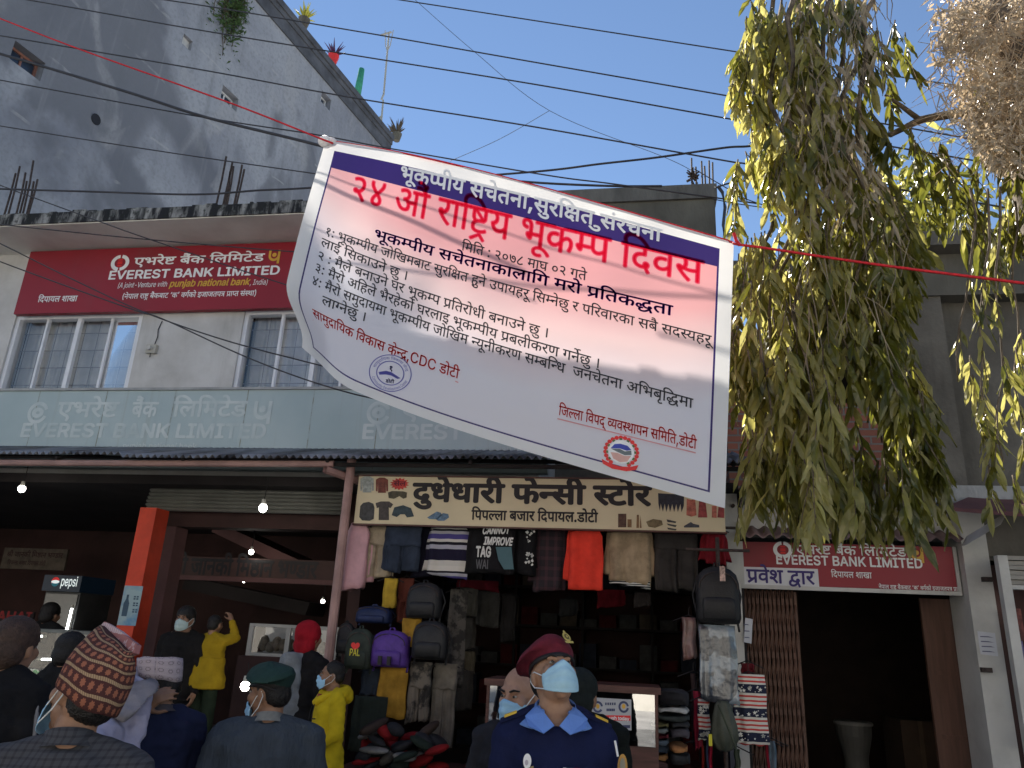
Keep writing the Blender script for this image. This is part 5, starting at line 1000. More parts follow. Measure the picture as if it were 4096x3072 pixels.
for k in range(20):
    a = R(-55+290*k/19); c, s_ = math.cos(a), math.sin(a)
    disc2d(m, pl, .90*c, .90*s_, .13, .13, .003, 0, 7)
    if k % 2 == 0: disc2d(m, pl, .78*c, .78*s_, .09, .09, .0034, 5, 6)
disc2d(m, pl, 0, 0, .74, .74, .0036, 1, 26)
poly2d(m, pl, [(-.62,.12),(-.42,.42),(-.1,.5),(.3,.44),(.56,.22),(.30,.12),(-.1,.20)], .0042, 2)
poly2d(m, pl, [(-.6,.1),(-.1,.18),(.2,.06),(.55,.18),(.6,-.1),(.2,-.18),(-.2,-.05)], .0040, 3)
poly2d(m, pl, [(-.6,-.12),(-.2,-.10),(.2,-.22),(.58,-.16),(.4,-.55),(0,-.66),(-.4,-.5)], .0040, 4)
poly2d(m, pl, [(-1.05,-.62),(-.6,-.82),(0,-.93),(.6,-.85),(1.05,-.66),(.95,-.98),(.4,-1.16),(-.4,-1.14),(-.95,-.92)], .0046, 0)
m.build('emblem', [M_REDP, M_WHITE, mat('emblem_blue', (.04,.06,.38), .5), mat('emblem_green', (.13,.16,.17), .5), mat('emblem_pink', (.62,.36,.32), .5), mat('emblem_leaf', (.10,.16,.05), .5)], bn, fix=False)
# gathered corner knot
m = MB(); p = ban(0,0); m.ell(p+Vector((.0,-.01,-.01)), (.055,.05,.045)); m.ell(p+Vector((.05,-.01,-.015)), (.05,.03,.035)); q = m.build('corner_knot', M_FLEXW, bn, True)
M_ROPE = mat('red_rope', (.62,.02,.028), .7, .25, 60.0)
def wire(name, pts, label, r=.009, m=None, group=None, cat='cable'):
    """pts: (x, y, Y) in survey pixels at a distance; smoothed by Catmull-Rom in space"""
    q = [PF(*p) if len(p) == 3 else Vector(p[0]) for p in pts]; out = []
    for i in range(len(q)-1):
        a, b_, c, d = q[max(i-1,0)], q[i], q[i+1], q[min(i+2,len(q)-1)]
        for k in range(8):
            t = k/8; out.append(.5*((2*b_)+(c-a)*t+(2*a-5*b_+4*c-d)*t*t+(3*b_-a-3*c+d)*t**3))
    out.append(q[-1]); mb = MB(); mb.tube(out, r*.72, 6); o = mb.build(name, m or M_WIRE, None, True); return tag(o, label, cat, group)
wire('rope', [(-260,-60,5.4), (0,40,5.3), (171,106,5.15), (496,222,4.9), (702,303,4.76)] + [((ban(s, 0)+Vector((0,.012,.008))),) for s in (.02,.2,.4,.6,.8,.98)] + [(1588,527,3.94), (1640,534,3.90), (1700,543,3.86), (1800,558,3.80), (1950,579,3.70), (2212,612,3.52), (2500,650,3.3)], 'thin red rope holding up the banner from both sides', 0.0100, M_ROPE, None, 'rope')
m = MB(); p = ban(1,0); m.tube([p+Vector((0,-.02,.05)), p+Vector((.012,-.02,.0)), p+Vector((.03,-.02,-.03))], .010, 6); q = m.build('rope_tie', M_ROPE, bn)
# ------------------------------------------------------------------ cables across the street
GW = 'overhead cables across the street'
for pts, lab, r in [
    ([(600,-40,7),(866,0,7),(1566,108,7),(1640,120,7),(2300,220,7)], 'topmost dark cable crossing only the open sky', .010),
    ([(-100,-60,6.4),(359,0,6.4),(756,65,6.4),(1158,135,6.4),(1566,206,6.4),(1660,224,6.4),(2300,335,6.4)], 'second cable from the top, passing the antenna tip', .010),
    ([(-100,-24,6.2),(62,0,6.2),(420,63,6.2),(756,118,6.2),(1160,183,6.2),(1566,255,6.2),(1640,268,6.2),(2300,380,6.2)], 'third sky cable from the top, crossing the green post', .010),
    ([(-100,62,6.0),(0,77,6.0),(420,148,6.0),(756,210,6.0),(1160,275,6.0),(1566,347,6.0),(1650,360,6.0),(2300,470,6.0)], 'fourth sky cable, running just over the rebar on the right', .010),
    ([(-100,155,5.9),(0,173,5.9),(420,250,5.9),(684,291,5.9),(844,321,5.9),(1178,378,5.9),(1330,398,5.9),(1640,440,5.9)], 'cable grazing the top edge of the banner', .009),
    ([(-100,90,5.7),(0,116,5.8),(273,198,5.8),(444,253,5.8),(694,315,5.8),(1000,400,5.8)], 'thick black cable ending behind the banner corner', .020),
    ([(-100,255,6.0),(0,272,6.0),(342,326,6.0),(673,374,6.0),(1000,420,6.0)], 'thin cable across the grey wall above the rebar tips', .008),
    ([(-100,403,6.2),(0,408,6.2),(200,414,6.2),(420,420,6.2),(560,411,6.2),(650,407,6.2),(900,390,6.2),(1165,370,6.2),(1297,354,6.2),(1420,340,6.2),(1566,319,6.2),(1640,312,6.2),(1800,270,6.2)], 'wavy black cable in front of the rebar bunches and right over to the tree', .014),
    ([(-100,360,6.0),(0,400,6.0),(205,475,6.0),(335,521,6.0),(605,611,6.0),(900,700,6.0)], 'cable slanting down across the stained cornice and the red sign', .008),
    ([(-100,475,6.0),(0,485,6.0),(273,513,6.0),(622,543,6.0),(900,560,6.0)], 'cable running along the top of the red bank sign', .008),
    ([(-100,480,5.8),(0,526,5.8),(150,600,5.8),(308,673,5.8),(480,733,5.8),(663,782,5.8),(860,830,5.8)], 'upper of two cables sagging past the bank windows', .009),
    ([(-100,520,5.7),(0,565,5.7),(273,664,5.7),(349,688,5.7),(513,763,5.7),(640,813,5.7),(756,849,5.7),(830,865,5.7)], 'lower of two cables sagging past the bank windows', .009),
    ([(897,0,9.5),(1025,112,9.5),(1187,239,9.5),(1429,337,9.5),(1495,369,9.5)], 'hair-thin wire slanting down the middle of the sky', .006),
    ([(1187,239,9.5),(1080,300,9.5),(972,348,9.5)], 'hair-thin wire branching left from the slanting sky wire', .006),
    ([(1100,390,6.6),(1200,397,6.6),(1330,402,6.6),(1430,402,6.6)], 'short thick cable lying along the dark parapet', .016),
    ([(1545,406,7.5),(1575,396,7.5),(1620,390,7.5),(1800,380,7.5)], 'short cable leaving the right end of the parapet', .014),
    ([(1500,365,8),(1580,412,8),(1640,440,8),(1900,520,8)], 'thin cable from the rebar down towards the tree', .008),
    ([(1540,430,8),(1640,447,8),(1900,475,8)], 'lowest thin cable from the parapet corner to the tree', .008)]:
    if 'hair' in lab: wire('wire', pts, lab, r, mat('pale_wire', (.10,.12,.16), .6), GW)
    else: wire('cable', pts, lab, r, None, GW)

# ------------------------------------------------------------------ drooping tree at the right
rng = random.Random(21)
def leafmat(name, c1, c2, tr, tint=(1.75, 1.75, 1.45)):
    m = bpy.data.materials.new(name); m.use_nodes = True; t = m.node_tree; b = t.nodes['Principled BSDF']; b.inputs['Roughness'].default_value = .30; b.inputs['Specular IOR Level'].default_value = .8
    ob = nn(t, 'ShaderNodeTexCoord'); n = nn(t, 'ShaderNodeTexNoise', Scale=5.0, Detail=3.0); t.links.new(ob.outputs['Object'], n.inputs['Vector'])
    r = nn(t, 'ShaderNodeValToRGB'); r.color_ramp.elements[0].position = .3; r.color_ramp.elements[1].position = .7; r.color_ramp.elements[0].color = (*c1, 1); r.color_ramp.elements[1].color = (*c2, 1)
    t.links.new(n.outputs[0], r.inputs[0]); t.links.new(r.outputs[0], b.inputs['Base Color'])
    tl = nn(t, 'ShaderNodeBsdfTranslucent'); x = nn(t, 'ShaderNodeMixShader'); x.inputs[0].default_value = tr+.12; bc = nn(t, 'ShaderNodeMix', data_type='RGBA', blend_type='MULTIPLY'); bc.inputs[0].default_value = 1; bc.inputs[7].default_value = (*tint, 1); t.links.new(r.outputs[0], bc.inputs[6]); t.links.new(bc.outputs[2], tl.inputs[0])
    t.links.new(b.outputs[0], x.inputs[1]); t.links.new(tl.outputs[0], x.inputs[2]); t.links.new(x.outputs[0], t.nodes['Material Output'].inputs[0]); return m
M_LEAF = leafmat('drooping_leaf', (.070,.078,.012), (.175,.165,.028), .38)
M_LEAF2 = leafmat('sunlit_leaf_tone', (.24,.225,.06), (.42,.38,.16), .45)  # paler copy of the leaf colour, painting in sunlit leaves
M_DRY = leafmat('dry_leaf', (.37,.295,.20), (.66,.54,.38), .25, (1.2,1.15,1.1))
M_BARK = mat('bark', (.14,.11,.08), .95, .4, 12.0, bump=.5)
tree = thing('drooping_tree', P(4700, 3000, 4.7)*1.0, 'tall drooping tree with long wavy leaves hanging over the entrance at right', 'tree')
tree.location.z = 0
def leaf(mb, p, d, L, W, rng, mi):
    """long lance-shaped leaf with wavy edges, folded along its midrib and bending down"""
    d = d.normalized(); s = d.cross(Vector((rng.uniform(-1,1), rng.uniform(-1,1), rng.uniform(-.3,.3)))).normalized(); u = s.cross(d)
    V = []; n = 5; ph = rng.uniform(0, 6); bend = rng.uniform(.05,.3)
    for k in range(n+1):
        t = k/n; c = p+d*(L*t)+Vector((0,0,-bend*L*t*t)); w_ = W*(math.sin(math.pi*min(1,(t*.93+.07)))**.7); wv = .28*W*math.sin(ph+k*2.3)
        V += [c-s*w_+u*(w_*.35+wv), c, c+s*w_+u*(w_*.35-wv)]
    F = []
    for k in range(n): F += [(3*k,3*k+1,3*k+4,3*k+3), (3*k+1,3*k+2,3*k+5,3*k+4)]
    mb.add(V, F, mi)
PROF = [(-60,3000,3640),(0,2960,3560),(100,2985,3560),(200,2965,3580),(300,2925,3540),(400,2960,3500),(520,2980,3490),(620,3040,3530),(760,3050,3620),(900,3010,3650),(1000,2915,3640),(1150,2905,3560),(1300,2915,3560),(1450,2930,3660),(1550,2960,3690),(1700,2990,3720),(1850,3010,3740),(1950,3060,3700),(2020,3120,3620),(2100,3180,3580),(2160,3230,3540)]
def prof(y):
    for a, b in zip(PROF, PROF[1:]):
        if a[0] <= y <= b[0]: k = (y-a[0])/(b[0]-a[0]); return a[1]+k*(b[1]-a[1]), a[2]+k*(b[2]-a[2])
    return None
# limbs: trunk stands right of the frame, limbs arch over and their branches hang down
tk = MB(); base = Vector((tree.location.x, tree.location.y, 0))
top = base+Vector((-.25, 0, 8.2))
tk.tube([base, base+Vector((.03,0,2)), base+Vector((-.08,.05,4.5)), base+Vector((-.15,0,6.5)), top], [.20,.17,.145,.12,.08], 10); tk.build('trunk', M_BARK, tree, True)
lb = MB()
def limb(pts, r0, r1): n = len(pts); lb.tube(pts, [r0+(r1-r0)*k/(n-1) for k in range(n)], 6)
lim0 = P(3330, -140, 4.6)
limb([base+Vector((-.1,0,5.2)), P(3950,440,4.7), P(3850,448,4.7), P(3680,480,4.65), P(3560,540,4.6)], .045, .018)
limb([P(3680,480,4.65), P(3600,420,4.6), P(3540,380,4.6)], .02, .01)
limb([base+Vector((-.15,0,6.6)), P(3800,-300,4.7), P(3500,-260,4.6), lim0], .07, .04)
HANG = []
for k in range(9):
    x0 = 3080+k*58; p = [P(x0+rng.uniform(-60,60)+ (3330-x0)*.3, -160, 4.6+rng.uniform(-.26,.26))]
    ye = rng.uniform(1500, 2050); yy = -100; xx = x0
    while yy < ye:
        l, r_ = prof(max(-60, yy)); f = (k+.5)/9; xx = l+(r_-l)*(.12+.76*f)+rng.uniform(-25,25); p.append(P(xx, yy, 4.6+.3*math.sin(k*2.1+yy*.003)+rng.uniform(-.04,.04))); yy += 170
    limb(p, .022, .005); HANG.append(p)
lf = MB()
def twig(mb, p, L, dirv, nl, size, rng, mis, w=.15):
    """short hanging twig with leaves on both sides"""
    pts = [p+dirv*(L*t)+Vector((0,0,-.25*L*t*t)) for t in (0,.35,.7,1)]
    lb.tube(pts, [.005,.004,.003,.002], 4)
    for k in range(nl):
        t = (k+.5)/nl; i = min(2, int(t*3)); q = pts[i].lerp(pts[i+1], t*3-i)
        a = rng.uniform(0, 2*math.pi); d = Vector((math.cos(a)*.5, math.sin(a)*.5, -rng.uniform(.6,1.5)))
        leaf(mb, q, d, size*rng.uniform(.7,1.25), size*w*rng.uniform(.55,.9), rng, rng.choice(mis))
def fill(n, poly, ylo, yhi, y0, y1, mb, size, mis, nl, extra=None, w=.15):
    c = 0
    while c < n:
        yy = rng.uniform(ylo, yhi); l, r_ = poly(yy); f = rng.random(); x = l+(r_-l)*f
        e = abs(f-.5)*2; Y = y0+(y1-y0)*.5+(y1-y0)*.5*math.sqrt(max(.05, 1-e*e))*rng.uniform(-1, 1)
        if extra and extra(x, yy): continue
        # gaps where light shows through
        if noise.noise((x*.006, yy*.0045, Y*1.4)) < -.16: continue
        if mis is None: ms_ = [1,1,1,0] if f < .34 else ([1,1,0] if f < .6 else [0,0,0,1])  # sunlit side painted in: more paler leaves to the left, darker ones to the right
        else: ms_ = mis
        dv = Vector((rng.uniform(-.35,.35)+(f-.5)*.35, rng.uniform(-.35,.2), -1)).normalized(); twig(mb, P(x, yy, Y), rng.uniform(.14,.34), dv, nl, size, rng, ms_, w); c += 1
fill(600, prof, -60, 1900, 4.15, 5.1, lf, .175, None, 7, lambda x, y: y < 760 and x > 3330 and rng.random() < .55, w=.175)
# tufts that stick out on the left side, and lowest tips
for (x, y) in ((3050,60),(3045,120),(2975,210),(2960,250),(2995,270),(3030,300),(2935,260),(3080,520),(3060,560),(2960,690),(2940,720),(2990,650),(2930,790),(2945,860),(2960,1060),(2925,1250),(2920,1300),(2940,1380),(2990,1600),(2985,1680),(3010,1760),(3160,1930),(3190,2000),(3230,1900),(3300,1960),(3420,1980),(3440,2040),(3480,2060),(3520,1990),(3390,1990),(3170,2010),(3600,1850),(3640,1780),(3660,1650),(3700,1720)):
    for q in range(2): twig(lf, P(x+rng.uniform(-15,25), y-40+rng.uniform(-15,15), rng.uniform(4.45,4.8)), rng.uniform(.1,.18), Vector((rng.uniform(-.25,.15), rng.uniform(-.2,.2), -1)), 5, .15, rng, [0,1])
for (x, y) in ((3560,200),(3610,260),(3580,120),(3620,170),(3560,420),(3480,480),(3640,540),(3660,600),(3690,640),(3740,660),(3760,610),(3650,690),(3710,730)):
    twig(lf, P(x, y-40, rng.uniform(4.5,4.85)), .16, Vector((rng.uniform(-.2,.5), .1, -.8)), 7, .16, rng, [0])
# dry threads and withered leaves caught in the crown
for k in range(150):
    y = rng.uniform(-60, 1250); l, r_ = prof(y); x = l+(r_-l)*rng.uniform(.3,.95); p = P(x, y, rng.uniform(4.1,4.5)); e = p+Vector((rng.uniform(-.14,.14), rng.uniform(-.08,.08), -rng.uniform(.15,.5)))
    lf.tube([p, p.lerp(e,.5)+Vector((rng.uniform(-.06,.06),0,.02)), e], [.0035,.003,.0015], 4, 2)
for k in range(420):
    y = rng.uniform(-60, 900); l, r_ = prof(y); x = l+(r_-l)*rng.uniform(.35,.9); a = rng.uniform(0, 6.28); leaf(lf, P(x, y, rng.uniform(4.1,4.6)), Vector((math.cos(a)*.5, math.sin(a)*.5, -1)), rng.uniform(.07,.14), .012, rng, 2)
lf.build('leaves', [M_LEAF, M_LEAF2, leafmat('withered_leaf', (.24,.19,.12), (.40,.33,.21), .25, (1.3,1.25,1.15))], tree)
# right-hand mass: dry brown clump above, sparse green below
PROF2 = [(-60,3760,4200),(0,3740,4200),(200,3730,4200),(300,3740,4200),(400,3760,4200),(500,3900,4200),(620,3930,4200),(720,3960,4200)]
def prof2(y):
    for a, b in zip(PROF2, PROF2[1:]):
        if a[0] <= y <= b[0]: k = (y-a[0])/(b[0]-a[0]); return a[1]+k*(b[1]-a[1]), a[2]+k*(b[2]-a[2])
    return 3990, 4200
dr = MB()
c = 0
while c < 1750:
    y = rng.uniform(-60, 660); x = rng.uniform(3735+max(0, y-330)*.75, 4230)
    if x < 3800+.35*max(0, y-250) and rng.random() < .7: continue
    if noise.noise((x*.012, y*.012, 3.3)) < -.25: continue
    p = P(x, y, rng.uniform(4.0, 4.8))
    for q in range(4):
        a = rng.uniform(0, 6.28); d = Vector((math.cos(a)*.7, math.sin(a)*.7, -rng.uniform(-.2,1.3))); leaf(dr, p+Vector((rng.uniform(-.04,.04),rng.uniform(-.04,.04),rng.uniform(-.04,.04))), d, rng.uniform(.03,.085), rng.uniform(.005,.011), rng, 0)
    c += 1
for k in range(170):
    p = P(rng.uniform(3740,4160), rng.uniform(-40,500), rng.uniform(3.95,4.5)); dr.tube([p, p+Vector((rng.uniform(-.12,.12),rng.uniform(-.05,.05),-.12)), p+Vector((rng.uniform(-.2,.2),rng.uniform(-.1,.1),-.22)), p+Vector((rng.uniform(-.25,.2),rng.uniform(-.1,.1),-.40))], [.004,.003,.0025,.0015], 4)
dr.build('dry_leaves', M_DRY, tree)
lg = MB()
def keep(x, y): return rng.random() < .0
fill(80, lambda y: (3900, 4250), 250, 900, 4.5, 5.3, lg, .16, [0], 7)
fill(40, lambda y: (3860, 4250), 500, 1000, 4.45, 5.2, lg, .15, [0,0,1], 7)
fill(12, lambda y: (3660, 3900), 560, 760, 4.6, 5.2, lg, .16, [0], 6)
for xs in (3880, 3950, 4000, 4060, 4110, 4150):
    y = rng.uniform(700, 900); x = xs; pts = []
    ye = rng.uniform(1500, 2000)
    while y < ye:
        pts.append(P(x, y, 4.5+.2*math.sin(xs))); y += 110; x += rng.uniform(-28,26)
        if y > 1150 and rng.random() < .75: twig(lg, pts[-1], .14, Vector((rng.uniform(-.3,.3),rng.uniform(-.3,.3),-1)), 4, .12, rng, [0,1,1], .14)
    limb(pts, .008, .004)
for (x, y) in ((3880,1480),(3890,1560),(3930,1640),(3900,1700),(3940,1760),(3960,1840),(3955,1920),(3950,1990),(4080,1700),(4060,1620),(4090,1820),(4050,1960),(4020,1520),(4060,1450),(4085,1380)):
    twig(lg, P(x, y-60, 4.45), .14, Vector((rng.uniform(-.15,.15),rng.uniform(-.2,.2),-1)), 5, .14, rng, [0,1,1])
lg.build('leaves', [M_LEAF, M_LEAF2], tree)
lb.build('limbs', M_BARK, tree, True)
# leafy tree seen between the two hanging masses, behind the roof
def far_tree(px, py, Y, r, label, n, seed):
    c = P(px, py, Y); rg = random.Random(seed); t = thing('roadside_tree', (c.x, Y, 0), label, 'tree')
    b = MB(); b.tube([(c.x, Y, 0), (c.x+.1, Y, c.z*.6), c], [.18,.14,.06], 8); b.build('trunk', M_BARK, t, True)
    l = MB()
    for k in range(n):
        v = Vector((rg.gauss(0,.5), rg.gauss(0,.4), rg.gauss(0,.38))); p = c+v*r
        a = rg.uniform(0, 6.28); leaf(l, p, Vector((math.cos(a), math.sin(a), -rg.uniform(.2,1))), rg.uniform(.14,.24), .035, rg, rg.choice([0,1]))
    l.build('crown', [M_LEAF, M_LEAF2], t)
far_tree(3650, 870, 10.5, 1.1, 'small leafy tree on the far side of the right-hand roof', 900, 5)

# ------------------------------------------------------------------ the clothes shop: sign, goods, counter
def v7(x, y): return (1300+.7459*x, 1800+.7459*y)
def v8(x, y): return (1300+.6329*x, 2300+.6329*y)
def v3(x, y): return (.6329*x, 1750+.6329*y)
def v4(x, y): return (.6329*x, 2300+.6329*y)
def v5(x, y): return (.3448*x, 2500+.3448*y)
def v6(x, y): return (500+.4295*x, 2500+.4295*y)
def g8(x, y): return (2600+.3448*x, 2500+.3448*y)
def g7(x, y): return (1900+.3448*x, 2500+.3448*y)
YF = 6.5
def xz(p, Y): q = P(*p, Y); return q.x, q.z
xl, zt = xz((1436,1906), YF); xr_, zb_ = xz((2902,2118), YF)
zb_ = (P(1423,2093,YF).z+P(2904,2128,YF).z)/2; zt = (P(1442,1904,YF).z+P(2419,1919,YF).z)/2
ss = thing('shop_sign', (xl, YF, zb_), 'cream clothes shop sign with big black lettering and pictures of goods', 'sign')
b = MB(); b.box(xl, xr_, YF, YF+.04, zb_, zt); b.build('panel', M_CREAM, ss)
b = MB(); b.box(xl-.012, xr_+.012, YF-.006, YF+.05, zb_-.014, zb_-.001); b.box(xl-.012, xr_+.012, YF-.006, YF+.05, zt+.001, zt+.014); b.build('frame', M_WOOD, ss)
pl = wallboard(YF); b = MB()
tline(b, 'store', (470,277), (1745,292), pl, YF, .245, crop=v7, bold=.04)
tline(b, 'addr', (785,375), (1462,385), pl, YF, .125, crop=v7, bold=.028)
b.build('lettering', M_BLACK, ss)
def icon(polys, colr, name, lift=.003):
    b = MB()
    for pts in polys: poly2d(b, pl, [xz(v7(*p), YF) for p in pts], lift)
    b.build('picture', mat(name, colr, .6, .35, 30.0), ss)
def shirt(cx, top, w, h): return [[(cx-w*.2,top),(cx+w*.2,top),(cx+w*.5,top+h*.14),(cx+w*.5,top+h*.9),(cx+w*.36,top+h*.9),(cx+w*.32,top+h*.35),(cx+w*.32,top+h),(cx-w*.32,top+h),(cx-w*.32,top+h*.35),(cx-w*.36,top+h*.9),(cx-w*.5,top+h*.9),(cx-w*.5,top+h*.14)]]
icon(shirt(226,142,72,86), (.30,.33,.31), 'picture_grey'); icon(shirt(306,148,66,82), (.16,.045,.03), 'picture_maroon')
b = MB(); q = xz(v7(400,182), YF); pts = []
for k in range(28): a = 2*math.pi*k/28; r = 1.0 if k % 2 else .72; pts.append((q[0]+.092*r*math.cos(a), q[1]+.058*r*math.sin(a)))
poly2d(b, pl, pts, .003); b.build('picture', mat('picture_red', (.50,.05,.04), .6), ss)
b = MB(); tline(b, 'salt', (368,196), (432,188), pl, YF, .06, crop=v7, bold=.03, lift=.005); b.build('picture', mat('picture_darkred', (.12,.01,.02), .6), ss)
icon([[(338,228),(360,220),(420,222),(440,228),(438,255),(420,262),(400,248),(370,262),(342,258)]], (.07,.06,.035), 'picture_olive')
icon([[(190,300),(205,284),(235,278),(260,288),(266,310),(262,370),(240,380),(200,378),(184,360)]], (.05,.05,.05), 'picture_black')
icon([[(272,285),(300,276),(345,276),(366,292),(352,312),(342,308),(344,376),(288,376),(290,308),(278,312)]], (.055,.045,.04), 'picture_tee')
icon([[(358,350),(372,308),(420,296),(462,312),(478,356),(440,362),(428,345),(405,345),(385,360)]], (.03,.05,.06), 'picture_navy')
icon([[(548,362),(600,330),(622,336),(628,350),(600,372),(560,370)],[(596,372),(632,338),(662,344),(666,362),(640,380),(606,380)]], (.10,.17,.25), 'picture_blue')
icon([[(1786,232),(1926,240),(1924,300),(1912,334),(1906,290),(1892,334),(1884,290),(1872,334),(1862,290),(1850,334),(1842,290),(1830,334),(1822,288),(1812,332),(1800,286),(1796,328),(1788,290)]], (.025,.027,.04), 'picture_ink')
icon([[(1940,262),(1962,268),(1985,262),(1992,350),(1965,358),(1938,350)],[(2075,300),(2100,298),(2100,365),(2074,362)]], (.42,.13,.09), 'picture_salmon')
icon([[(2006,270),(2040,272),(2050,362),(2000,362)],[(2110,305),(2140,310),(2140,365),(2104,362)]], (.28,.05,.05), 'picture_wine')
icon([[(1572,342),(1616,342),(1616,415),(1572,415)]], (.09,.045,.03), 'picture_box'); icon([[(1622,372),(1644,372),(1644,415),(1622,415)],[(1672,350),(1678,346),(1684,350),(1684,418),(1670,418)],[(1692,350),(1698,418),(1688,418)]], (.20,.11,.05), 'picture_bottle')
icon([[(1722,385),(1760,370),(1806,378),(1812,402),(1770,418),(1735,412)]], (.16,.12,.06), 'picture_belt'); icon([[(1832,372),(1884,384),(1880,392),(1836,386)],[(1832,394),(1886,404),(1880,414),(1840,404)],[(1834,416),(1886,424),(1880,432),(1840,426)]], (.06,.06,.06), 'picture_sandal')
icon([[(1924,408),(1962,386),(1976,396),(2006,402),(2008,416),(1926,416)]], (.055,.06,.075), 'picture_shoe')

# ---- garments hung as real cloth volumes
def cloth_loft(mb, x0, x1, z0, z1, Y, dep=.05, taper=0.0, folds=5, amp=.012, seed=0, top_in=.0, n=36, m=12, sway=0.0, mi=0):
    """flattened hanging volume with vertical folds: x0..x1 at the hem"""
    rg = random.Random(seed); ph = [rg.uniform(0, 6.28) for _ in range(4)]; tilt = rg.uniform(-.022, .022); rings = []
    cx, w = (x0+x1)/2, (x1-x0)/2
    for j in range(m+1):
        t = j/m; z = z1+(z0-z1)*t; ww = w*(1-taper*(1-t))*(1-top_in*max(0, 1-t*6)); ring = []
        for k in range(n):
            a = 2*math.pi*k/n; c, s = math.cos(a), math.sin(a); cc = math.copysign(abs(c)**.7, c); ss_ = math.copysign(abs(s)**.8, s)
            f = amp*(.3+.7*t)*(math.sin(folds*cc*2.2+ph[0]+t*1.1)+.6*math.sin(folds*1.7*cc+ph[1]-t*2)) if s < 0 else amp*math.sin(folds*cc*2+ph[2])*.5
            ring.append((cx+ww*cc+sway*t+.004*math.sin(9*t+ph[3]), Y+dep*ss_*(.6+.4*t)+f, z+(.008*math.sin(cc*7+ph[2])+tilt*cc)*t))
        rings.append(ring)
    mb.loft(rings, mi)
SHOPG = 'garments hanging under the shop sign'
def hang(label, cat, x, y, Y, m, crop=v7, kind='shirt', folds=5, seed=1, group=SHOPG, name=None, prints=None, dep=.045, hem=None, sl=(1,1)):
    """x = (left, right), y = (top, bottom) pixels of the crop"""
    (x0, z1), (x1, z0) = xz(crop(x[0], y[0]), Y), xz(crop(x[1], y[1]), Y)
    t = thing(name or {'shirt':'shirt','trousers':'trousers','cloth':'cloth','sleeveless':'shirt'}[kind], ((x0+x1)/2, Y, z1), label, cat, group)
    b = MB()
    if kind == 'trousers':
        w = (x1-x0); cloth_loft(b, x0, x0+w*.52, z0, z1-.12, Y, dep, .03, folds, .015, seed); cloth_loft(b, x0+w*.48, x1, z0+.01, z1-.12, Y+.012, dep, .03, folds, .015, seed+7); cloth_loft(b, x0, x1, z1-.2, z1, Y+.006, dep, -.0, 3, .006, seed+3)
        b.build('leg', m, t, True)
    else:
        cloth_loft(b, x0, x1, z0, z1, Y, dep, .04, folds, .017, seed, .35 if kind == 'shirt' else 0); b.build('body', m, t, True)
        if kind == 'shirt':
            h = z1-z0; w = x1-x0
            for s, on in ((-1, sl[0]), (1, sl[1])):
                if not on: continue
                q = MB(); cx = x0+.03 if s < 0 else x1-.03
                cloth_loft(q, cx-.055, cx+.055, z0+h*.10*(1+on*.3), z1-.03, Y+.05+.01*s, .035, .15, 3, .008, seed+s+20, .2, 20, 10, s*.03); q.build('sleeve', m, t, True)
    if hem:
        q = MB(); cloth_loft(q, x0+.005, x1-.005, z0-.025, z0+.012, Y, dep+.014, 0, folds, .017, seed, m=3); q.build('ribbed_hem', hem, t, True)
    if prints: prints(t, x0, x1, z0, z1, Y-dep-.032)
    b = MB(); cx = (x0+x1)/2; b.tube([(cx-.12, Y, z1-.03), (cx, Y, z1+.02), (cx+.12, Y, z1-.03)], .005, 5); b.tube([(cx, Y, z1+.02), (cx, Y, z1+.07), (cx+.015, Y, z1+.085)], .003, 5); b.build('hanger', M_BLACK, t)
    return t
YH = 6.66
b = MB(); zrod = P(1900,2088,YH).z; b.tube([(xl-.05, YH, zrod), (xr_+.1, YH, zrod)], .012, 8); tag(b.build('hanging_rail', M_STEEL), 'steel rail under the shop sign from which the garments hang', 'rail')
hang('pink puffer jacket at the left end of the hanging garments', 'jacket', (118,212), (392,750), 6.58, mat('pink_nylon', (.50,.28,.31), .5, .12, 8.0, bump=.3, bscale=9), folds=2, seed=2, dep=.07, sl=(0,1))
hang('beige trousers hanging beside the pink jacket', 'trousers', (190,362), (385,690), 6.64, fabric('beige_cotton', (.34,.28,.20)), kind='trousers', seed=3)
hang('dark blue jeans hanging over the beige trousers', 'jeans', (328,500), (392,655), 6.58, fabric('dark_denim', (.030,.040,.062)), kind='trousers', seed=4)
hang('plain black navy shirt between the jeans and the striped jumper', 'shirt', (480,592), (385,680), 6.70, fabric('black_navy', (.010,.010,.020)), seed=5, sl=(1,1))
ST = stripes('jumper_stripes', [(.10,(.36,.36,.42)),(.17,(.012,.012,.02)),(.24,(.55,.53,.50)),(.36,(.07,.06,.22)),(.43,(.36,.36,.40)),(.48,(.012,.012,.02)),(.60,(.58,.55,.50)),(.73,(.52,.50,.46)),(1,(.014,.012,.03))], 'z', .36, .18)
hang('navy jumper with white and violet stripes', 'jumper', (568,765), (392,682), 6.62, ST, folds=4, seed=6, sl=(1,0))
M_PRINT = mat('white_ink', (.62,.62,.60), .7, .1, 20.0); M_INKG = mat('grey_print', (.10,.10,.11), .8, .1)
def tagprint(t, x0, x1, z0, z1, Y):
    q = MB(); pb = wallboard(Y)
    def ln(key, l, r, h, mi, bold=.03): a, c = xz(v7(*l), Y), xz(v7(*r), Y); text(q, key, pb, a[0], c[0], (a[1]+c[1])/2, h, bold=bold, mi=mi)
    ln('tag', (808,572), (890,572), .115, 0, .05); ln('wall', (808,636), (905,636), .10, 1); q.build('print', [M_PRINT, M_INKG], t)
hang('black sweatshirt printed with white block letters', 'sweatshirt', (765,945), (395,662), 6.64, fabric('black_jersey', (.012,.012,.014)), seed=7, prints=tagprint, sl=(1,1))
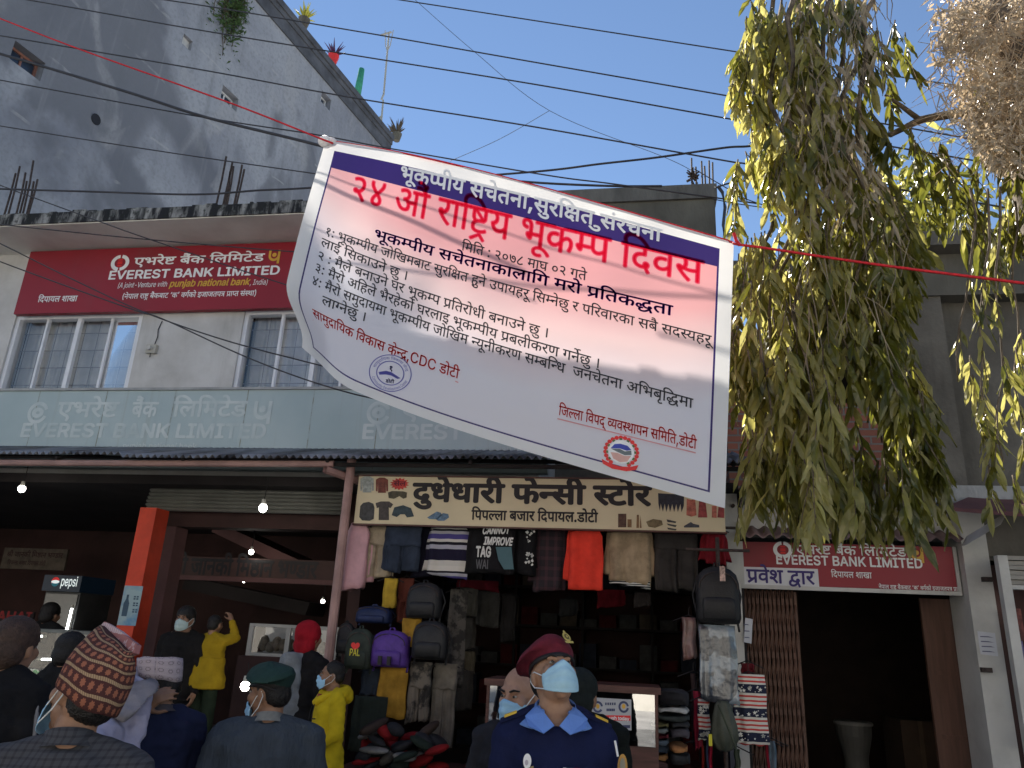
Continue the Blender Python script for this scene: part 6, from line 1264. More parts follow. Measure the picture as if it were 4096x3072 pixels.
def canprint(t, x0, x1, z0, z1, Y):
    q = MB(); pb = wallboard(Y)
    def ln(key, l, r, h): a, c = xz(v7(*l), Y), xz(v7(*r), Y); text(q, key, pb, a[0], c[0], a[1], h, bold=.05, slant=.25, v1=c[1])
    ln('cannot', (842,450), (988,448), .085); ln('improve', (850,506), (1004,512), .085); q.build('print', M_PRINT, t)
    q = MB(); a = [xz(v7(*p), Y+.004) for p in ((915,520),(1000,520),(1012,640),(960,640),(930,590))]; poly2d(q, wallboard(Y+.004), a, .001); q.build('side_panel', mat('teal_panel', (.075,.14,.16), .9, .1), t)
hang('black tee with slanted white letters and a teal panel', 'shirt', (850,1015), (388,660), 6.60, fabric('black_tee', (.014,.013,.015)), seed=8, prints=canprint, sl=(0,0))
def marks(t, x0, x1, z0, z1, Y):
    q = MB(); rg = random.Random(8); pb = wallboard(Y)
    for cx, cy, n in ((1102,450,10),(1095,580,16)):
        for k in range(n):
            a = xz(v7(cx+rg.uniform(-20,20), cy+rg.uniform(-30,45)), Y); s = rg.uniform(.006,.02); poly2d(q, pb, [(a[0]-s, a[1]), (a[0], a[1]+s*.7), (a[0]+s*.6, a[1]-s*.2), (a[0]-s*.1, a[1]-s)], .001)
    q.build('print', M_PRINT, t)
hang('black shirt with a scatter of white brush marks', 'shirt', (1012,1130), (388,668), 6.66, fabric('black_cotton', (.011,.011,.013)), seed=9, prints=marks, sl=(0,1))
def plaidmat(name='dark_plaid', base=(.016,.011,.016), line=(.055,.022,.030), pers=(.075,.085)):
    m = bpy.data.materials.new(name); m.use_nodes = True; t = m.node_tree; bs_ = t.nodes['Principled BSDF']; bs_.inputs['Roughness'].default_value = .9
    tc = nn(t, 'ShaderNodeTexCoord'); sp = nn(t, 'ShaderNodeSeparateXYZ'); t.links.new(tc.outputs['Object'], sp.inputs[0]); outs = []
    for i, per in ((0, pers[0]), (2, pers[1])):
        d = nn(t, 'ShaderNodeMath', operation='PINGPONG'); d.inputs[1].default_value = per/2; t.links.new(sp.outputs[i], d.inputs[0])
        g_ = nn(t, 'ShaderNodeMath', operation='LESS_THAN'); g_.inputs[1].default_value = per*.17; t.links.new(d.outputs[0], g_.inputs[0]); outs.append(g_)
    a = nn(t, 'ShaderNodeMath', operation='ADD'); t.links.new(outs[0].outputs[0], a.inputs[0]); t.links.new(outs[1].outputs[0], a.inputs[1])
    h = nn(t, 'ShaderNodeMath', operation='MULTIPLY'); h.inputs[1].default_value = .5; t.links.new(a.outputs[0], h.inputs[0])
    r = nn(t, 'ShaderNodeValToRGB'); r.color_ramp.elements[0].color = (*base, 1); r.color_ramp.elements[1].color = (*line, 1); t.links.new(h.outputs[0], r.inputs[0]); t.links.new(r.outputs[0], bs_.inputs['Base Color']); return m
hang('dark plaid shirt hanging next to the red jumper', 'shirt', (1128,1290), (392,758), 6.70, plaidmat(), folds=5, seed=10)
hang('bright red jumper, the most vivid garment under the sign', 'jumper', (1312,1492), (405,752), 6.58, fabric('red_knit', (.70,.050,.030), var=.12), folds=3, seed=11, sl=(1,0))
hang('beige jacket with black and white striped hem', 'jacket', (1522,1748), (405,716), 6.62, fabric('khaki_cotton', (.33,.25,.16)), folds=4, seed=12, sl=(1,1), hem=stripes('striped_rib', [(.3,(.015,.015,.015)),(.5,(.6,.6,.55)),(.75,(.015,.015,.015)),(1,(.6,.6,.55))], 'z', .037))
hang('charcoal trousers hanging right of the beige jacket', 'trousers', (1762,2008), (405,760), 6.66, fabric('charcoal_wool', (.040,.036,.034)), kind='trousers', seed=13)
hang('dark red top at the right end under the sign', 'shirt', (2032,2148), (420,612), 6.62, fabric('wine_cotton', (.20,.014,.022)), seed=14, sl=(1,1))

# ---- backpacks
def backpack(label, x, y, Y, m, crop, seed=0, extra=None, group='backpacks hanging at the shop front'):
    (x0, z1), (x1, z0) = xz(crop(x[0], y[0]), Y), xz(crop(x[1], y[1]), Y); w, h = x1-x0, z1-z0; cx = (x0+x1)/2
    t = thing('backpack', (cx, Y, z0), label, 'backpack', group); b = MB(); rings = []; d = w*.30
    for z, k, dd in ((0,.80,.6),(.02,.93,.85),(.10,1,1),(.45,1,1),(.70,.97,.92),(.86,.86,.75),(.95,.62,.5),(1,.30,.25)):
        rings.append([(cx+w/2*k*math.copysign(abs(math.cos(a))**.55, math.cos(a)), Y+d*dd*math.copysign(abs(math.sin(a))**.6, math.sin(a)), z0+h*z) for a in [2*math.pi*q/28 for q in range(28)]])
    b.loft(rings); b.build('body', m, t, True)
    b = MB(); rings = []
    for z, k, dd in ((.06,.66,.5),(.09,.74,.9),(.34,.76,1),(.42,.70,.8),(.45,.55,.35)):
        rings.append([(cx+w/2*k*math.copysign(abs(math.cos(a))**.5, math.cos(a)), Y-d*.93-d*.35*dd*abs(math.sin(a))**.6 if math.sin(a) < 0 else Y-d*.7, z0+h*z) for a in [2*math.pi*q/24 for q in range(24)]])
    b.loft(rings); b.build('front_pocket', m, t, True)
    b = MB(); b.tube([(cx-w*.08, Y, z0+h*.97), (cx-w*.05, Y, z0+h*1.07), (cx+w*.05, Y, z0+h*1.07), (cx+w*.08, Y, z0+h*.97)], .008, 5); b.build('handle', m, t, True)
    b = MB(); pts = [(cx+w/2*.88*math.cos(a), Y-d*.78, z0+h*(.60+.30*math.sin(a))) for a in [math.pi*q/12 for q in range(13)]]; b.tube(pts, .004, 4); b.build('zip', M_STEEL, t)
    b = MB()
    for s in (-1, 1): b.tube([(cx+s*w*.42, Y+d*.6, z0+h*.85), (cx+s*w*.55, Y+d*.9, z0+h*.5), (cx+s*w*.44, Y+d*.7, z0+h*.08), (cx+s*w*.46, Y+d*.3, z0-h*.12)], .009, 5)
    b.build('strap', m, t, True)
    if extra: extra(t, cx, Y-d-.02, z0, w, h)
    return t
M_BLKN = mat('black_nylon', (.016,.016,.018), .55, .2, 20.0, bump=.2, bscale=90)
def tagx(t, cx, y, z0, w, h):
    q = MB(); q.box(cx+w*.02, cx+w*.14, y-.03, y-.026, z0+h*.72, z0+h*.98); q.build('price_tag', mat('bright_tag', (.5,.35,.30), .5, .6, 40.0), t)
backpack('large black backpack with a bright tag hanging beside the white post', (265,540), (392,738), 6.28, M_BLKN, r1, 1, tagx)
def palx(t, cx, y, z0, w, h):
    q = MB(); pb = wallboard(y-w*.09); q1 = []
    for k in range(24): a = 2*math.pi*k/24; q1.append((cx+w*.014*16*math.sin(a)**3*.75, z0+h*.56+w*.0105*(13*math.cos(a)-5*math.cos(2*a)-2*math.cos(3*a)-math.cos(4*a))))
    poly2d(q, pb, q1, 0.0); q.build('heart_print', M_REDP, t)
    q = MB(); text(q, 'pal', pb, cx-w*.2, cx+w*.2, z0+h*.33, .07, bold=.03, lift=0.0); q.build('lettering', mat('yellow_print', (.50,.45,.05), .6), t)
backpack('dark green backpack with a red heart and yellow letters', (150,288), (335,598), 6.35, mat('green_black_nylon', (.025,.034,.026), .7, .2, 20.0), v8, 2, palx)
def buck(t, cx, y, z0, w, h):
    q = MB()
    for s in (-.12, .12): q.box(cx+s*w-.015, cx+s*w+.015, y-.04, y-.02, z0+h*.06, z0+h*.30)
    q.build('buckle', M_BLACK, t)
backpack('purple backpack with two black buckles', (312,522), (345,588), 6.40, mat('purple_nylon', (.085,.035,.24), .6, .15, 20.0, bump=.3, bscale=40), v8, 3, buck)
backpack('black backpack hanging low on the right of the purple one', (568,768), (285,540), 6.38, M_BLKN, v8, 4)
backpack('black backpack hanging highest, above the other black one', (532,728), (45,280), 6.48, M_BLKN, v8, 5)
backpack('dark blue duffel bag squeezed above the purple backpack', (210,415), (192,310), 6.6, mat('blue_nylon', (.012,.022,.075), .6, .2, 20.0), v8, 6)
backpack('dull black backpack at the far left next to the pink pole', (90,170), (300,500), 6.5, M_BLKN, v8, 7)
INS = 'clothes hung at the left side of the shop'
hang('mustard scarf bunched beside the purple backpack', 'scarf', (492,602), (272,452), 6.5, fabric('mustard_cotton', (.36,.20,.030)), v8, 'cloth', 3, 21, INS, 'scarf')
hang('long mustard cloth hanging below the purple backpack', 'cloth', (348,502), (580,902), 6.45, fabric('mustard_cotton', (.36,.20,.03)), v8, 'cloth', 4, 22, INS)
hang('yellow sleeve of a garment below the beige trousers', 'garment', (372,446), (20,208), 6.62, fabric('yellow_cotton', (.42,.28,.035)), v8, 'cloth', 2, 23, INS, 'garment')
hang('brown trousers hanging beside the yellow sleeve', 'trousers', (470,540), (20,300), 6.72, fabric('rust_cotton', (.12,.035,.025)), v8, 'trousers', 2, 24, INS)
hang('grey camouflage trousers hanging low by the shop entrance', 'trousers', (540,650), (545,935), 6.5, mat('grey_camo', (.17,.145,.12), .9, .2, 9.0, col2=(.035,.032,.03), thr=(.42,.52)), v8, 'trousers', 3, 25, INS)
hang('pale grey trousers hanging beside the camouflage pair', 'trousers', (690,805), (555,1100), 6.6, fabric('stone_cotton', (.17,.15,.125)), v8, 'trousers', 3, 26, INS)
hang('dim patterned leggings on the shop door post', 'leggings', (790,870), (90,700), 6.9, mat('dim_pattern', (.10,.09,.08), .9, .2, 12.0, col2=(.03,.028,.026), thr=(.45,.55)), v8, 'cloth', 2, 27, INS, 'leggings')
hang('dark green jacket slung low at the left of the shop', 'jacket', (185,370), (760,1130), 6.3, fabric('dark_green_cloth', (.020,.026,.022)), v8, 'cloth', 4, 28, INS, 'jacket')
hang('slate blue dress hanging behind the purple backpack', 'dress', (235,350), (590,760), 6.55, fabric('slate_cotton', (.035,.045,.065)), v8, 'cloth', 4, 29, INS, 'dress')
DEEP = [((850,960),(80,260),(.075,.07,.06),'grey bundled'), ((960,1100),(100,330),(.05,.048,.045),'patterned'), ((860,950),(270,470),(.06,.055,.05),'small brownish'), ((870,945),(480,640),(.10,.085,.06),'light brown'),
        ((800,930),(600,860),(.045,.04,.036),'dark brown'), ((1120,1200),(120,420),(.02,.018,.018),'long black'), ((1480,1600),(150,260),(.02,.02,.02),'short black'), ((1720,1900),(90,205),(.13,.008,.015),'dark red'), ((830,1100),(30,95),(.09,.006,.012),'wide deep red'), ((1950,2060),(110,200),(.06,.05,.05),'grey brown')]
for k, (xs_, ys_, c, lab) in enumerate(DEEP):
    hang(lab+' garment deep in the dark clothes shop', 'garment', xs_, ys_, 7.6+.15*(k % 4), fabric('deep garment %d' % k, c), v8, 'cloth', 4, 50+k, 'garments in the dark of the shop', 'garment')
# right-hand stand
RS = 'goods on the stand beside the white post'
t = hang('jeans wrapped in shiny clear plastic under the black backpack', 'jeans', (282,530), (735,1205), 6.27, mat('plastic_wrapped', (.20,.235,.27), .22, .3, 5.0, bump=.9, bscale=14, spec=.7, col2=(.045,.05,.062), thr=(.46,.50), detail=2.0, coat=.5), r1, 'cloth', 4, 31, RS, 'wrapped_jeans', dep=.05)
def stars(t, x0, x1, z0, z1, Y): 
    q = MB(); rg = random.Random(int(x0*1000)); pb = wallboard(Y); per = .165
    z = math.floor(z0/per)*per
    while z < z1:
        for k in range(15):
            cx, cz, r = rg.uniform(x0+.015, x1-.015), z+per*rg.uniform(.05,.33), rg.choice([.006,.008,.016])
            if z0+.02 < cz < z1-.03:
                poly2d(q, pb, [(cx+r*(1 if j%2==0 else .42)*math.sin(j*.6283), cz+r*(1 if j%2==0 else .42)*math.cos(j*.6283)) for j in range(10)], .0)
        z += per
    q.build('star_print', mat('star_white', (.60,.60,.56), .8), t)
SSM = stripes('star_stripe', [(.37,(.022,.026,.052)),(.45,(.60,.59,.54)),(.53,(.48,.06,.055)),(.63,(.60,.59,.54)),(.71,(.48,.06,.055)),(.82,(.60,.59,.54)),(.90,(.48,.06,.055)),(1,(.60,.59,.54))], 'z', .165)
hang('white top with navy star bands and red stripes, right of the olive bag', 'shirt', (945,1385), (560,1395), 6.36, SSM, g8, 'sleeveless', 4, 32, RS, prints=stars, dep=.05)
hang('narrow strip of star-striped cloth left of the olive bag', 'cloth', (548,705), (850,1325), 6.33, SSM, g8, 'cloth', 2, 33, RS, prints=stars, dep=.035)
(x0, z1), (x1, z0) = xz(g8(668,870), 6.2), xz(g8(1045,1480), 6.2); cx = (x0+x1)/2; w = x1-x0
t = thing('drawstring_bag', (cx, 6.2, z0), 'olive green drawstring bag hanging at the bottom of the right stand', 'bag', RS); b = MB(); rings = []
for z, k in ((0,.25),(.06,.62),(.25,.92),(.5,.85),(.75,.66),(.93,.5),(1,.3)): rings.append([(cx+w/2*k*math.cos(a)*(1+.08*math.sin(5*a+z*4)), 6.2+w*.3*k*math.sin(a)*(1+.14*math.sin(7*a+z*3)), z0+(z1-z0)*z) for a in [2*math.pi*q/36 for q in range(36)]])
b.loft(rings); b.build('body', mat('olive_nylon', (.060,.068,.050), .5, .25, 8.0, bump=.5, bscale=12), t, True)
b = MB(); b.tube([(cx-w*.2, 6.1, z1-.02), (cx+w*.3, 6.08, z0+.05), (cx+w*.42, 6.12, z0-.15)], .007, 5); b.build('cord', mat('olive_cord', (.05,.06,.04), .8), t)
b = MB(); q0, q1 = xz(g8(680,1265), 6.07), xz(g8(715,1405), 6.07); b.box(q0[0], q1[0]+.005, 6.07, 6.078, q1[1], q0[1]); b.build('yellow_tag', mat('yellow_tag', (.60,.55,.03), .5, .1), t)
hang('crimson dress edge hanging left of the star-striped strip', 'dress', (500,602), (765,1420), 6.4, fabric('crimson_cotton', (.30,.025,.05)), g8, 'cloth', 2, 34, RS, 'dress')
hang('dark brown coat edge behind the plastic-wrapped jeans', 'coat', (470,560), (560,1420), 6.5, fabric('dark_brown_wool', (.035,.022,.022)), g8, 'cloth', 2, 35, RS, 'coat')
hang('plastic-packed reddish garment left of the wrapped jeans', 'garment', (368,545), (-90,395), 6.5, mat('packed_red', (.16,.085,.075), .3, .4, 10.0, bump=.5, bscale=20, spec=.6), g8, 'cloth', 2, 36, RS, 'garment')
for k, (x0, x1, y0, y1, c, lab) in enumerate([(590,635,1330,1900,(.36,.04,.03),'orange red trouser leg under the star-striped strip'),(648,690,1330,1900,(.10,.14,.26),'thin blue trouser leg between two red ones'),(672,735,1400,1900,(.32,.015,.04),'crimson trouser leg under the yellow tag'),(1340,1400,1350,1900,(.30,.02,.04),'red trouser edge under the right star bands'),(1360,1490,1340,1900,(.10,.14,.18),'denim blue trousers at the lower right of the stand'),(975,1055,1440,1700,(.05,.065,.045),'olive strap hanging below the drawstring bag')]):
    hang(lab, 'trousers', (x0,x1), (y0,y1), 6.42+.02*k, fabric('leg_cloth_'+['orange','blue','crimson','red','denim','olive'][k], c), g8, 'cloth', 2, 60+k, RS, 'trousers')
hang('dark maroon cap of cloth above the star-striped top', 'cloth', (1050,1210), (440,560), 6.42, fabric('maroon_knit', (.10,.012,.018)), g8, 'cloth', 3, 37, RS)
b = MB(); q = xz((2870,2200), 6.45); b.tube([(q[0], 6.45, .14), (q[0], 6.45, q[1]+.1)], .016, 8); b.tube([(q[0]-.25, 6.45, q[1]), (q[0]+.25, 6.45, q[1])], .012, 8); tag(b.build('display_stand', M_STEEL), 'steel display stand behind the hanging goods by the white post', 'stand')

# ---- folded clothes stacked at the right of the counter
def folded(x, y, Y, c, label, crop=g8, seed=0, gloss=.9):
    (x0, z1), (x1, z0) = xz(crop(x[0], y[0]), Y), xz(crop(x[1], y[1]), Y); b = MB(); rg = random.Random(seed); rings = []
    n = 24
    for j in range(9):
        t = j/8; yy = Y-.02+.32*t; e = math.sin(math.pi*min(1, max(0, .12+.76*t)))**.3
        rings.append([((x0+x1)/2+(x1-x0)/2*e*math.copysign(abs(math.cos(a))**.35, math.cos(a)), yy+.012*math.sin(3*a+seed), (z0+z1)/2+(z1-z0)/2*e*math.copysign(abs(math.sin(a))**.5, math.sin(a))+.006*math.sin(4*a+seed*2+t*3)) for a in [2*math.pi*q/n for q in range(n)]])
    b.loft(rings); o = b.build('folded_garment', mat('fold_'+label.split()[0]+'_'+label.split()[1], c, gloss, .3, 12.0, bump=.5, bscale=20), None, True); tag(o, label, 'folded clothes', 'folded clothes stacked at the shop front')
Y0_ = 5.95
for k, (x, y, c, lab) in enumerate([
    ((70,470),(745,960),(.018,.018,.022),'black plastic-wrapped bundle on top of the folded clothes'),
    ((60,472),(950,1035),(.40,.41,.42),'white folded garment second in the stack'),
    ((30,478),(1035,1130),(.028,.034,.034),'charcoal folded garment below the white one'),
    ((0,232),(1125,1190),(.11,.10,.045),'mustard folded garment at the left of the stack'),
    ((232,478),(1130,1200),(.030,.032,.036),'black folded garment beside the mustard one'),
    ((0,228),(1190,1260),(.16,.18,.19),'grey folded garment under the mustard one'),
    ((40,230),(1258,1325),(.10,.014,.024),'crimson folded garment low at the left'),
    ((230,475),(1200,1330),(.065,.060,.075),'mauve folded garment at the right middle'),
    ((0,228),(1325,1400),(.075,.10,.135),'blue folded garment under the crimson one'),
    ((228,450),(1395,1490),(.30,.14,.055),'orange folded garment at the right low'),
    ((0,226),(1400,1500),(.030,.042,.06),'navy folded garment beside the orange one'),
    ((20,222),(1500,1580),(.24,.12,.045),'tan folded garment near the bottom left'),
    ((222,480),(1490,1640),(.024,.026,.03),'dark wrapped bundle near the bottom right'),
    ((0,222),(1580,1690),(.06,.03,.034),'brown folded garment at the very bottom left')]): folded(x, y, Y0_+.01*(k%3), c, lab, seed=k)
b = MB(); q0 = xz(g8(-20,1690), 5.9); q1 = xz(g8(485,1690), 5.9); b.box(q0[0], q1[0], 5.92, 6.6, .14, q0[1]-.01); b.box(q0[0]-.02, q1[0]+.02, 5.90, 6.62, q0[1]-.009, q0[1]+.0); tag(b.build('display_table', M_WOOD), 'dark wooden table carrying the stack of folded clothes', 'table')
# low heap of clothes at the left
t = thing('clothes_heap', P(1580,3000,6.0), 'low heap of dark and red clothes on the ground left of the shop', 'clothes heap'); rg = random.Random(77)
cols = [fabric('heap_'+n_, c) for n_, c in (('red',(.20,.012,.014)),('charcoal',(.03,.03,.034)),('green',(.02,.028,.022)),('pale',(.20,.19,.18)),('brown',(.05,.035,.03)))]
b = MB()
for k in range(46):
    px, py = rg.uniform(1450,1760), rg.uniform(2900,3090); q = P(px, py, 5.95+rg.uniform(-.1,.35)); Mx = Matrix.Rotation(rg.uniform(-.8,.8), 3, 'Y') @ Matrix.Rotation(rg.uniform(-1,1), 3, 'Z')
    b.ell(q, (rg.uniform(.06,.14), rg.uniform(.05,.1), rg.uniform(.025,.05)), Mx, 12, 7, rg.choice([0,0,1,1,1,2,2,3,4]))
tag(b.build('heap', cols, t, True))
b = MB(); q = P(1600, 3080, 6.0); b.box(q.x-.45, q.x+.45, 5.85, 6.5, .14, q.z); tag(b.build('low_table', M_WOOD), 'low dark table under the heap of clothes', 'table')

# ---- shop counter with mirror-like glass
t = thing('shop_counter', P(2270, 3000, 5.75), 'brown wooden shop counter with reflecting glass front', 'counter'); YC = 5.75
zt = P(2300, 2760, YC).z; x0, x1 = P(1945,2800,YC).x, P(2632,2800,YC).x; zl, zg = P(2000,2941,YC).z, P(2400,2965,YC).z
b = MB(); b.box(x0, x1, YC+.02, YC+.5, .14, zg-.02); b.box(x0-.02, x1+.02, YC-.01, YC+.52, zt, zt+.045)
xa_, xb_ = P(1958,2800,YC).x, P(2064,2800,YC).x; xc_, xd_ = P(2350,2800,YC).x, P(2616,2800,YC).x; xm = P(2205,2800,YC).x
for xx in (x0, xm-.02, x1-.02): b.box(xx, xx+.02, YC, YC+.5, zg-.018, zt-.001)
b.build('carcass', M_WOOD, t)
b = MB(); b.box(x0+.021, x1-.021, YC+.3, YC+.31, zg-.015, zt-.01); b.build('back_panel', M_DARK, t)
for a, c in ((x0+.022, xm-.022), (xm+.002, x1-.022)):
    b = MB(); b.add([(a, YC+.012, zg-.016), (c, YC+.012, zg-.016), (c, YC+.012, zt-.004), (a, YC+.012, zt-.004)], [(0,1,2,3)]); b.build('glass', M_CASE, t)
q0, q1 = xz(g7(1312,838), YC), xz(g7(1815,1222), YC); pst = thing('counter_poster', (q0[0], YC, q1[1]), 'grey poster with two round emblems and a red band on the counter glass', 'poster')
b = MB(); b.box(q0[0], q1[0], YC-.003, YC+.006, q1[1], q0[1]); b.build('sheet', mat('poster_grey', (.42,.43,.45), .6, .05), pst)
b = MB(); pb = wallboard(YC-.004)
for cx in (1425, 1725):
    q = xz(g7(cx,950), YC); disc2d(b, pb, q[0], q[1], .036, .038, .001, 0, 24, 10, 350 if cx > 1500 else 330, .62); disc2d(b, pb, q[0], q[1]+.004, .012, .016, .001, 1, 12)
for yy, x0_, x1_ in ((915,1510,1640),(985,1525,1625)):
    for k in range(5):
        xx = x0_+(x1_-x0_)*k/5; poly2d(b, pb, [xz(g7(xx,yy-16), YC), xz(g7(xx+18,yy-16), YC), xz(g7(xx+18,yy+14), YC), xz(g7(xx,yy+14), YC)], .001, 0)
poly2d(b, pb, [xz(g7(*p), YC) for p in ((1440,1045),(1805,1050),(1805,1110),(1440,1105))], .001, 2)
poly2d(b, pb, [xz(g7(*p), YC) for p in ((1700,1160),(1800,1160),(1800,1195),(1700,1195))], .001, 0)
b.build('emblem', [mat('poster_blue', (.05,.06,.13), .6), M_GOLD, M_REDP], pst)
b = MB(); a, c = xz(g7(1560,1092), YC), xz(g7(1790,1094), YC); text(b, 'today', pb, a[0], c[0], a[1], .028, bold=.03, lift=.003); b.build('lettering', M_WHITE, pst)
# dim shelves behind
t = thing('shelf_unit', (-.6, 10.6, .3), 'dark shelf unit with packed garments at the back of the clothes shop', 'shelf'); b = MB()
for z in (.3,.8,1.3,1.8,2.3,2.75): b.box(XP+.1, .78, 10.5, 10.95, z, z+.03)
for x in (XP+.08, -1.6, -.7, .2, .76): b.box(x, x+.03, 10.49, 10.96, .3, 2.78)
b.build('frame', M_DARK, t); rg = random.Random(9); b = MB()
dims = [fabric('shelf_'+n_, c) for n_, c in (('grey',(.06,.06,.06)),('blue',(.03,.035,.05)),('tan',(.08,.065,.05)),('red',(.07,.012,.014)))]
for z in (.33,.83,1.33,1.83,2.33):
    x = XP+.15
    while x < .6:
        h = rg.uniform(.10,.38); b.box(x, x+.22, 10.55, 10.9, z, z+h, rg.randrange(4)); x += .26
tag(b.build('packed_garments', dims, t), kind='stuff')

# ------------------------------------------------------------------ sweet shop: bulbs, fridge, counters, sign
def bulb(px, py, Y, label, r=.034, cord=.22, glow=1.0):
    c = P(px, py, Y); t = thing('light_bulb', c, label, 'light bulb', 'lit bulbs in the shops'); b = MB(); b.ell(c, (r, r, r*1.08), n=16, m=10); b.build('bulb_glass', M_BULB, t, True)
    b = MB(); b.tube([c+Vector((0,0,r*.8)), c+Vector((0,0,r*2.2))], [r*.62, r*.5], 10); b.build('holder', M_GREY, t)
    b = MB(); b.tube([c+Vector((0,0,r*2.2)), c+Vector((.01,0,r*2.2+cord*.5)), c+Vector((.0,0,r*2.2+cord))], .004, 5); b.build('cord', M_BLACK, t)
bulb(87, 1955, 6.75, 'lit bulb hanging under the awning at the far left'); bulb(1052, 2032, 6.75, 'large lit bulb hanging before the grey roller shutter', .038)
bulb(1005, 2208, 7.9, 'lit bulb just over the dim painted shop name', .026); bulb(975, 2320, 8.6, 'lit bulb just under the dim painted shop name', .028); bulb(1291, 2405, 9.3, 'small lit bulb by the right wall inside the sweet shop', .024)
bulb(980, 2745, 6.2, 'low bulb standing for a reflection in glass, just left of the green beret', .036, .1); bulb(4019, 2414, 7.2, 'small lit lamp at the right edge inside the neighbouring shop', .022)  # the low bulb by the beret stands in for a bulb mirrored in glass
M_TUBE = emat('tube_glow', (.95,1,.98), 7.0)
def ftube(p0, p1, Y, label, r=.012):
    a, c = P(*p0, Y), P(*p1, Y); t = thing('tube_light', (a+c)/2, label, 'tube light', 'tube lights in the sweet shop'); b = MB(); b.tube([a, c], r, 8); b.build('tube', M_TUBE, t, True)
    b = MB(); d = (c-a).normalized()*.02
    for q in (a, c): b.tube([q-d, q+d], r*1.3, 8)
    b.build('end_cap', M_GREY, t)
fr = thing('drinks_fridge', P(240, 2700, 8.6), 'drinks fridge with a lit header panel at the left back', 'fridge')
x0, x1 = P(172,2400,8.6).x, P(312,2400,8.6).x; z1, zh = P(250,2302,8.6).z, P(250,2366,8.6).z
b = MB(); b.box(x0, x1, 8.62, 9.2, .3, zh-.004); b.build('cabinet', mat('fridge_inside', (.05,.05,.05), .5, .2), fr)
b = MB(); b.box(x0-.02, x1+.02, 8.56, 9.2, zh, z1); b.build('header', mat('fridge_navy', (.008,.016,.035), .4, .1, emit=((.01,.03,.05), .03)), fr)
b = MB(); pb = wallboard(8.56); q = xz((222,2327), 8.56); disc2d(b, pb, q[0], q[1], .055, .055, .002, 0, 24, 20, 200); disc2d(b, pb, q[0], q[1], .055, .055, .002, 1, 24, 200, 380); disc2d(b, pb, q[0], q[1], .055, .02, .003, 2, 24)
text(b, 'pepsi', pb, q[0]+.075, q[0]+.30, q[1]-.045, .15, bold=.01, lift=.003, mi=2); b.build('lettering', [mat('glow_red', (.4,.02,.02), emit=((.5,.03,.03), .25)), mat('glow_teal', (.02,.12,.16), emit=((.02,.12,.16), .2)), mat('glow_white', (.6,.6,.6), emit=((.7,.8,.8), .3))], fr)
b = MB(); b.box(x0+.02, x1-.02, 8.605, 8.618, .5, zh-.03); b.build('door', mat('fridge_glass', (.05,.053,.053), .1, .2, spec=.6), fr)
ftube(v4(457,200), v4(418,362), 8.5, 'upright tube light on the fridge door')
gc = thing('sweets_counter', P(190, 2900, 7.2), 'glass sweets counter with lit shelves at the left edge', 'counter'); YK = 7.2
x0, x1 = P(-200,2700,YK).x, P(330,2700,YK).x; zt = P(200,2530,YK).z
b = MB(); b.box(x0, x1, YK-.02, YK+.5, zt, zt+.03); b.box(x0, x1, YK+.46, YK+.5, .14, zt-.001); b.box(x1-.03, x1, YK-.02, YK+.459, .14, zt-.002); b.box(x0, x1-.031, YK, YK+.45, .14, P(200,2985,YK).z); b.build('carcass', mat('counter_grey', (.15,.16,.15), .5, .2), gc)
zs = [P(200,y,YK+.2).z for y in (2612, 2712, 2800, 2890)]
b = MB()
for z in zs[1:]: b.box(x0, x1-.031, YK+.02, YK+.45, z-.012, z)
b.build('shelf', mat('shelf_pale', (.42,.45,.44), .4, .1), gc)
b = MB(); b.add([(x0, YK, P(200,2985,YK).z), (x1-.03, YK, P(200,2985,YK).z), (x1-.03, YK, zt-.002), (x0, YK, zt-.002)], [(0,1,2,3)]); b.build('glass', glassmat('clear_glass', (.9,.93,.92), .03), gc)
ftube(v5(295,130), v5(520,130), YK+.15, 'topmost tube light in the sweets counter', .009); ftube(v5(465,398), v5(705,398), YK+.15, 'middle tube light in the sweets counter', .009); ftube(v5(395,657), v5(615,657), YK+.15, 'lowest tube light in the sweets counter', .009)
rg = random.Random(15); SW = [('white',(.6,.58,.52)),('orange',(.5,.2,.05)),('green',(.10,.36,.12)),('pale blue',(.35,.48,.62)),('brown',(.22,.11,.05))]
for zi, z in enumerate(zs[1:]):
    for k in range(4):
        x = P(120+55*k, 2700, YK+.2).x; nm, c = SW[(k*2+zi) % 5]; tr = thing('sweets_tray', (x, YK+.2, z), 'tray of %s sweets, number %d from the left on the %s shelf of the counter' % (nm, k+1, ['upper','middle','lower'][zi]), 'tray', 'trays of sweets'); tr['label'] = 'tray of %s sweets on the %s shelf of the glass counter, %s' % (nm, ['upper','middle','lower'][zi], ['leftmost','second from left','second from right','rightmost'][k])
        b = MB(); b.box(x-.055, x+.055, YK+.08, YK+.34, z+.001, z+.02); b.build('tray_pan', mat('tray_steel', (.5,.55,.6), .3, .1, metal=.6), tr)
        b = MB()
        for q in range(14): b.ell((x+rg.uniform(-.04,.04), YK+.1+rg.uniform(0,.2), z+.032+rg.uniform(0,.03)), (.02,.02,.015), None, 8, 5)
        b.build('sweets', mat('sweet_'+nm.replace(' ','_'), c, .6, .2, 30.0), tr, True)
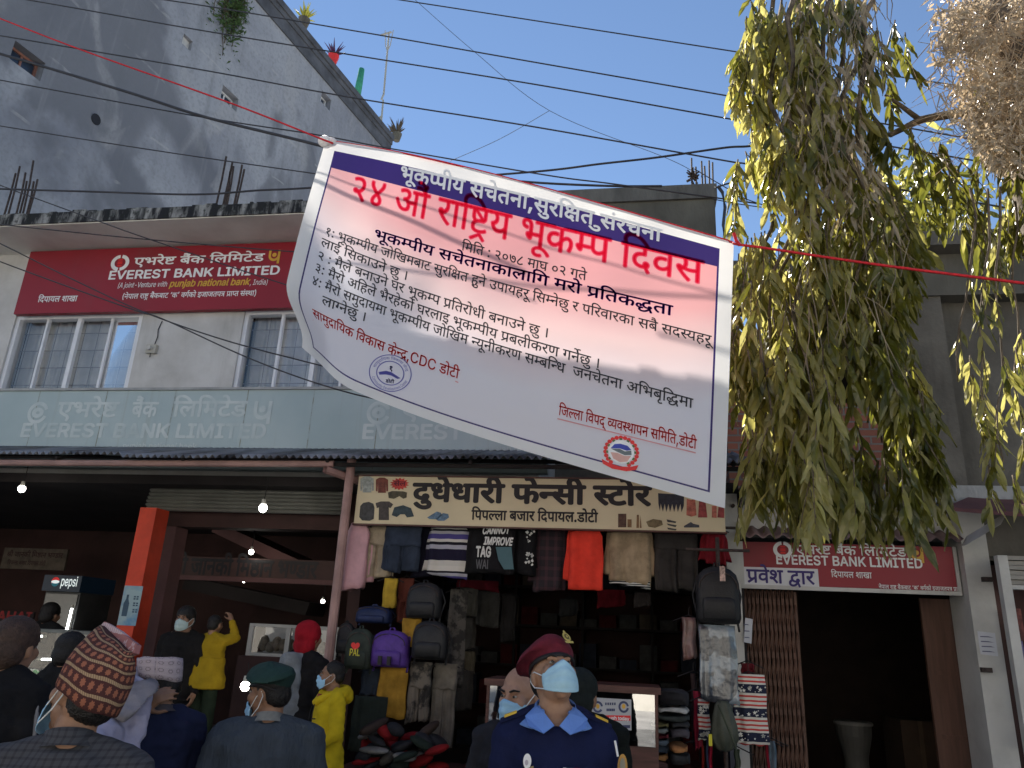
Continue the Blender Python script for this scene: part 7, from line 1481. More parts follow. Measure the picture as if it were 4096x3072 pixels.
# poster on the orange pillar
q0, q1 = xz((472,2341), YG), xz((566,2505), YG); po = thing('pillar_poster', (q0[0], YG, q1[1]), 'pale blue poster with a bottle drawing pasted on the orange pillar', 'poster')
b = MB(); d = P(492,2341,YG).x-P(470,2505,YG).x; b.box(px0+.005, px1+.02, YG-.006, YG-.002, q1[1], q0[1]); b.build('sheet', mat('poster_cyan', (.30,.40,.42), .6, .1, 3.0, col2=(.12,.26,.40), thr=(.42,.55)), po)
b = MB(); pb = wallboard(YG-.006); cx = px0+.06; zc = (q0[1]+q1[1])/2
poly2d(b, pb, [(cx-.028,zc-.1),(cx+.028,zc-.1),(cx+.03,zc+.02),(cx+.012,zc+.06),(cx+.012,zc+.1),(cx-.012,zc+.1),(cx-.012,zc+.06),(cx-.03,zc+.02)], .001)
for k in range(3):
    for j in range(4): x = px0+.125+.03*(j%2)+.006*k; z = zc+.09-.06*k-.02*(j//2); poly2d(b, pb, [(x,z),(x+.022,z),(x+.022,z-.014),(x,z-.014)], .001)
b.build('print', mat('poster_ink', (.05,.09,.13), .7), po)
# dim painted shop name board
YN = 8.0; q0, q1 = xz(v3(1010,745), YN), xz(v3(2150,905), YN); nbd = thing('name_board', (q0[0], YN, q1[1]), 'dim maroon name board with dark painted letters inside the sweet shop', 'sign')
b = MB(); b.box(q0[0], q1[0], YN, YN+.05, q1[1], q0[1]); b.box(q0[0], q1[0], YN-.02, YN+.05, q1[1]-.05, q1[1]-.001, 1); b.build('board', [mat('board_maroon', (.060,.030,.026), .7, .15), M_PINKW], nbd)
b = MB(); tline(b, 'sweet', (1075,865), (2000,880), wallboard(YN), YN, .26, crop=v3, bold=.03); b.build('lettering', M_BLACK, nbd)
b = MB(); q0, q1 = P(*v3(1480,600),9.0), P(*v3(2130,905),8.6); b.obox((q0+q1)/2, (q1-q0)/2, Vector((0,.5,0)), Vector((.02,0,.06))); b.build('stair_soffit', M_PINKW, bank)
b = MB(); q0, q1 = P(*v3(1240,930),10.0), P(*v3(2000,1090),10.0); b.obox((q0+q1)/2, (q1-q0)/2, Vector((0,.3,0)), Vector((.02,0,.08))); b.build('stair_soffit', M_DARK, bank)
mb_ = thing('menu_board', P(75, 2470, 9.0), 'dark menu board with red letters at the left edge', 'sign'); q0, q1 = xz((-40,2440), 9.0), xz((125,2500), 9.0)
b = MB(); b.box(q0[0], q1[0], 9.0, 9.03, q1[1], q0[1]); b.build('board', M_DARK, mb_); b = MB(); text(b, 'aha', wallboard(9.0), q0[0]+.12, q1[0]-.02, q1[1]+.04, .15, bold=.04); b.build('lettering', mat('dim_red_letters', (.25,.02,.02), .7), mb_)
# white framed display cabinet
YD = 7.35; t = thing('display_cabinet', P(1160, 2640, YD), 'white framed glass cabinet on the sweet shop counter behind the red hood', 'cabinet')
(x0, z1), (x1, z0) = xz(v6(1160,12), YD), xz(v6(1960,295), YD); xm = xz(v6(1530,12), YD)[0]
b = MB()
for xx in (x0, xm-.025, x1-.04): b.box(xx, xx+.045, YD, YD+.04, z0, z1)
b.box(x0, x1, YD, YD+.04, z1+.001, z1+.03); b.box(x0, x1, YD, YD+.4, z0-.03, z0-.001); b.box(x0, x1, YD+.36, YD+.4, z0, z1)
b.build('frame', mat('cabinet_frame', (.34,.33,.31), .5, .1), t)
for a, c in ((x0+.046, xm-.026), (xm+.021, x1-.041)):
    b = MB(); b.add([(a, YD+.01, z0), (c, YD+.01, z0), (c, YD+.01, z1), (a, YD+.01, z1)], [(0,1,2,3)]); b.build('glass', M_GLASS, t)
b = MB(); rg = random.Random(2)
for k in range(12): x = x0+.08+(x1-x0-.16)*k/11; b.ell((x, YD+.2, z0+.05+.04*rg.random()), (.05,.06,.05+.03*rg.random()), None, 9, 6)
b.build('food', mat('cabinet_food', (.16,.13,.10), .8, .4, 20.0), t, True)
b = MB(); b.box(x0-.05, x1+.05, YD-.05, YD+.55, .3, z0-.032); tag(b.build('service_counter', M_MAROON), 'maroon service counter below the white framed cabinet', 'counter')

YQ = 9.6; q0, q1 = xz((20,2190), YQ), xz((254,2282), YQ); ws_ = thing('wall_sign', (q0[0], YQ, q1[1]), 'dim cream wall sign with faded writing high at the left inside the sweet shop', 'sign')
b = MB(); b.box(q0[0], q1[0], YQ, YQ+.03, q1[1], q0[1]); b.build('board', mat('dim_cream_board', (.075,.060,.046), .8, .3, 8.0), ws_)
b = MB(); w_ = q1[0]-q0[0]; text(b, 'sweet', wallboard(YQ), q0[0]+w_*.06, q1[0]-w_*.06, q1[1]+(q0[1]-q1[1])*.58, .10, bold=.02); text(b, 'addr', wallboard(YQ), q0[0]+w_*.1, q1[0]-w_*.3, q1[1]+(q0[1]-q1[1])*.2, .08, bold=.01); b.build('lettering', M_MAROON, ws_)

# ------------------------------------------------------------------ people
DG = bpy.context.evaluated_depsgraph_get
def skinned(mb, name, m, par, vox=.008, smooth=4, folds=0.0, fscale=9.0, seed=0.0, fstretch=1.0):
    """fuses overlapping volumes into one continuous surface, smooths it and adds cloth folds"""
    me = bpy.data.meshes.new(name); me.from_pydata(mb.v, [], mb.f)
    bm = bmesh.new(); bm.from_mesh(me); bmesh.ops.recalc_face_normals(bm, faces=bm.faces); bm.to_mesh(me); bm.free()
    o = link(bpy.data.objects.new(name, me)); r = o.modifiers.new('r', 'REMESH'); r.mode = 'VOXEL'; r.voxel_size = vox
    if smooth: s = o.modifiers.new('s', 'SMOOTH'); s.iterations = smooth; s.factor = .5
    ev = o.evaluated_get(DG()); new = bpy.data.meshes.new_from_object(ev); o.modifiers.clear(); o.data = new; bpy.data.meshes.remove(me); new.name = name
    if folds:
        n = len(new.vertices); co = np.empty(n*3, 'f'); no = np.empty(n*3, 'f'); new.vertices.foreach_get('co', co); new.vertices.foreach_get('normal', no)
        co = co.reshape(-1, 3); no = no.reshape(-1, 3); d = np.empty(n, 'f')
        for i in range(n):
            p = co[i]; q = Vector((p[0]*fscale, p[1]*fscale, p[2]*fscale*fstretch+seed)); d[i] = noise.noise(q)+.5*noise.noise(q*2.3)
        co += no*(d*folds)[:, None]; new.vertices.foreach_set('co', co.ravel())
    new.materials.clear(); new.materials.append(m); new.polygons.foreach_set('use_smooth', [True]*len(new.polygons)); new.update()
    return parent(o, par)
M_SKIN = mat('skin', (.27,.145,.088), .5, .10, 25.0, bump=.08, bscale=300, spec=.35)
M_SKIN2 = mat('skin_light', (.38,.215,.145), .5, .10, 25.0, bump=.08, bscale=300, spec=.35)
M_HAIR = mat('black_hair', (.012,.010,.009), .45, .3, 60.0, bump=.5, bscale=160)
M_MASK = mat('mask_blue', (.33,.56,.76), .75, .06, 20.0, bump=.15, bscale=120)
M_MASKW = mat('mask_loop', (.70,.72,.72), .7, .05, 20.0)
M_EYE = mat('eye_white', (.33,.30,.27), .25, .05, 5.0, spec=.6); M_IRIS = mat('eye_dark', (.018,.010,.007), .15, .1, 5.0, spec=.7)
M_TROU = fabric('dark_trousers', (.022,.022,.026)); M_SHOE = mat('black_shoe', (.015,.013,.012), .4, .2, 20.0)
def hand(mb, w_, d, nrm, curl=.5, k=1.0, thumb=1):
    """palm and five separate bent fingers: from wrist w_ along d, palm facing nrm"""
    w_, d, nrm = Vector(w_), Vector(d).normalized(), Vector(nrm); nrm = (nrm-d*nrm.dot(d)).normalized(); s = d.cross(nrm)*thumb
    Mp = Matrix((s, d, nrm)).transposed(); mb.ell(w_+d*.05*k, (.041*k, .054*k, .017*k), Mp, 12, 8); mb.cap(w_-d*.02*k, .026*k, w_+d*.03*k, .030*k, 10)
    for i, (o, L, r) in enumerate(((-.031,.066,.0078),(-.0105,.078,.0084),(.0105,.083,.0086),(.031,.075,.0082))):
        p = w_+d*(.088-.006*abs(i-2))*k+s*o*k; a = d.copy(); q = p
        for j, (f, c) in enumerate(((.44,.45),(.32,.75),(.24,.55))):
            ang = curl*c*(1+.12*i); a = (a*math.cos(ang)+nrm*math.sin(ang)).normalized(); e = q+a*L*f*k; mb.cap(q, r*k*(1-.08*j), e, r*k*(.95-.10*j), 8); q = e
    p = w_+d*.022*k+s*.036*k; a = (d*.62+s*.62+nrm*.30).normalized(); e = p+a*.042*k; mb.cap(p, .0125*k, e, .0105*k, 8); a = (d*.85+s*.2+nrm*.35).normalized(); mb.cap(e, .0105*k, e+a*.032*k, .0085*k, 8)
class Person:
    def __init__(s, px, py, Y, label, face=0, scale=1.0, head=(0,0,0), ground=0.0, lean=0.0, skin=None, arms=None, jacket=None, trousers=None, hair='short', vox=.0075, jfold=.010, collar=None, wide=1.0, group=None, hairmat=None, rise=.065, vneck=False):
        H = P(px, py, Y); s.H = H; s.k = scale; s.M = Matrix.Rotation(R(face), 3, 'Z'); s.skin = skin or M_SKIN
        s.head = Matrix.Rotation(R(head[1]), 3, 'Z') @ Matrix.Rotation(R(head[2]), 3, 'Y') @ Matrix.Rotation(R(head[0]), 3, 'X')
        s.lean = lean; s.piv = Vector((0,.02,-.10))
        s.t = thing('person', (H.x, H.y, ground), label, 'person', group)
        gl = (ground-H.z)/scale; s.hipz = -.78; s.rise = rise; lf = (gl-s.hipz-rise)/(-1.56+.78); w = wide
        B = MB(); X = s.X
        # head
        def he(c, r): B.ell(s.hp(c), [q*scale for q in r], s.M @ s.head, 18, 12)
        he((0,.015,.030), (.074,.094,.084)); he((0,-.018,-.035), (.060,.070,.075)); he((0,-.058,-.092), (.027,.026,.022)); he((0,.03,-.02), (.066,.072,.07))
        for q in (-1, 1): he((q*.037,-.060,-.018), (.028,.028,.030)); he((q*.077,.012,-.004), (.010,.020,.031)); he((q*.074,.012,-.028), (.010,.012,.012)); he((q*.011,-.100,-.026), (.010,.010,.009))
        B.cap(s.hp((0,-.086,.014)), .010*scale, s.hp((0,-.106,-.022)), .0135*scale); B.cap(s.hp((-.036,-.076,.032)), .0125*scale, s.hp((.036,-.076,.032)), .0125*scale)
        he((0,-.086,-.052), (.023,.014,.0065)); he((0,-.083,-.063), (.020,.014,.0075))
        B.cap(s.hp((0,.03,-.075)), .056*scale, X((0,.035,-.215)), .060*scale, 16)
        # trunk, limbs
        rings = [(-.185,.062,.058,.03),(-.215,.105,.068,.03),(-.245,.165,.085,.025),(-.32,.172,.102,.02),(-.45,.160,.106,.015),(-.60,.143,.098,.02),(-.72,.160,.108,.02),(-.82,.150,.104,.02)]
        def torso(mb, g, z0=-.185, z1=-.83, flare=0.0):
            out = []
            for z, rx, ry, cy in rings:
                if z1 <= z <= z0+.001: e = g+flare*max(0, (-.45-z)); out.append([X((w*(rx+e)*math.copysign(abs(math.cos(a))**.85, math.cos(a)), cy+(ry+e)*math.sin(a), z)) for a in [2*math.pi*q/24 for q in range(24)]])
            mb.loft(out)
        s.torso = torso; torso(B, 0)
        for q in (-1, 1): B.cap(X((q*.04,.035,-.185)), .040*scale, X((q*.140*w,.03,-.245)), .050*scale, 12)
        s.arms = arms or [((-.225*w,.03,-.50),(-.235*w,-.04,-.74)), ((.225*w,.03,-.50),(.235*w,-.04,-.74))]
        s.sh = [(-.172*w,.025,-.262), (.172*w,.025,-.262)]
        for i, (e, wr) in enumerate(s.arms):
            B.cap(X(s.sh[i]), .050*scale, X(e), .038*scale); B.cap(X(e), .037*scale, X(wr), .025*scale)
            d = X(wr)-X(e); inw = s.M @ Vector((1 if i == 0 else -1, -.2, 0)); hand(B, X(wr), d, inw, .8, scale, 1 if i == 0 else -1)
        for q in (-1, 1):
            hip, kn, an = (q*.085,.02,-.80), (q*.095,0,-.78-.40*lf), (q*.10,.03,-.78-.73*lf)
            B.cap(X(hip), .082*scale, X(kn), .054*scale, 14); B.cap(X(kn), .052*scale, X(an), .036*scale, 14); B.ell(X((q*.10,-.05,-.78-.765*lf)), (.040*scale,.12*scale,.032*scale), s.M)
        s.body = skinned(B, 'body', s.skin, s.t, vox*scale, 3)
        # eyes and brows
        b = MB()
        for q in (-1, 1): b.ell(s.hp((q*.031,-.0815,.010)), [v*scale for v in (.0115,.0085,.0052)], s.M @ s.head, 10, 7, 0); b.ell(s.hp((q*.031,-.089,.0105)), [v*scale for v in (.0062,.004,.0052)], s.M @ s.head, 10, 7, 1)
        b.build('eyes', [M_EYE, M_IRIS], s.t, True)
        b = MB()
        for q in (-1, 1): b.cap(s.hp((q*.016,-.0925,.030)), .0042*scale, s.hp((q*.034,-.0905,.036)), .0048*scale, 8); b.cap(s.hp((q*.034,-.0905,.036)), .0048*scale, s.hp((q*.052,-.076,.031)), .003*scale, 8)
        b.build('eyebrows', M_HAIR, s.t, True)
        if hair:
            b = MB()
            if hair == 'short': b.ell(s.hp((0,.026,.043)), [v*scale for v in (.0825,.0925,.082)], s.M @ s.head, 30, 18); b.ell(s.hp((0,.055,-.005)), [v*scale for v in (.074,.066,.070)], s.M @ s.head, 24, 14)
            elif hair == 'full': b.ell(s.hp((0,.018,.050)), [v*scale for v in (.090,.104,.090)], s.M @ s.head, 30, 18); b.ell(s.hp((0,.058,-.010)), [v*scale for v in (.080,.070,.080)], s.M @ s.head, 24, 14)
            elif hair == 'bald': b.ell(s.hp((0,.060,.030)), [v*scale for v in (.081,.070,.080)], s.M @ s.head, 24, 14); b.ell(s.hp((0,.055,-.010)), [v*scale for v in (.078,.065,.060)], s.M @ s.head, 24, 14)
            skinned(b, 'hair', hairmat or M_HAIR, s.t, .006*scale, 1, .0025*scale, 110.0)
        # clothes
        if trousers is not False:
            b = MB(); torso(b, .012, -.60)
            for q in (-1, 1):
                hip, kn, an = (q*.085,.02,-.80), (q*.098,0,-.78-.40*lf), (q*.10,.03,-.78-.715*lf); b.cap(X(hip), .100*scale, X(kn), .075*scale, 14); b.cap(X(kn), .074*scale, X(an), .064*scale, 14)
            skinned(b, 'trousers', trousers or M_TROU, s.t, .014*scale, 3, .008*scale, 8.0)
            b = MB()
            for q in (-1, 1): b.ell(X((q*.10,-.05,-.78-.765*lf)), (.048*scale,.13*scale,.042*scale), s.M); b.ell(X((q*.10,.0,-.78-.74*lf)), (.047*scale,.06*scale,.06*scale), s.M)
            b.build('shoes', M_SHOE, s.t, True)
        if jacket:
            b = MB(); torso(b, .024, -.20 if vneck else -.18, -.83, .10)
            for q in (-1, 1): b.cap(X((q*(.075 if vneck else .045),.045,-.192)), .046*scale, X((q*.150*w,.03,-.240)), .060*scale, 14)
            for i, (e, wr) in enumerate(s.arms):
                we = Vector(e).lerp(Vector(wr), .90); b.cap(X(s.sh[i]), .070*scale, X(e), .056*scale, 14); b.cap(X(e), .056*scale, X(we), .044*scale, 14); b.ell(X((s.sh[i][0]*.62, .03, -.232)), (.085*scale,.065*scale,.045*scale), s.M)
            s.jacket = skinned(b, 'jacket', jacket, s.t, .010*scale, 4, jfold*scale*1.3, 11.0, seed=px*.01, fstretch=1.5)
        if collar:
            b = MB(); out = []
            for z, r1_, r2_ in ((-.205,.090,.088),(-.165,.071,.075),(-.118,.066,.072),(-.115,.061,.067),(-.16,.059,.064)): out.append([X((r1_*math.cos(a), .025+r2_*math.sin(a), z+.040*math.sin(a))) for a in [2*math.pi*q/28 for q in range(28)]])
            b.loft(out, caps=False); b.build('collar', collar, s.t, True)
    def X(s, p, raw=False):
        """body point: local metres below and around the head centre -> world"""
        p = Vector(p); p.z += s.rise*min(1, max(0, (-.075-p.z)/.11)) if not raw else 0
        if s.lean:
            piv = Vector((0,.02,s.hipz if hasattr(s,'hipz') else -.78))
            if p.z > piv.z: base = Vector((0,0,0)); r = Matrix.Rotation(R(s.lean), 3, 'X'); p = piv+r @ (p-piv)
        return s.H+s.M @ (p*s.k)
    def hp(s, c):
        """head point, turned with the head about the neck"""
        q = s.piv+s.head @ (Vector(c)-s.piv)
        return s.X(q, True)
    def mask(s, m=None, down=0.0, loops=True, bulge=.0):
        n, mm = 22, 14; V = []; F = []
        for j in range(mm+1):
            v = j/mm
            for i in range(n+1):
                u = i/n*2-1; th = u*1.12; top = -.004-.020*abs(u)**1.4+.010*max(0,1-abs(u)*2.2); bot = -.112+.030*abs(u)**2
                z = top+(bot-top)*v-down; pro = math.sin(math.pi*min(1, v*1.05))**.6; ple = 0.0034*math.sin(v*19+1.2*abs(u))*(1-abs(u)**3)
                r_ = .070+.004*pro; y = -.018-(.072+.020*pro*(1-u*u)+bulge)*math.cos(th*.98)-ple-.008*(1-abs(u))**2*(1-v)*2
                V.append(s.hp((r_*math.sin(th)*1.03, y, z)))
        for j in range(mm):
            for i in range(n): F.append((j*(n+1)+i, j*(n+1)+i+1, (j+1)*(n+1)+i+1, (j+1)*(n+1)+i))
        b = MB(); b.add(V, F); o = b.build('face_mask', m or M_MASK, s.t, True); solid(o, .0025*s.k)
        if loops:
            for q in (-1, 1):
                b = MB(); c0, c1 = V[(n if q > 0 else 0)+(n+1)], V[(n if q > 0 else 0)+(n+1)*(mm-1)]
                b.tube([c0, s.hp((q*.080,-.01,.008-down*.6)), s.hp((q*.083,.020,.012)), s.hp((q*.084,.030,-.010)), s.hp((q*.080,.005,-.045-down*.5)), c1], .0022*s.k, 5); b.build('ear_loop', M_MASKW, o)
        return o
    def beret(s, m, side=1, badge=None, front=True):
        b = MB(); rings = []
        for z, rx, ry, dx, dy, dz in ((.040,.082,.100,0,.012,0),(.062,.084,.102,0,.012,0),(.078,.104,.120,.012,.020,-.02),(.100,.112,.126,.026,.026,-.06),(.125,.100,.112,.026,.026,-.055),(.142,.066,.075,.018,.022,-.03),(.150,.02,.02,.01,.02,0)):
            rings.append([s.hp((side*dx+rx*math.cos(a), dy+ry*math.sin(a), z+dz*max(0, side*math.cos(a))**1.2*.9+(-.035*max(0, math.sin(a)) if z < .07 else -.012*max(0,math.sin(a))))) for a in [2*math.pi*q/32 for q in range(32)]])
        b.loft(rings); o = skinned(b, 'beret', m, s.t, .006*s.k, 3, .004*s.k, 14.0)
        b = MB(); r2 = [[s.hp((rx*math.cos(a), .012+ry*math.sin(a), z-.035*max(0, math.sin(a)))) for a in [2*math.pi*q/32 for q in range(32)]] for z, rx, ry in ((.032,.081,.099),(.033,.086,.104),(.047,.087,.105),(.048,.083,.10))]
        b.loft(r2, caps=False); b.build('beret_band', M_BLACK, s.t, True)
        return o
# -- the police officer looking up at the banner
M_NAVYJ = fabric('police_navy', (.010,.014,.050), var=.15); M_SHIRT = fabric('police_blue_shirt', (.16,.29,.66), var=.08)
o = Person(2228, 2704, 3.0, 'police officer in navy jersey, maroon beret and pale blue mask gazing upward', face=8, head=(-30,16,0), skin=mat('skin_officer', (.33,.185,.115), .5, .10, 25.0, bump=.08, bscale=300), jacket=M_NAVYJ, hair=None, vox=.0062, jfold=.006, wide=.90, rise=.05, vneck=True, trousers=fabric('police_trousers', (.012,.014,.03)))
o.mask(mat('mask_pale_blue', (.38,.60,.72), .75, .06, 20.0, bump=.15, bscale=120), bulge=.010)
b = MB(); b.ell(o.hp((0,.045,.005)), (.079,.074,.075), o.M @ o.head, 20, 12); skinned(b, 'hair', M_HAIR, o.t, .006, 1, .003, 70.0)
o.beret(mat('beret_maroon', (.115,.010,.022), .9, .15, 30.0, bump=.2, bscale=200), -1)
b = MB(); c = o.hp((.028,-.108,.092)); n_ = (o.M @ o.head @ Vector((.25,-1,.25))).normalized(); ux = n_.cross(Vector((0,0,1))).normalized()*-1; uy = ux.cross(n_)*-1; bp_ = lambda u, v, l: c+ux*u+uy*v+n_*(l+.004)
if uy.z < 0: uy = -uy
disc2d(b, bp_, 0, .004, .017, .021, .004, 0, 16); disc2d(b, bp_, 0, .004, .010, .013, .0055, 1, 12); disc2d(b, bp_, 0, .026, .006, .010, .004, 0, 8); poly2d(b, bp_, [(-.018,-.026),(.018,-.026),(.020,-.016),(-.020,-.016)], .005, 0); disc2d(b, bp_, 0, .004, .005, .006, .007, 0, 8)
b.build('beret_badge', [mat('badge_gold', (.60,.48,.14), .4, .2, 60.0, metal=.4), mat('badge_dark', (.12,.09,.03), .5)], o.t)
# blue shirt collar: a standing fall round the neck, open in a V at the front, with two pointed wings
b = MB(); rows = []
for z, rx, ry, cy in ((-.108,.068,.072,.030),(-.100,.072,.076,.030),(-.122,.092,.092,.026),(-.146,.120,.108,.020),(-.160,.140,.114,.018)):
    rows.append([o.X((rx*math.cos(a), cy+ry*math.sin(a), z+.026*max(0, math.sin(a))-.02*max(0, -math.sin(a))), True) for a in [R(-52)+R(284)*k/32 for k in range(33)]])
V = [p for r_ in rows for p in r_]; F = [(j*33+k, j*33+k+1, (j+1)*33+k+1, (j+1)*33+k) for j in range(4) for k in range(32)]; b.add(V, F); cl = b.build('collar', M_SHIRT, o.t, True); solid(cl, .003)
b = MB()
for q in (-1, 1): b.prism([o.X(p, True) for p in ((q*.062,.015,-.106),(q*.046,-.038,-.124),(q*.009,-.084,-.162),(q*.046,-.110,-.186),(q*.100,-.088,-.168),(q*.112,-.03,-.140),(q*.084,.02,-.116))], o.M @ Vector((0,-.006,.003)))
b.build('collar_wing', M_SHIRT, o.t)
def sticker(pts, m, name, depth=.004, off=-.128):
    b = MB(); b.prism([o.X((x, off+.9*abs(x)**2, z)) for x, z in pts], o.M @ Vector((0,-depth,0))); return b.build(name, m, o.t)
def orow(items, z, h, name):
    b = MB(); ms = []
    for i, (x0, x1, m) in enumerate(items): ms.append(m); b.prism([o.X((x, -.134+.8*abs(x)**2, zz)) for x, zz in ((x0,z),(x1,z),(x1,z+h),(x0,z+h))], o.M @ Vector((0,-.004,0)), i)
    return b.build(name, ms, o.t)
rb = [M_WHITE, mat('ribbon_teal', (.10,.18,.20), .7), M_REDP, mat('ribbon_grey', (.30,.32,.38), .7)]
orow([(.022+.0122*k, .0335+.0122*k, rb[c]) for k, c in enumerate((0,1,3,2,2,3,0,3))], -.352, .017, 'medal_ribbons')
b = MB(); pb = lambda u, v, l: o.X((-.100+u, -.122-l, -.322+v)); disc2d(b, pb, 0, 0, .014, .024, .006, 0, 18); disc2d(b, pb, -.002, -.004, .006, .009, .009, 1, 10); b.build('chest_badge', [M_WHITE, mat('badge_inner', (.45,.40,.45), .6)], o.t)
b = MB(); b.prism([o.X(p) for p in ((-.140,-.114,-.376),(-.078,-.126,-.350),(-.078,-.126,-.335),(-.140,-.114,-.360))], o.M @ Vector((0,-.006,0))); b.build('name_plate', mat('plate_gold', (.33,.27,.12), .4, .2, metal=.4), o.t)
for q in (-1, 1):
    b = MB(); b.obox(o.X((q*.150,.018,-.192)), o.M @ Vector((q*.052,0,-.020)), o.M @ Vector((0,.026,0)), Vector((0,0,.007))); ep = b.build('epaulette', M_NAVYJ, o.t)
    b = MB(); b.obox(o.X((q*.165,.0,-.186)), o.M @ Vector((q*.022,0,-.0086)), o.M @ Vector((0,.018,0)), Vector((0,0,.004))); b.build('rank_bar', mat('rank_yellow', (.55,.36,.04), .6), ep)
b = MB(); c = o.X((.232,-.064,-.335)); pb = lambda u, v, l: c+o.M @ Vector((u*.75, -l+u*.65, v)); disc2d(b, pb, 0, 0, .026, .044, .004, 0, 20); disc2d(b, pb, 0, .006, .014, .026, .007, 1, 16); b.build('sleeve_patch', [mat('patch_orange', (.50,.26,.06), .7), mat('patch_grey', (.30,.27,.20), .7)], o.t)
b = MB(); b.tube([o.X((.206,-.066,-.250)), o.X((.216,-.070,-.300))], .004, 5); b.build('pen', M_WHITE, o.t)
# -- bald man behind the officer
q = Person(2096, 2776, 3.45, 'balding man with blue mask standing half hidden behind the officer', face=-15, head=(9,-14,0), skin=M_SKIN2, hair='bald', jacket=fabric('dark_coat', (.02,.02,.025)), vox=.0075); q.mask(bulge=.006)
# -- dark-haired person right behind the officer's shoulder
q = Person(2318, 2792, 3.95, 'person with dark hair turned away behind the right shoulder of the officer', face=172, rise=.1, hair='full', jacket=fabric('green_black_coat', (.008,.010,.009)), vox=.0085, hairmat=mat('dark_green_wool', (.007,.010,.009), .9, .3, 40.0))
# -- man in the yellow hoodie
M_HOODIE_YELLOW = fabric('yellow_fleece', (.56,.40,.015), var=.12)
q = Person(1325, 2704, 5.6, 'man in bright yellow hoodie and blue mask looking left', scale=.82, ground=.14, face=-52, head=(0,-14,0), skin=M_SKIN, hair='short', jacket=M_HOODIE_YELLOW, vox=.0075, jfold=.010, arms=[((-.235,.02,-.50),(-.12,-.16,-.66)), ((.245,.03,-.50),(.13,-.17,-.68))]); q.mask()
b = MB(); 
for k in range(9): a = math.pi*(k/8); b.ell(q.X((.115*math.cos(a), .055+.085*math.sin(a), -.205+.03*math.sin(a))), (.046,.046,.040), None, 10, 7)
b.cap(q.X((-.1,-.02,-.215)), .034, q.X((-.015,-.105,-.275)), .026); b.cap(q.X((.1,-.02,-.215)), .034, q.X((.015,-.105,-.275)), .026); b.ell(q.X((0,.15,-.22)), (.10,.05,.06), q.M)
skinned(b, 'hood', M_HOODIE_YELLOW, q.t, .009, 3, .006, 16.0)
b = MB()
for s_ in (-.03,.03): b.tube([q.X((s_,-.122,-.27)), q.X((s_*1.3,-.138,-.36)), q.X((s_*1.5,-.140,-.42))], .003, 5)
b.build('drawstring', M_BLACK, q.t)
b = MB(); b.prism([q.X(p) for p in ((.045,-.138,-.41),(.10,-.125,-.405),(.10,-.125,-.395),(.045,-.138,-.40))], q.M @ Vector((0,-.004,0))); b.build('chest_print', M_BLACK, q.t)
b = MB(); b.prism([q.X(p) for p in ((-.03,-.09,-.21),(.03,-.09,-.21),(.0,-.12,-.30))], q.M @ Vector((0,.03,0))); b.build('undershirt', mat('undershirt_red', (.25,.03,.03), .8), q.t)
# -- man in the green beret seen from behind
q = Person(1092, 2772, 3.9, 'man in dark green beret and blue-grey jersey seen from behind', face=-158, head=(4,58,0), skin=M_SKIN, hair='short', jacket=mat('ribbed_grey_blue', (.050,.062,.080), .95, .12, 20.0, bump=.6, bscale=90, stretch=(1,1,.15)), vox=.0065, jfold=.008, wide=1.22, collar=fabric('grey_shirt', (.22,.22,.21)), rise=.06)
q.mask(down=.035); q.beret(mat('beret_green', (.014,.040,.034), .9, .15, 30.0, bump=.2, bscale=200), 1)
b = MB(); c = q.hp((-.03,-.110,.085)); disc2d(b, lambda u, v, l: c+q.M @ q.head @ Vector((u,-l-.006,v)), 0, 0, .014, .020, .003, 0, 14); b.build('beret_badge', mat('badge_silver', (.5,.48,.40), .4, .2, metal=.5), q.t)
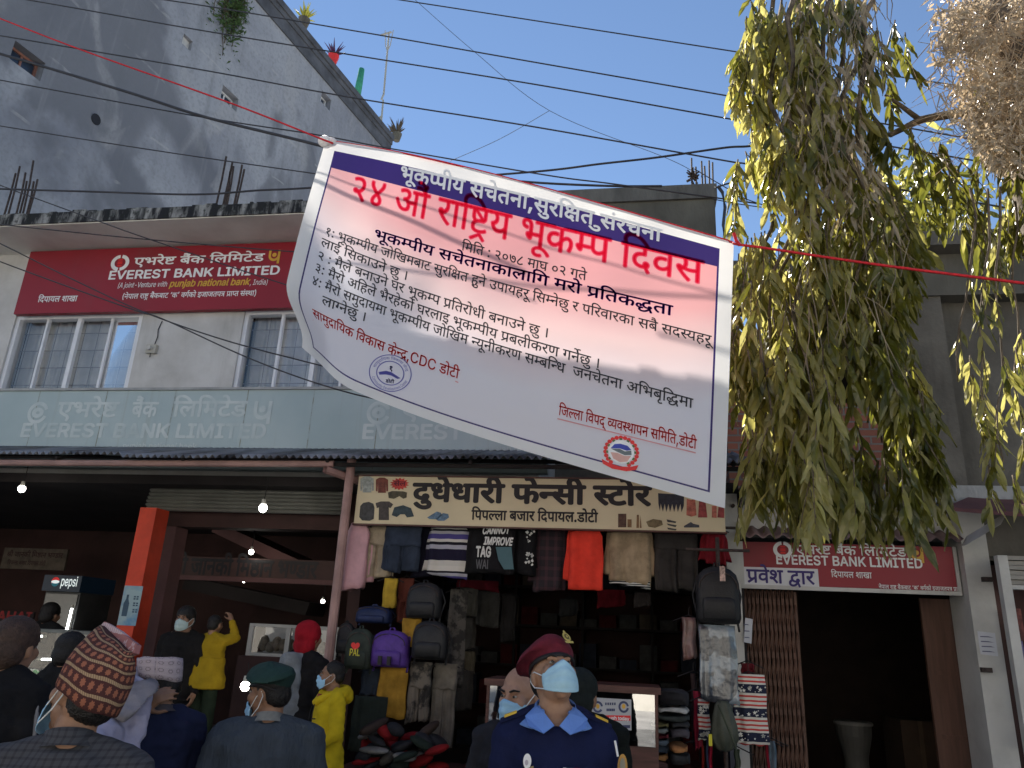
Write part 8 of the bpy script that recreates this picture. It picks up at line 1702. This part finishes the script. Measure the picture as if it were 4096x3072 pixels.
# -- topi caps
def topimat(name, base, line, dot, bands=5.0, ring=False):
    m = bpy.data.materials.new(name); m.use_nodes = True; t = m.node_tree; b = t.nodes['Principled BSDF']; b.inputs['Roughness'].default_value = .9; b.inputs['Specular IOR Level'].default_value = .15
    tc = nn(t, 'ShaderNodeTexCoord'); uv = nn(t, 'ShaderNodeUVMap'); sp = nn(t, 'ShaderNodeSeparateXYZ'); t.links.new(uv.outputs[0], sp.inputs[0])
    def mth(op, a, c):
        n = nn(t, 'ShaderNodeMath', operation=op)
        for i, v in enumerate((a, c)):
            if v is None: continue
            if isinstance(v, (int, float)): n.inputs[i].default_value = v
            else: t.links.new(v, n.inputs[i])
        return n.outputs[0]
    no = nn(t, 'ShaderNodeTexNoise', Scale=40.0, Detail=3.0); t.links.new(tc.outputs['Object'], no.inputs['Vector'])
    v = mth('ADD', mth('MULTIPLY', sp.outputs[1], bands), mth('MULTIPLY', no.outputs[0], .12)); fv = mth('FRACT', v, None)
    u = mth('MULTIPLY', sp.outputs[0], bands*4.2); fu = mth('FRACT', u, None)
    du = mth('SUBTRACT', fu, .5); dv = mth('MULTIPLY', mth('SUBTRACT', fv, .42), 1.25); r = mth('SQRT', mth('ADD', mth('MULTIPLY', du, du), mth('MULTIPLY', dv, dv)), None)
    r = mth('ADD', r, mth('MULTIPLY', mth('SUBTRACT', no.outputs[0], .5), .22))
    th = nn(t, 'ShaderNodeMath', operation='ARCTAN2'); t.links.new(dv, th.inputs[0]); t.links.new(du, th.inputs[1]); r = mth('ADD', r, mth('MULTIPLY', mth('COSINE', mth('MULTIPLY', th.outputs[0], 8.0), None), .045))
    dotm = mth('LESS_THAN', r, .30); 
    if ring: dotm = mth('MULTIPLY', dotm, mth('GREATER_THAN', r, .20))
    lm = mth('GREATER_THAN', fv, .80); zig = mth('GREATER_THAN', mth('FRACT', mth('ADD', mth('MULTIPLY', sp.outputs[0], bands*16), mth('MULTIPLY', fv, 3)), None), .35); lm2 = mth('MULTIPLY', lm, mth('ADD', mth('MULTIPLY', zig, .5), .5))
    def mx(f, a, c):
        x = nn(t, 'ShaderNodeMix', data_type='RGBA'); t.links.new(f, x.inputs[0])
        for i, q_ in ((6, a), (7, c)):
            if isinstance(q_, tuple): x.inputs[i].default_value = (*q_, 1)
            else: t.links.new(q_, x.inputs[i])
        return x.outputs[2]
    c = mx(dotm, base, dot); c = mx(lm2, c, line); t.links.new(c, b.inputs['Base Color'])
    bp = nn(t, 'ShaderNodeBump', Strength=.3, Distance=.01); t.links.new(no.outputs[0], bp.inputs['Height']); t.links.new(bp.outputs[0], b.inputs['Normal'])
    return m
def cap_tube(q, rings, name, m, n=48, ulen=1.0, closed=True):
    """ring list of (z, rx, ry, dx, dy, tilt) -> printed fabric tube with running u, v"""
    V = []; F = []; UV = []
    for j, (z, rx, ry, dx, dy, tl, ty) in enumerate(rings):
        for k in range(n+1):
            a = 2*math.pi*k/n; V.append(q.hp((dx+rx*math.cos(a), dy+ry*math.sin(a), z+tl*math.cos(a)-ty*math.sin(a)+.003*math.sin(5*a+j)))); UV.append((k/n*ulen, j/(len(rings)-1)))
    for j in range(len(rings)-1):
        for k in range(n): F.append((j*(n+1)+k, j*(n+1)+k+1, (j+1)*(n+1)+k+1, (j+1)*(n+1)+k))
    if closed: F.append(tuple((len(rings)-1)*(n+1)+k for k in range(n)))
    me = bpy.data.meshes.new(name); me.from_pydata(V, [], F); ul = me.uv_layers.new(name='UVMap')
    for lp in me.loops: ul.data[lp.index].uv = UV[lp.vertex_index]
    me.materials.append(m); me.polygons.foreach_set('use_smooth', [True]*len(F)); oo = parent(link(bpy.data.objects.new(name, me)), q.t); solid(oo, .003); return oo
# -- near man in the patterned cap
M_TWEED = plaidmat('checked_tweed', (.052,.052,.060), (.022,.022,.028), (.016,.016))
q = Person(318, 2782, 1.95, 'man in tall brown and orange patterned cap seen close from behind', scale=.88, face=-150, head=(-6,38,-14), skin=M_SKIN, hair='short', jacket=M_TWEED, vox=.006, jfold=.005, wide=1.05, collar=M_TWEED, rise=.055); q.mask(down=.02)
tm = topimat('patterned_brown', (.075,.030,.028), (.36,.25,.15), (.30,.115,.070), 6.0)
cap_tube(q, [(-.002,.094,.108,0,.020,0,.030),(.035,.096,.110,0,.020,0,.022),(.075,.094,.112,0,.018,0,.012),(.110,.082,.113,0,.016,0,.014),(.140,.060,.112,0,.014,0,.020),(.162,.036,.110,0,.012,0,.026),(.172,.014,.106,0,.010,0,.026)], 'patterned_cap', tm)
tm2 = topimat('patterned_pink', (.30,.13,.13), (.50,.40,.42), (.42,.30,.32), 2.6, True)
b = MB(); b.prism([q.hp((-.006, y, z)) for y, z in ((-.100,.130),(-.112,.184),(-.095,.212),(.0,.198),(.118,.172),(.126,.148),(.06,.120))], q.M @ q.head @ Vector((-.016,0,0))); cp = b.build('cap_peak', tm2, q.t)
ul = cp.data.uv_layers.new(name='UVMap')
for lp in cp.data.loops: vco = q.head.inverted() @ (q.M.inverted() @ (cp.data.vertices[lp.vertex_index].co-q.H)); ul.data[lp.index].uv = (vco.y*2.4, vco.z*4.0)
# -- man in the pale cap adjusting his mask
M_NAVYC = fabric('navy_wool', (.017,.021,.052), var=.15)
q = Person(640, 2744, 3.75, 'man in pale grey cap and navy jacket holding his mask strap', face=-128, head=(4,58,0), skin=M_SKIN, hair='short', jacket=M_NAVYC, vox=.0058, jfold=.010, wide=1.1, collar=fabric('striped_scarf', (.10,.09,.10)), rise=.075, arms=[((-.235,.03,-.50),(-.235,-.05,-.74)), ((.182,-.022,-.26),(.088,.080,-.105))]); q.mask(down=.01)
tm3 = topimat('patterned_pale', (.40,.335,.36), (.44,.37,.39), (.20,.165,.185), 3.4, True)
cap_tube(q, [(.036,.086,.104,0,.014,0,.018),(.06,.088,.106,0,.012,.002,.016),(.09,.089,.107,0,.010,.004,.012),(.115,.089,.107,0,.008,.006,.008),(.130,.086,.106,0,.006,.008,.004)], 'patterned_cap', tm3, ulen=1.0)
# -- bending person in pale jacket with a grey shawl
M_LIL = fabric('pale_lilac', (.36,.34,.43), var=.12)
q = Person(452, 2372, 3.1, 'person in pale lilac jacket bending forward beside the patterned cap', scale=.88, face=-155, lean=60, head=(45,0,0), hair=None, jacket=M_LIL, vox=.009, jfold=.012, wide=.80, collar=M_LIL)
b = MB(); b.ell(q.hp((0,.03,.02)), (.098,.11,.108), q.M @ q.head, 20, 14); skinned(b, 'hood', M_LIL, q.t, .009, 2, .006, 14.0)
b = MB(); rings = []
for t_, wx, zz, yy in ((0,.04,-.20,.02),(.15,.09,-.24,.075),(.4,.12,-.36,.135),(.7,.11,-.50,.155),(.9,.07,-.60,.16),(1,.02,-.66,.158)): rings.append([q.X((-.13+wx*math.cos(a), yy+.018*math.sin(a)+.01*math.sin(3*a+t_*5), zz)) for a in [2*math.pi*k/20 for k in range(20)]])
b.loft(rings); skinned(b, 'shawl', fabric('grey_shawl', (.22,.20,.21)), q.t, .008, 2, .008, 10.0)
# -- black jacket man at the left edge, black-haired head behind the cap
q = Person(62, 2596, 3.15, 'man in black jacket with reddish brown hair at the far left edge', face=-176, head=(0,0,0), rise=.09, hair='full', hairmat=mat('brown_hair', (.05,.028,.020), .6, .4, 50.0, bump=.5, bscale=120), jacket=fabric('black_shell', (.010,.010,.012)), vox=.008, wide=.82)
b = MB(); b.tube([q.X((-.20,.06,-.30)), q.X((-.225,.07,-.42)), q.X((-.215,.07,-.52))], .008, 6); b.build('sleeve_stripe', mat('grey_stripe', (.16,.16,.17), .6), q.t)
q = Person(285, 2612, 4.9, 'person with black hair just behind the tall patterned cap', face=176, rise=.10, wide=.72, hair='full', jacket=fabric('black_coat', (.012,.012,.013)), vox=.009)
# -- people inside the sweet shop
q = Person(740, 2478, 6.4, 'dark clothed man with white mask standing between the pillars', scale=.86, face=4, ground=.30, skin=M_SKIN, hair='full', jacket=fabric('black_fleece', (.012,.011,.011)), vox=.009); q.mask(mat('mask_white_green', (.45,.56,.54), .8, .05), bulge=.006)
M_MUST = fabric('mustard_coat', (.34,.22,.012), var=.15)
q = Person(862, 2500, 6.5, 'child in mustard yellow coat reaching up with one arm', face=172, scale=.68, ground=.30, hair='short', jacket=M_MUST, vox=.009, jfold=.014, arms=[((-.26,-.10,-.20),(-.16,-.10,.06)), ((.29,.03,-.44),(.35,-.02,-.60))], trousers=fabric('green_trousers', (.02,.03,.018)))
b = MB(); q.torso(b, .045, -.45, -.83, .16); skinned(b, 'coat_skirt', M_MUST, q.t, .012, 3, .010, 10.0)
q = Person(1240, 2552, 6.15, 'woman in red hood and long grey shawl at the display cabinet', face=158, ground=.14, hair=None, jacket=fabric('black_wool', (.012,.011,.012)), vox=.009)
b = MB(); b.ell(q.hp((0,.03,.035)), (.100,.112,.105), q.M @ q.head, 20, 14); b.ell(q.hp((0,.05,-.06)), (.090,.085,.09), q.M @ q.head, 20, 14); skinned(b, 'hood', fabric('red_hood', (.30,.010,.020)), q.t, .009, 2, .006, 16.0)
b = MB(); rings = []
for z, x, wx in ((-.16,.10,.05),(-.22,.15,.09),(-.35,.18,.115),(-.55,.19,.13),(-.80,.19,.14),(-1.05,.20,.14)): rings.append([q.X((x*.4-.04+wx*math.cos(a)+.01*math.sin(5*a+z*9), .13+.11*math.sin(a)+.012*math.sin(4*a), z)) for a in [2*math.pi*k/26 for k in range(26)]])
b.loft(rings); skinned(b, 'shawl', fabric('grey_blue_shawl', (.20,.215,.235)), q.t, .010, 2, .012, 9.0)
q = Person(203, 2462, 7.7, 'dark figure standing before the drinks fridge in the shadow', face=176, rise=.1, ground=.30, hair='full', jacket=fabric('shadow_coat', (.012,.012,.012)), vox=.010)
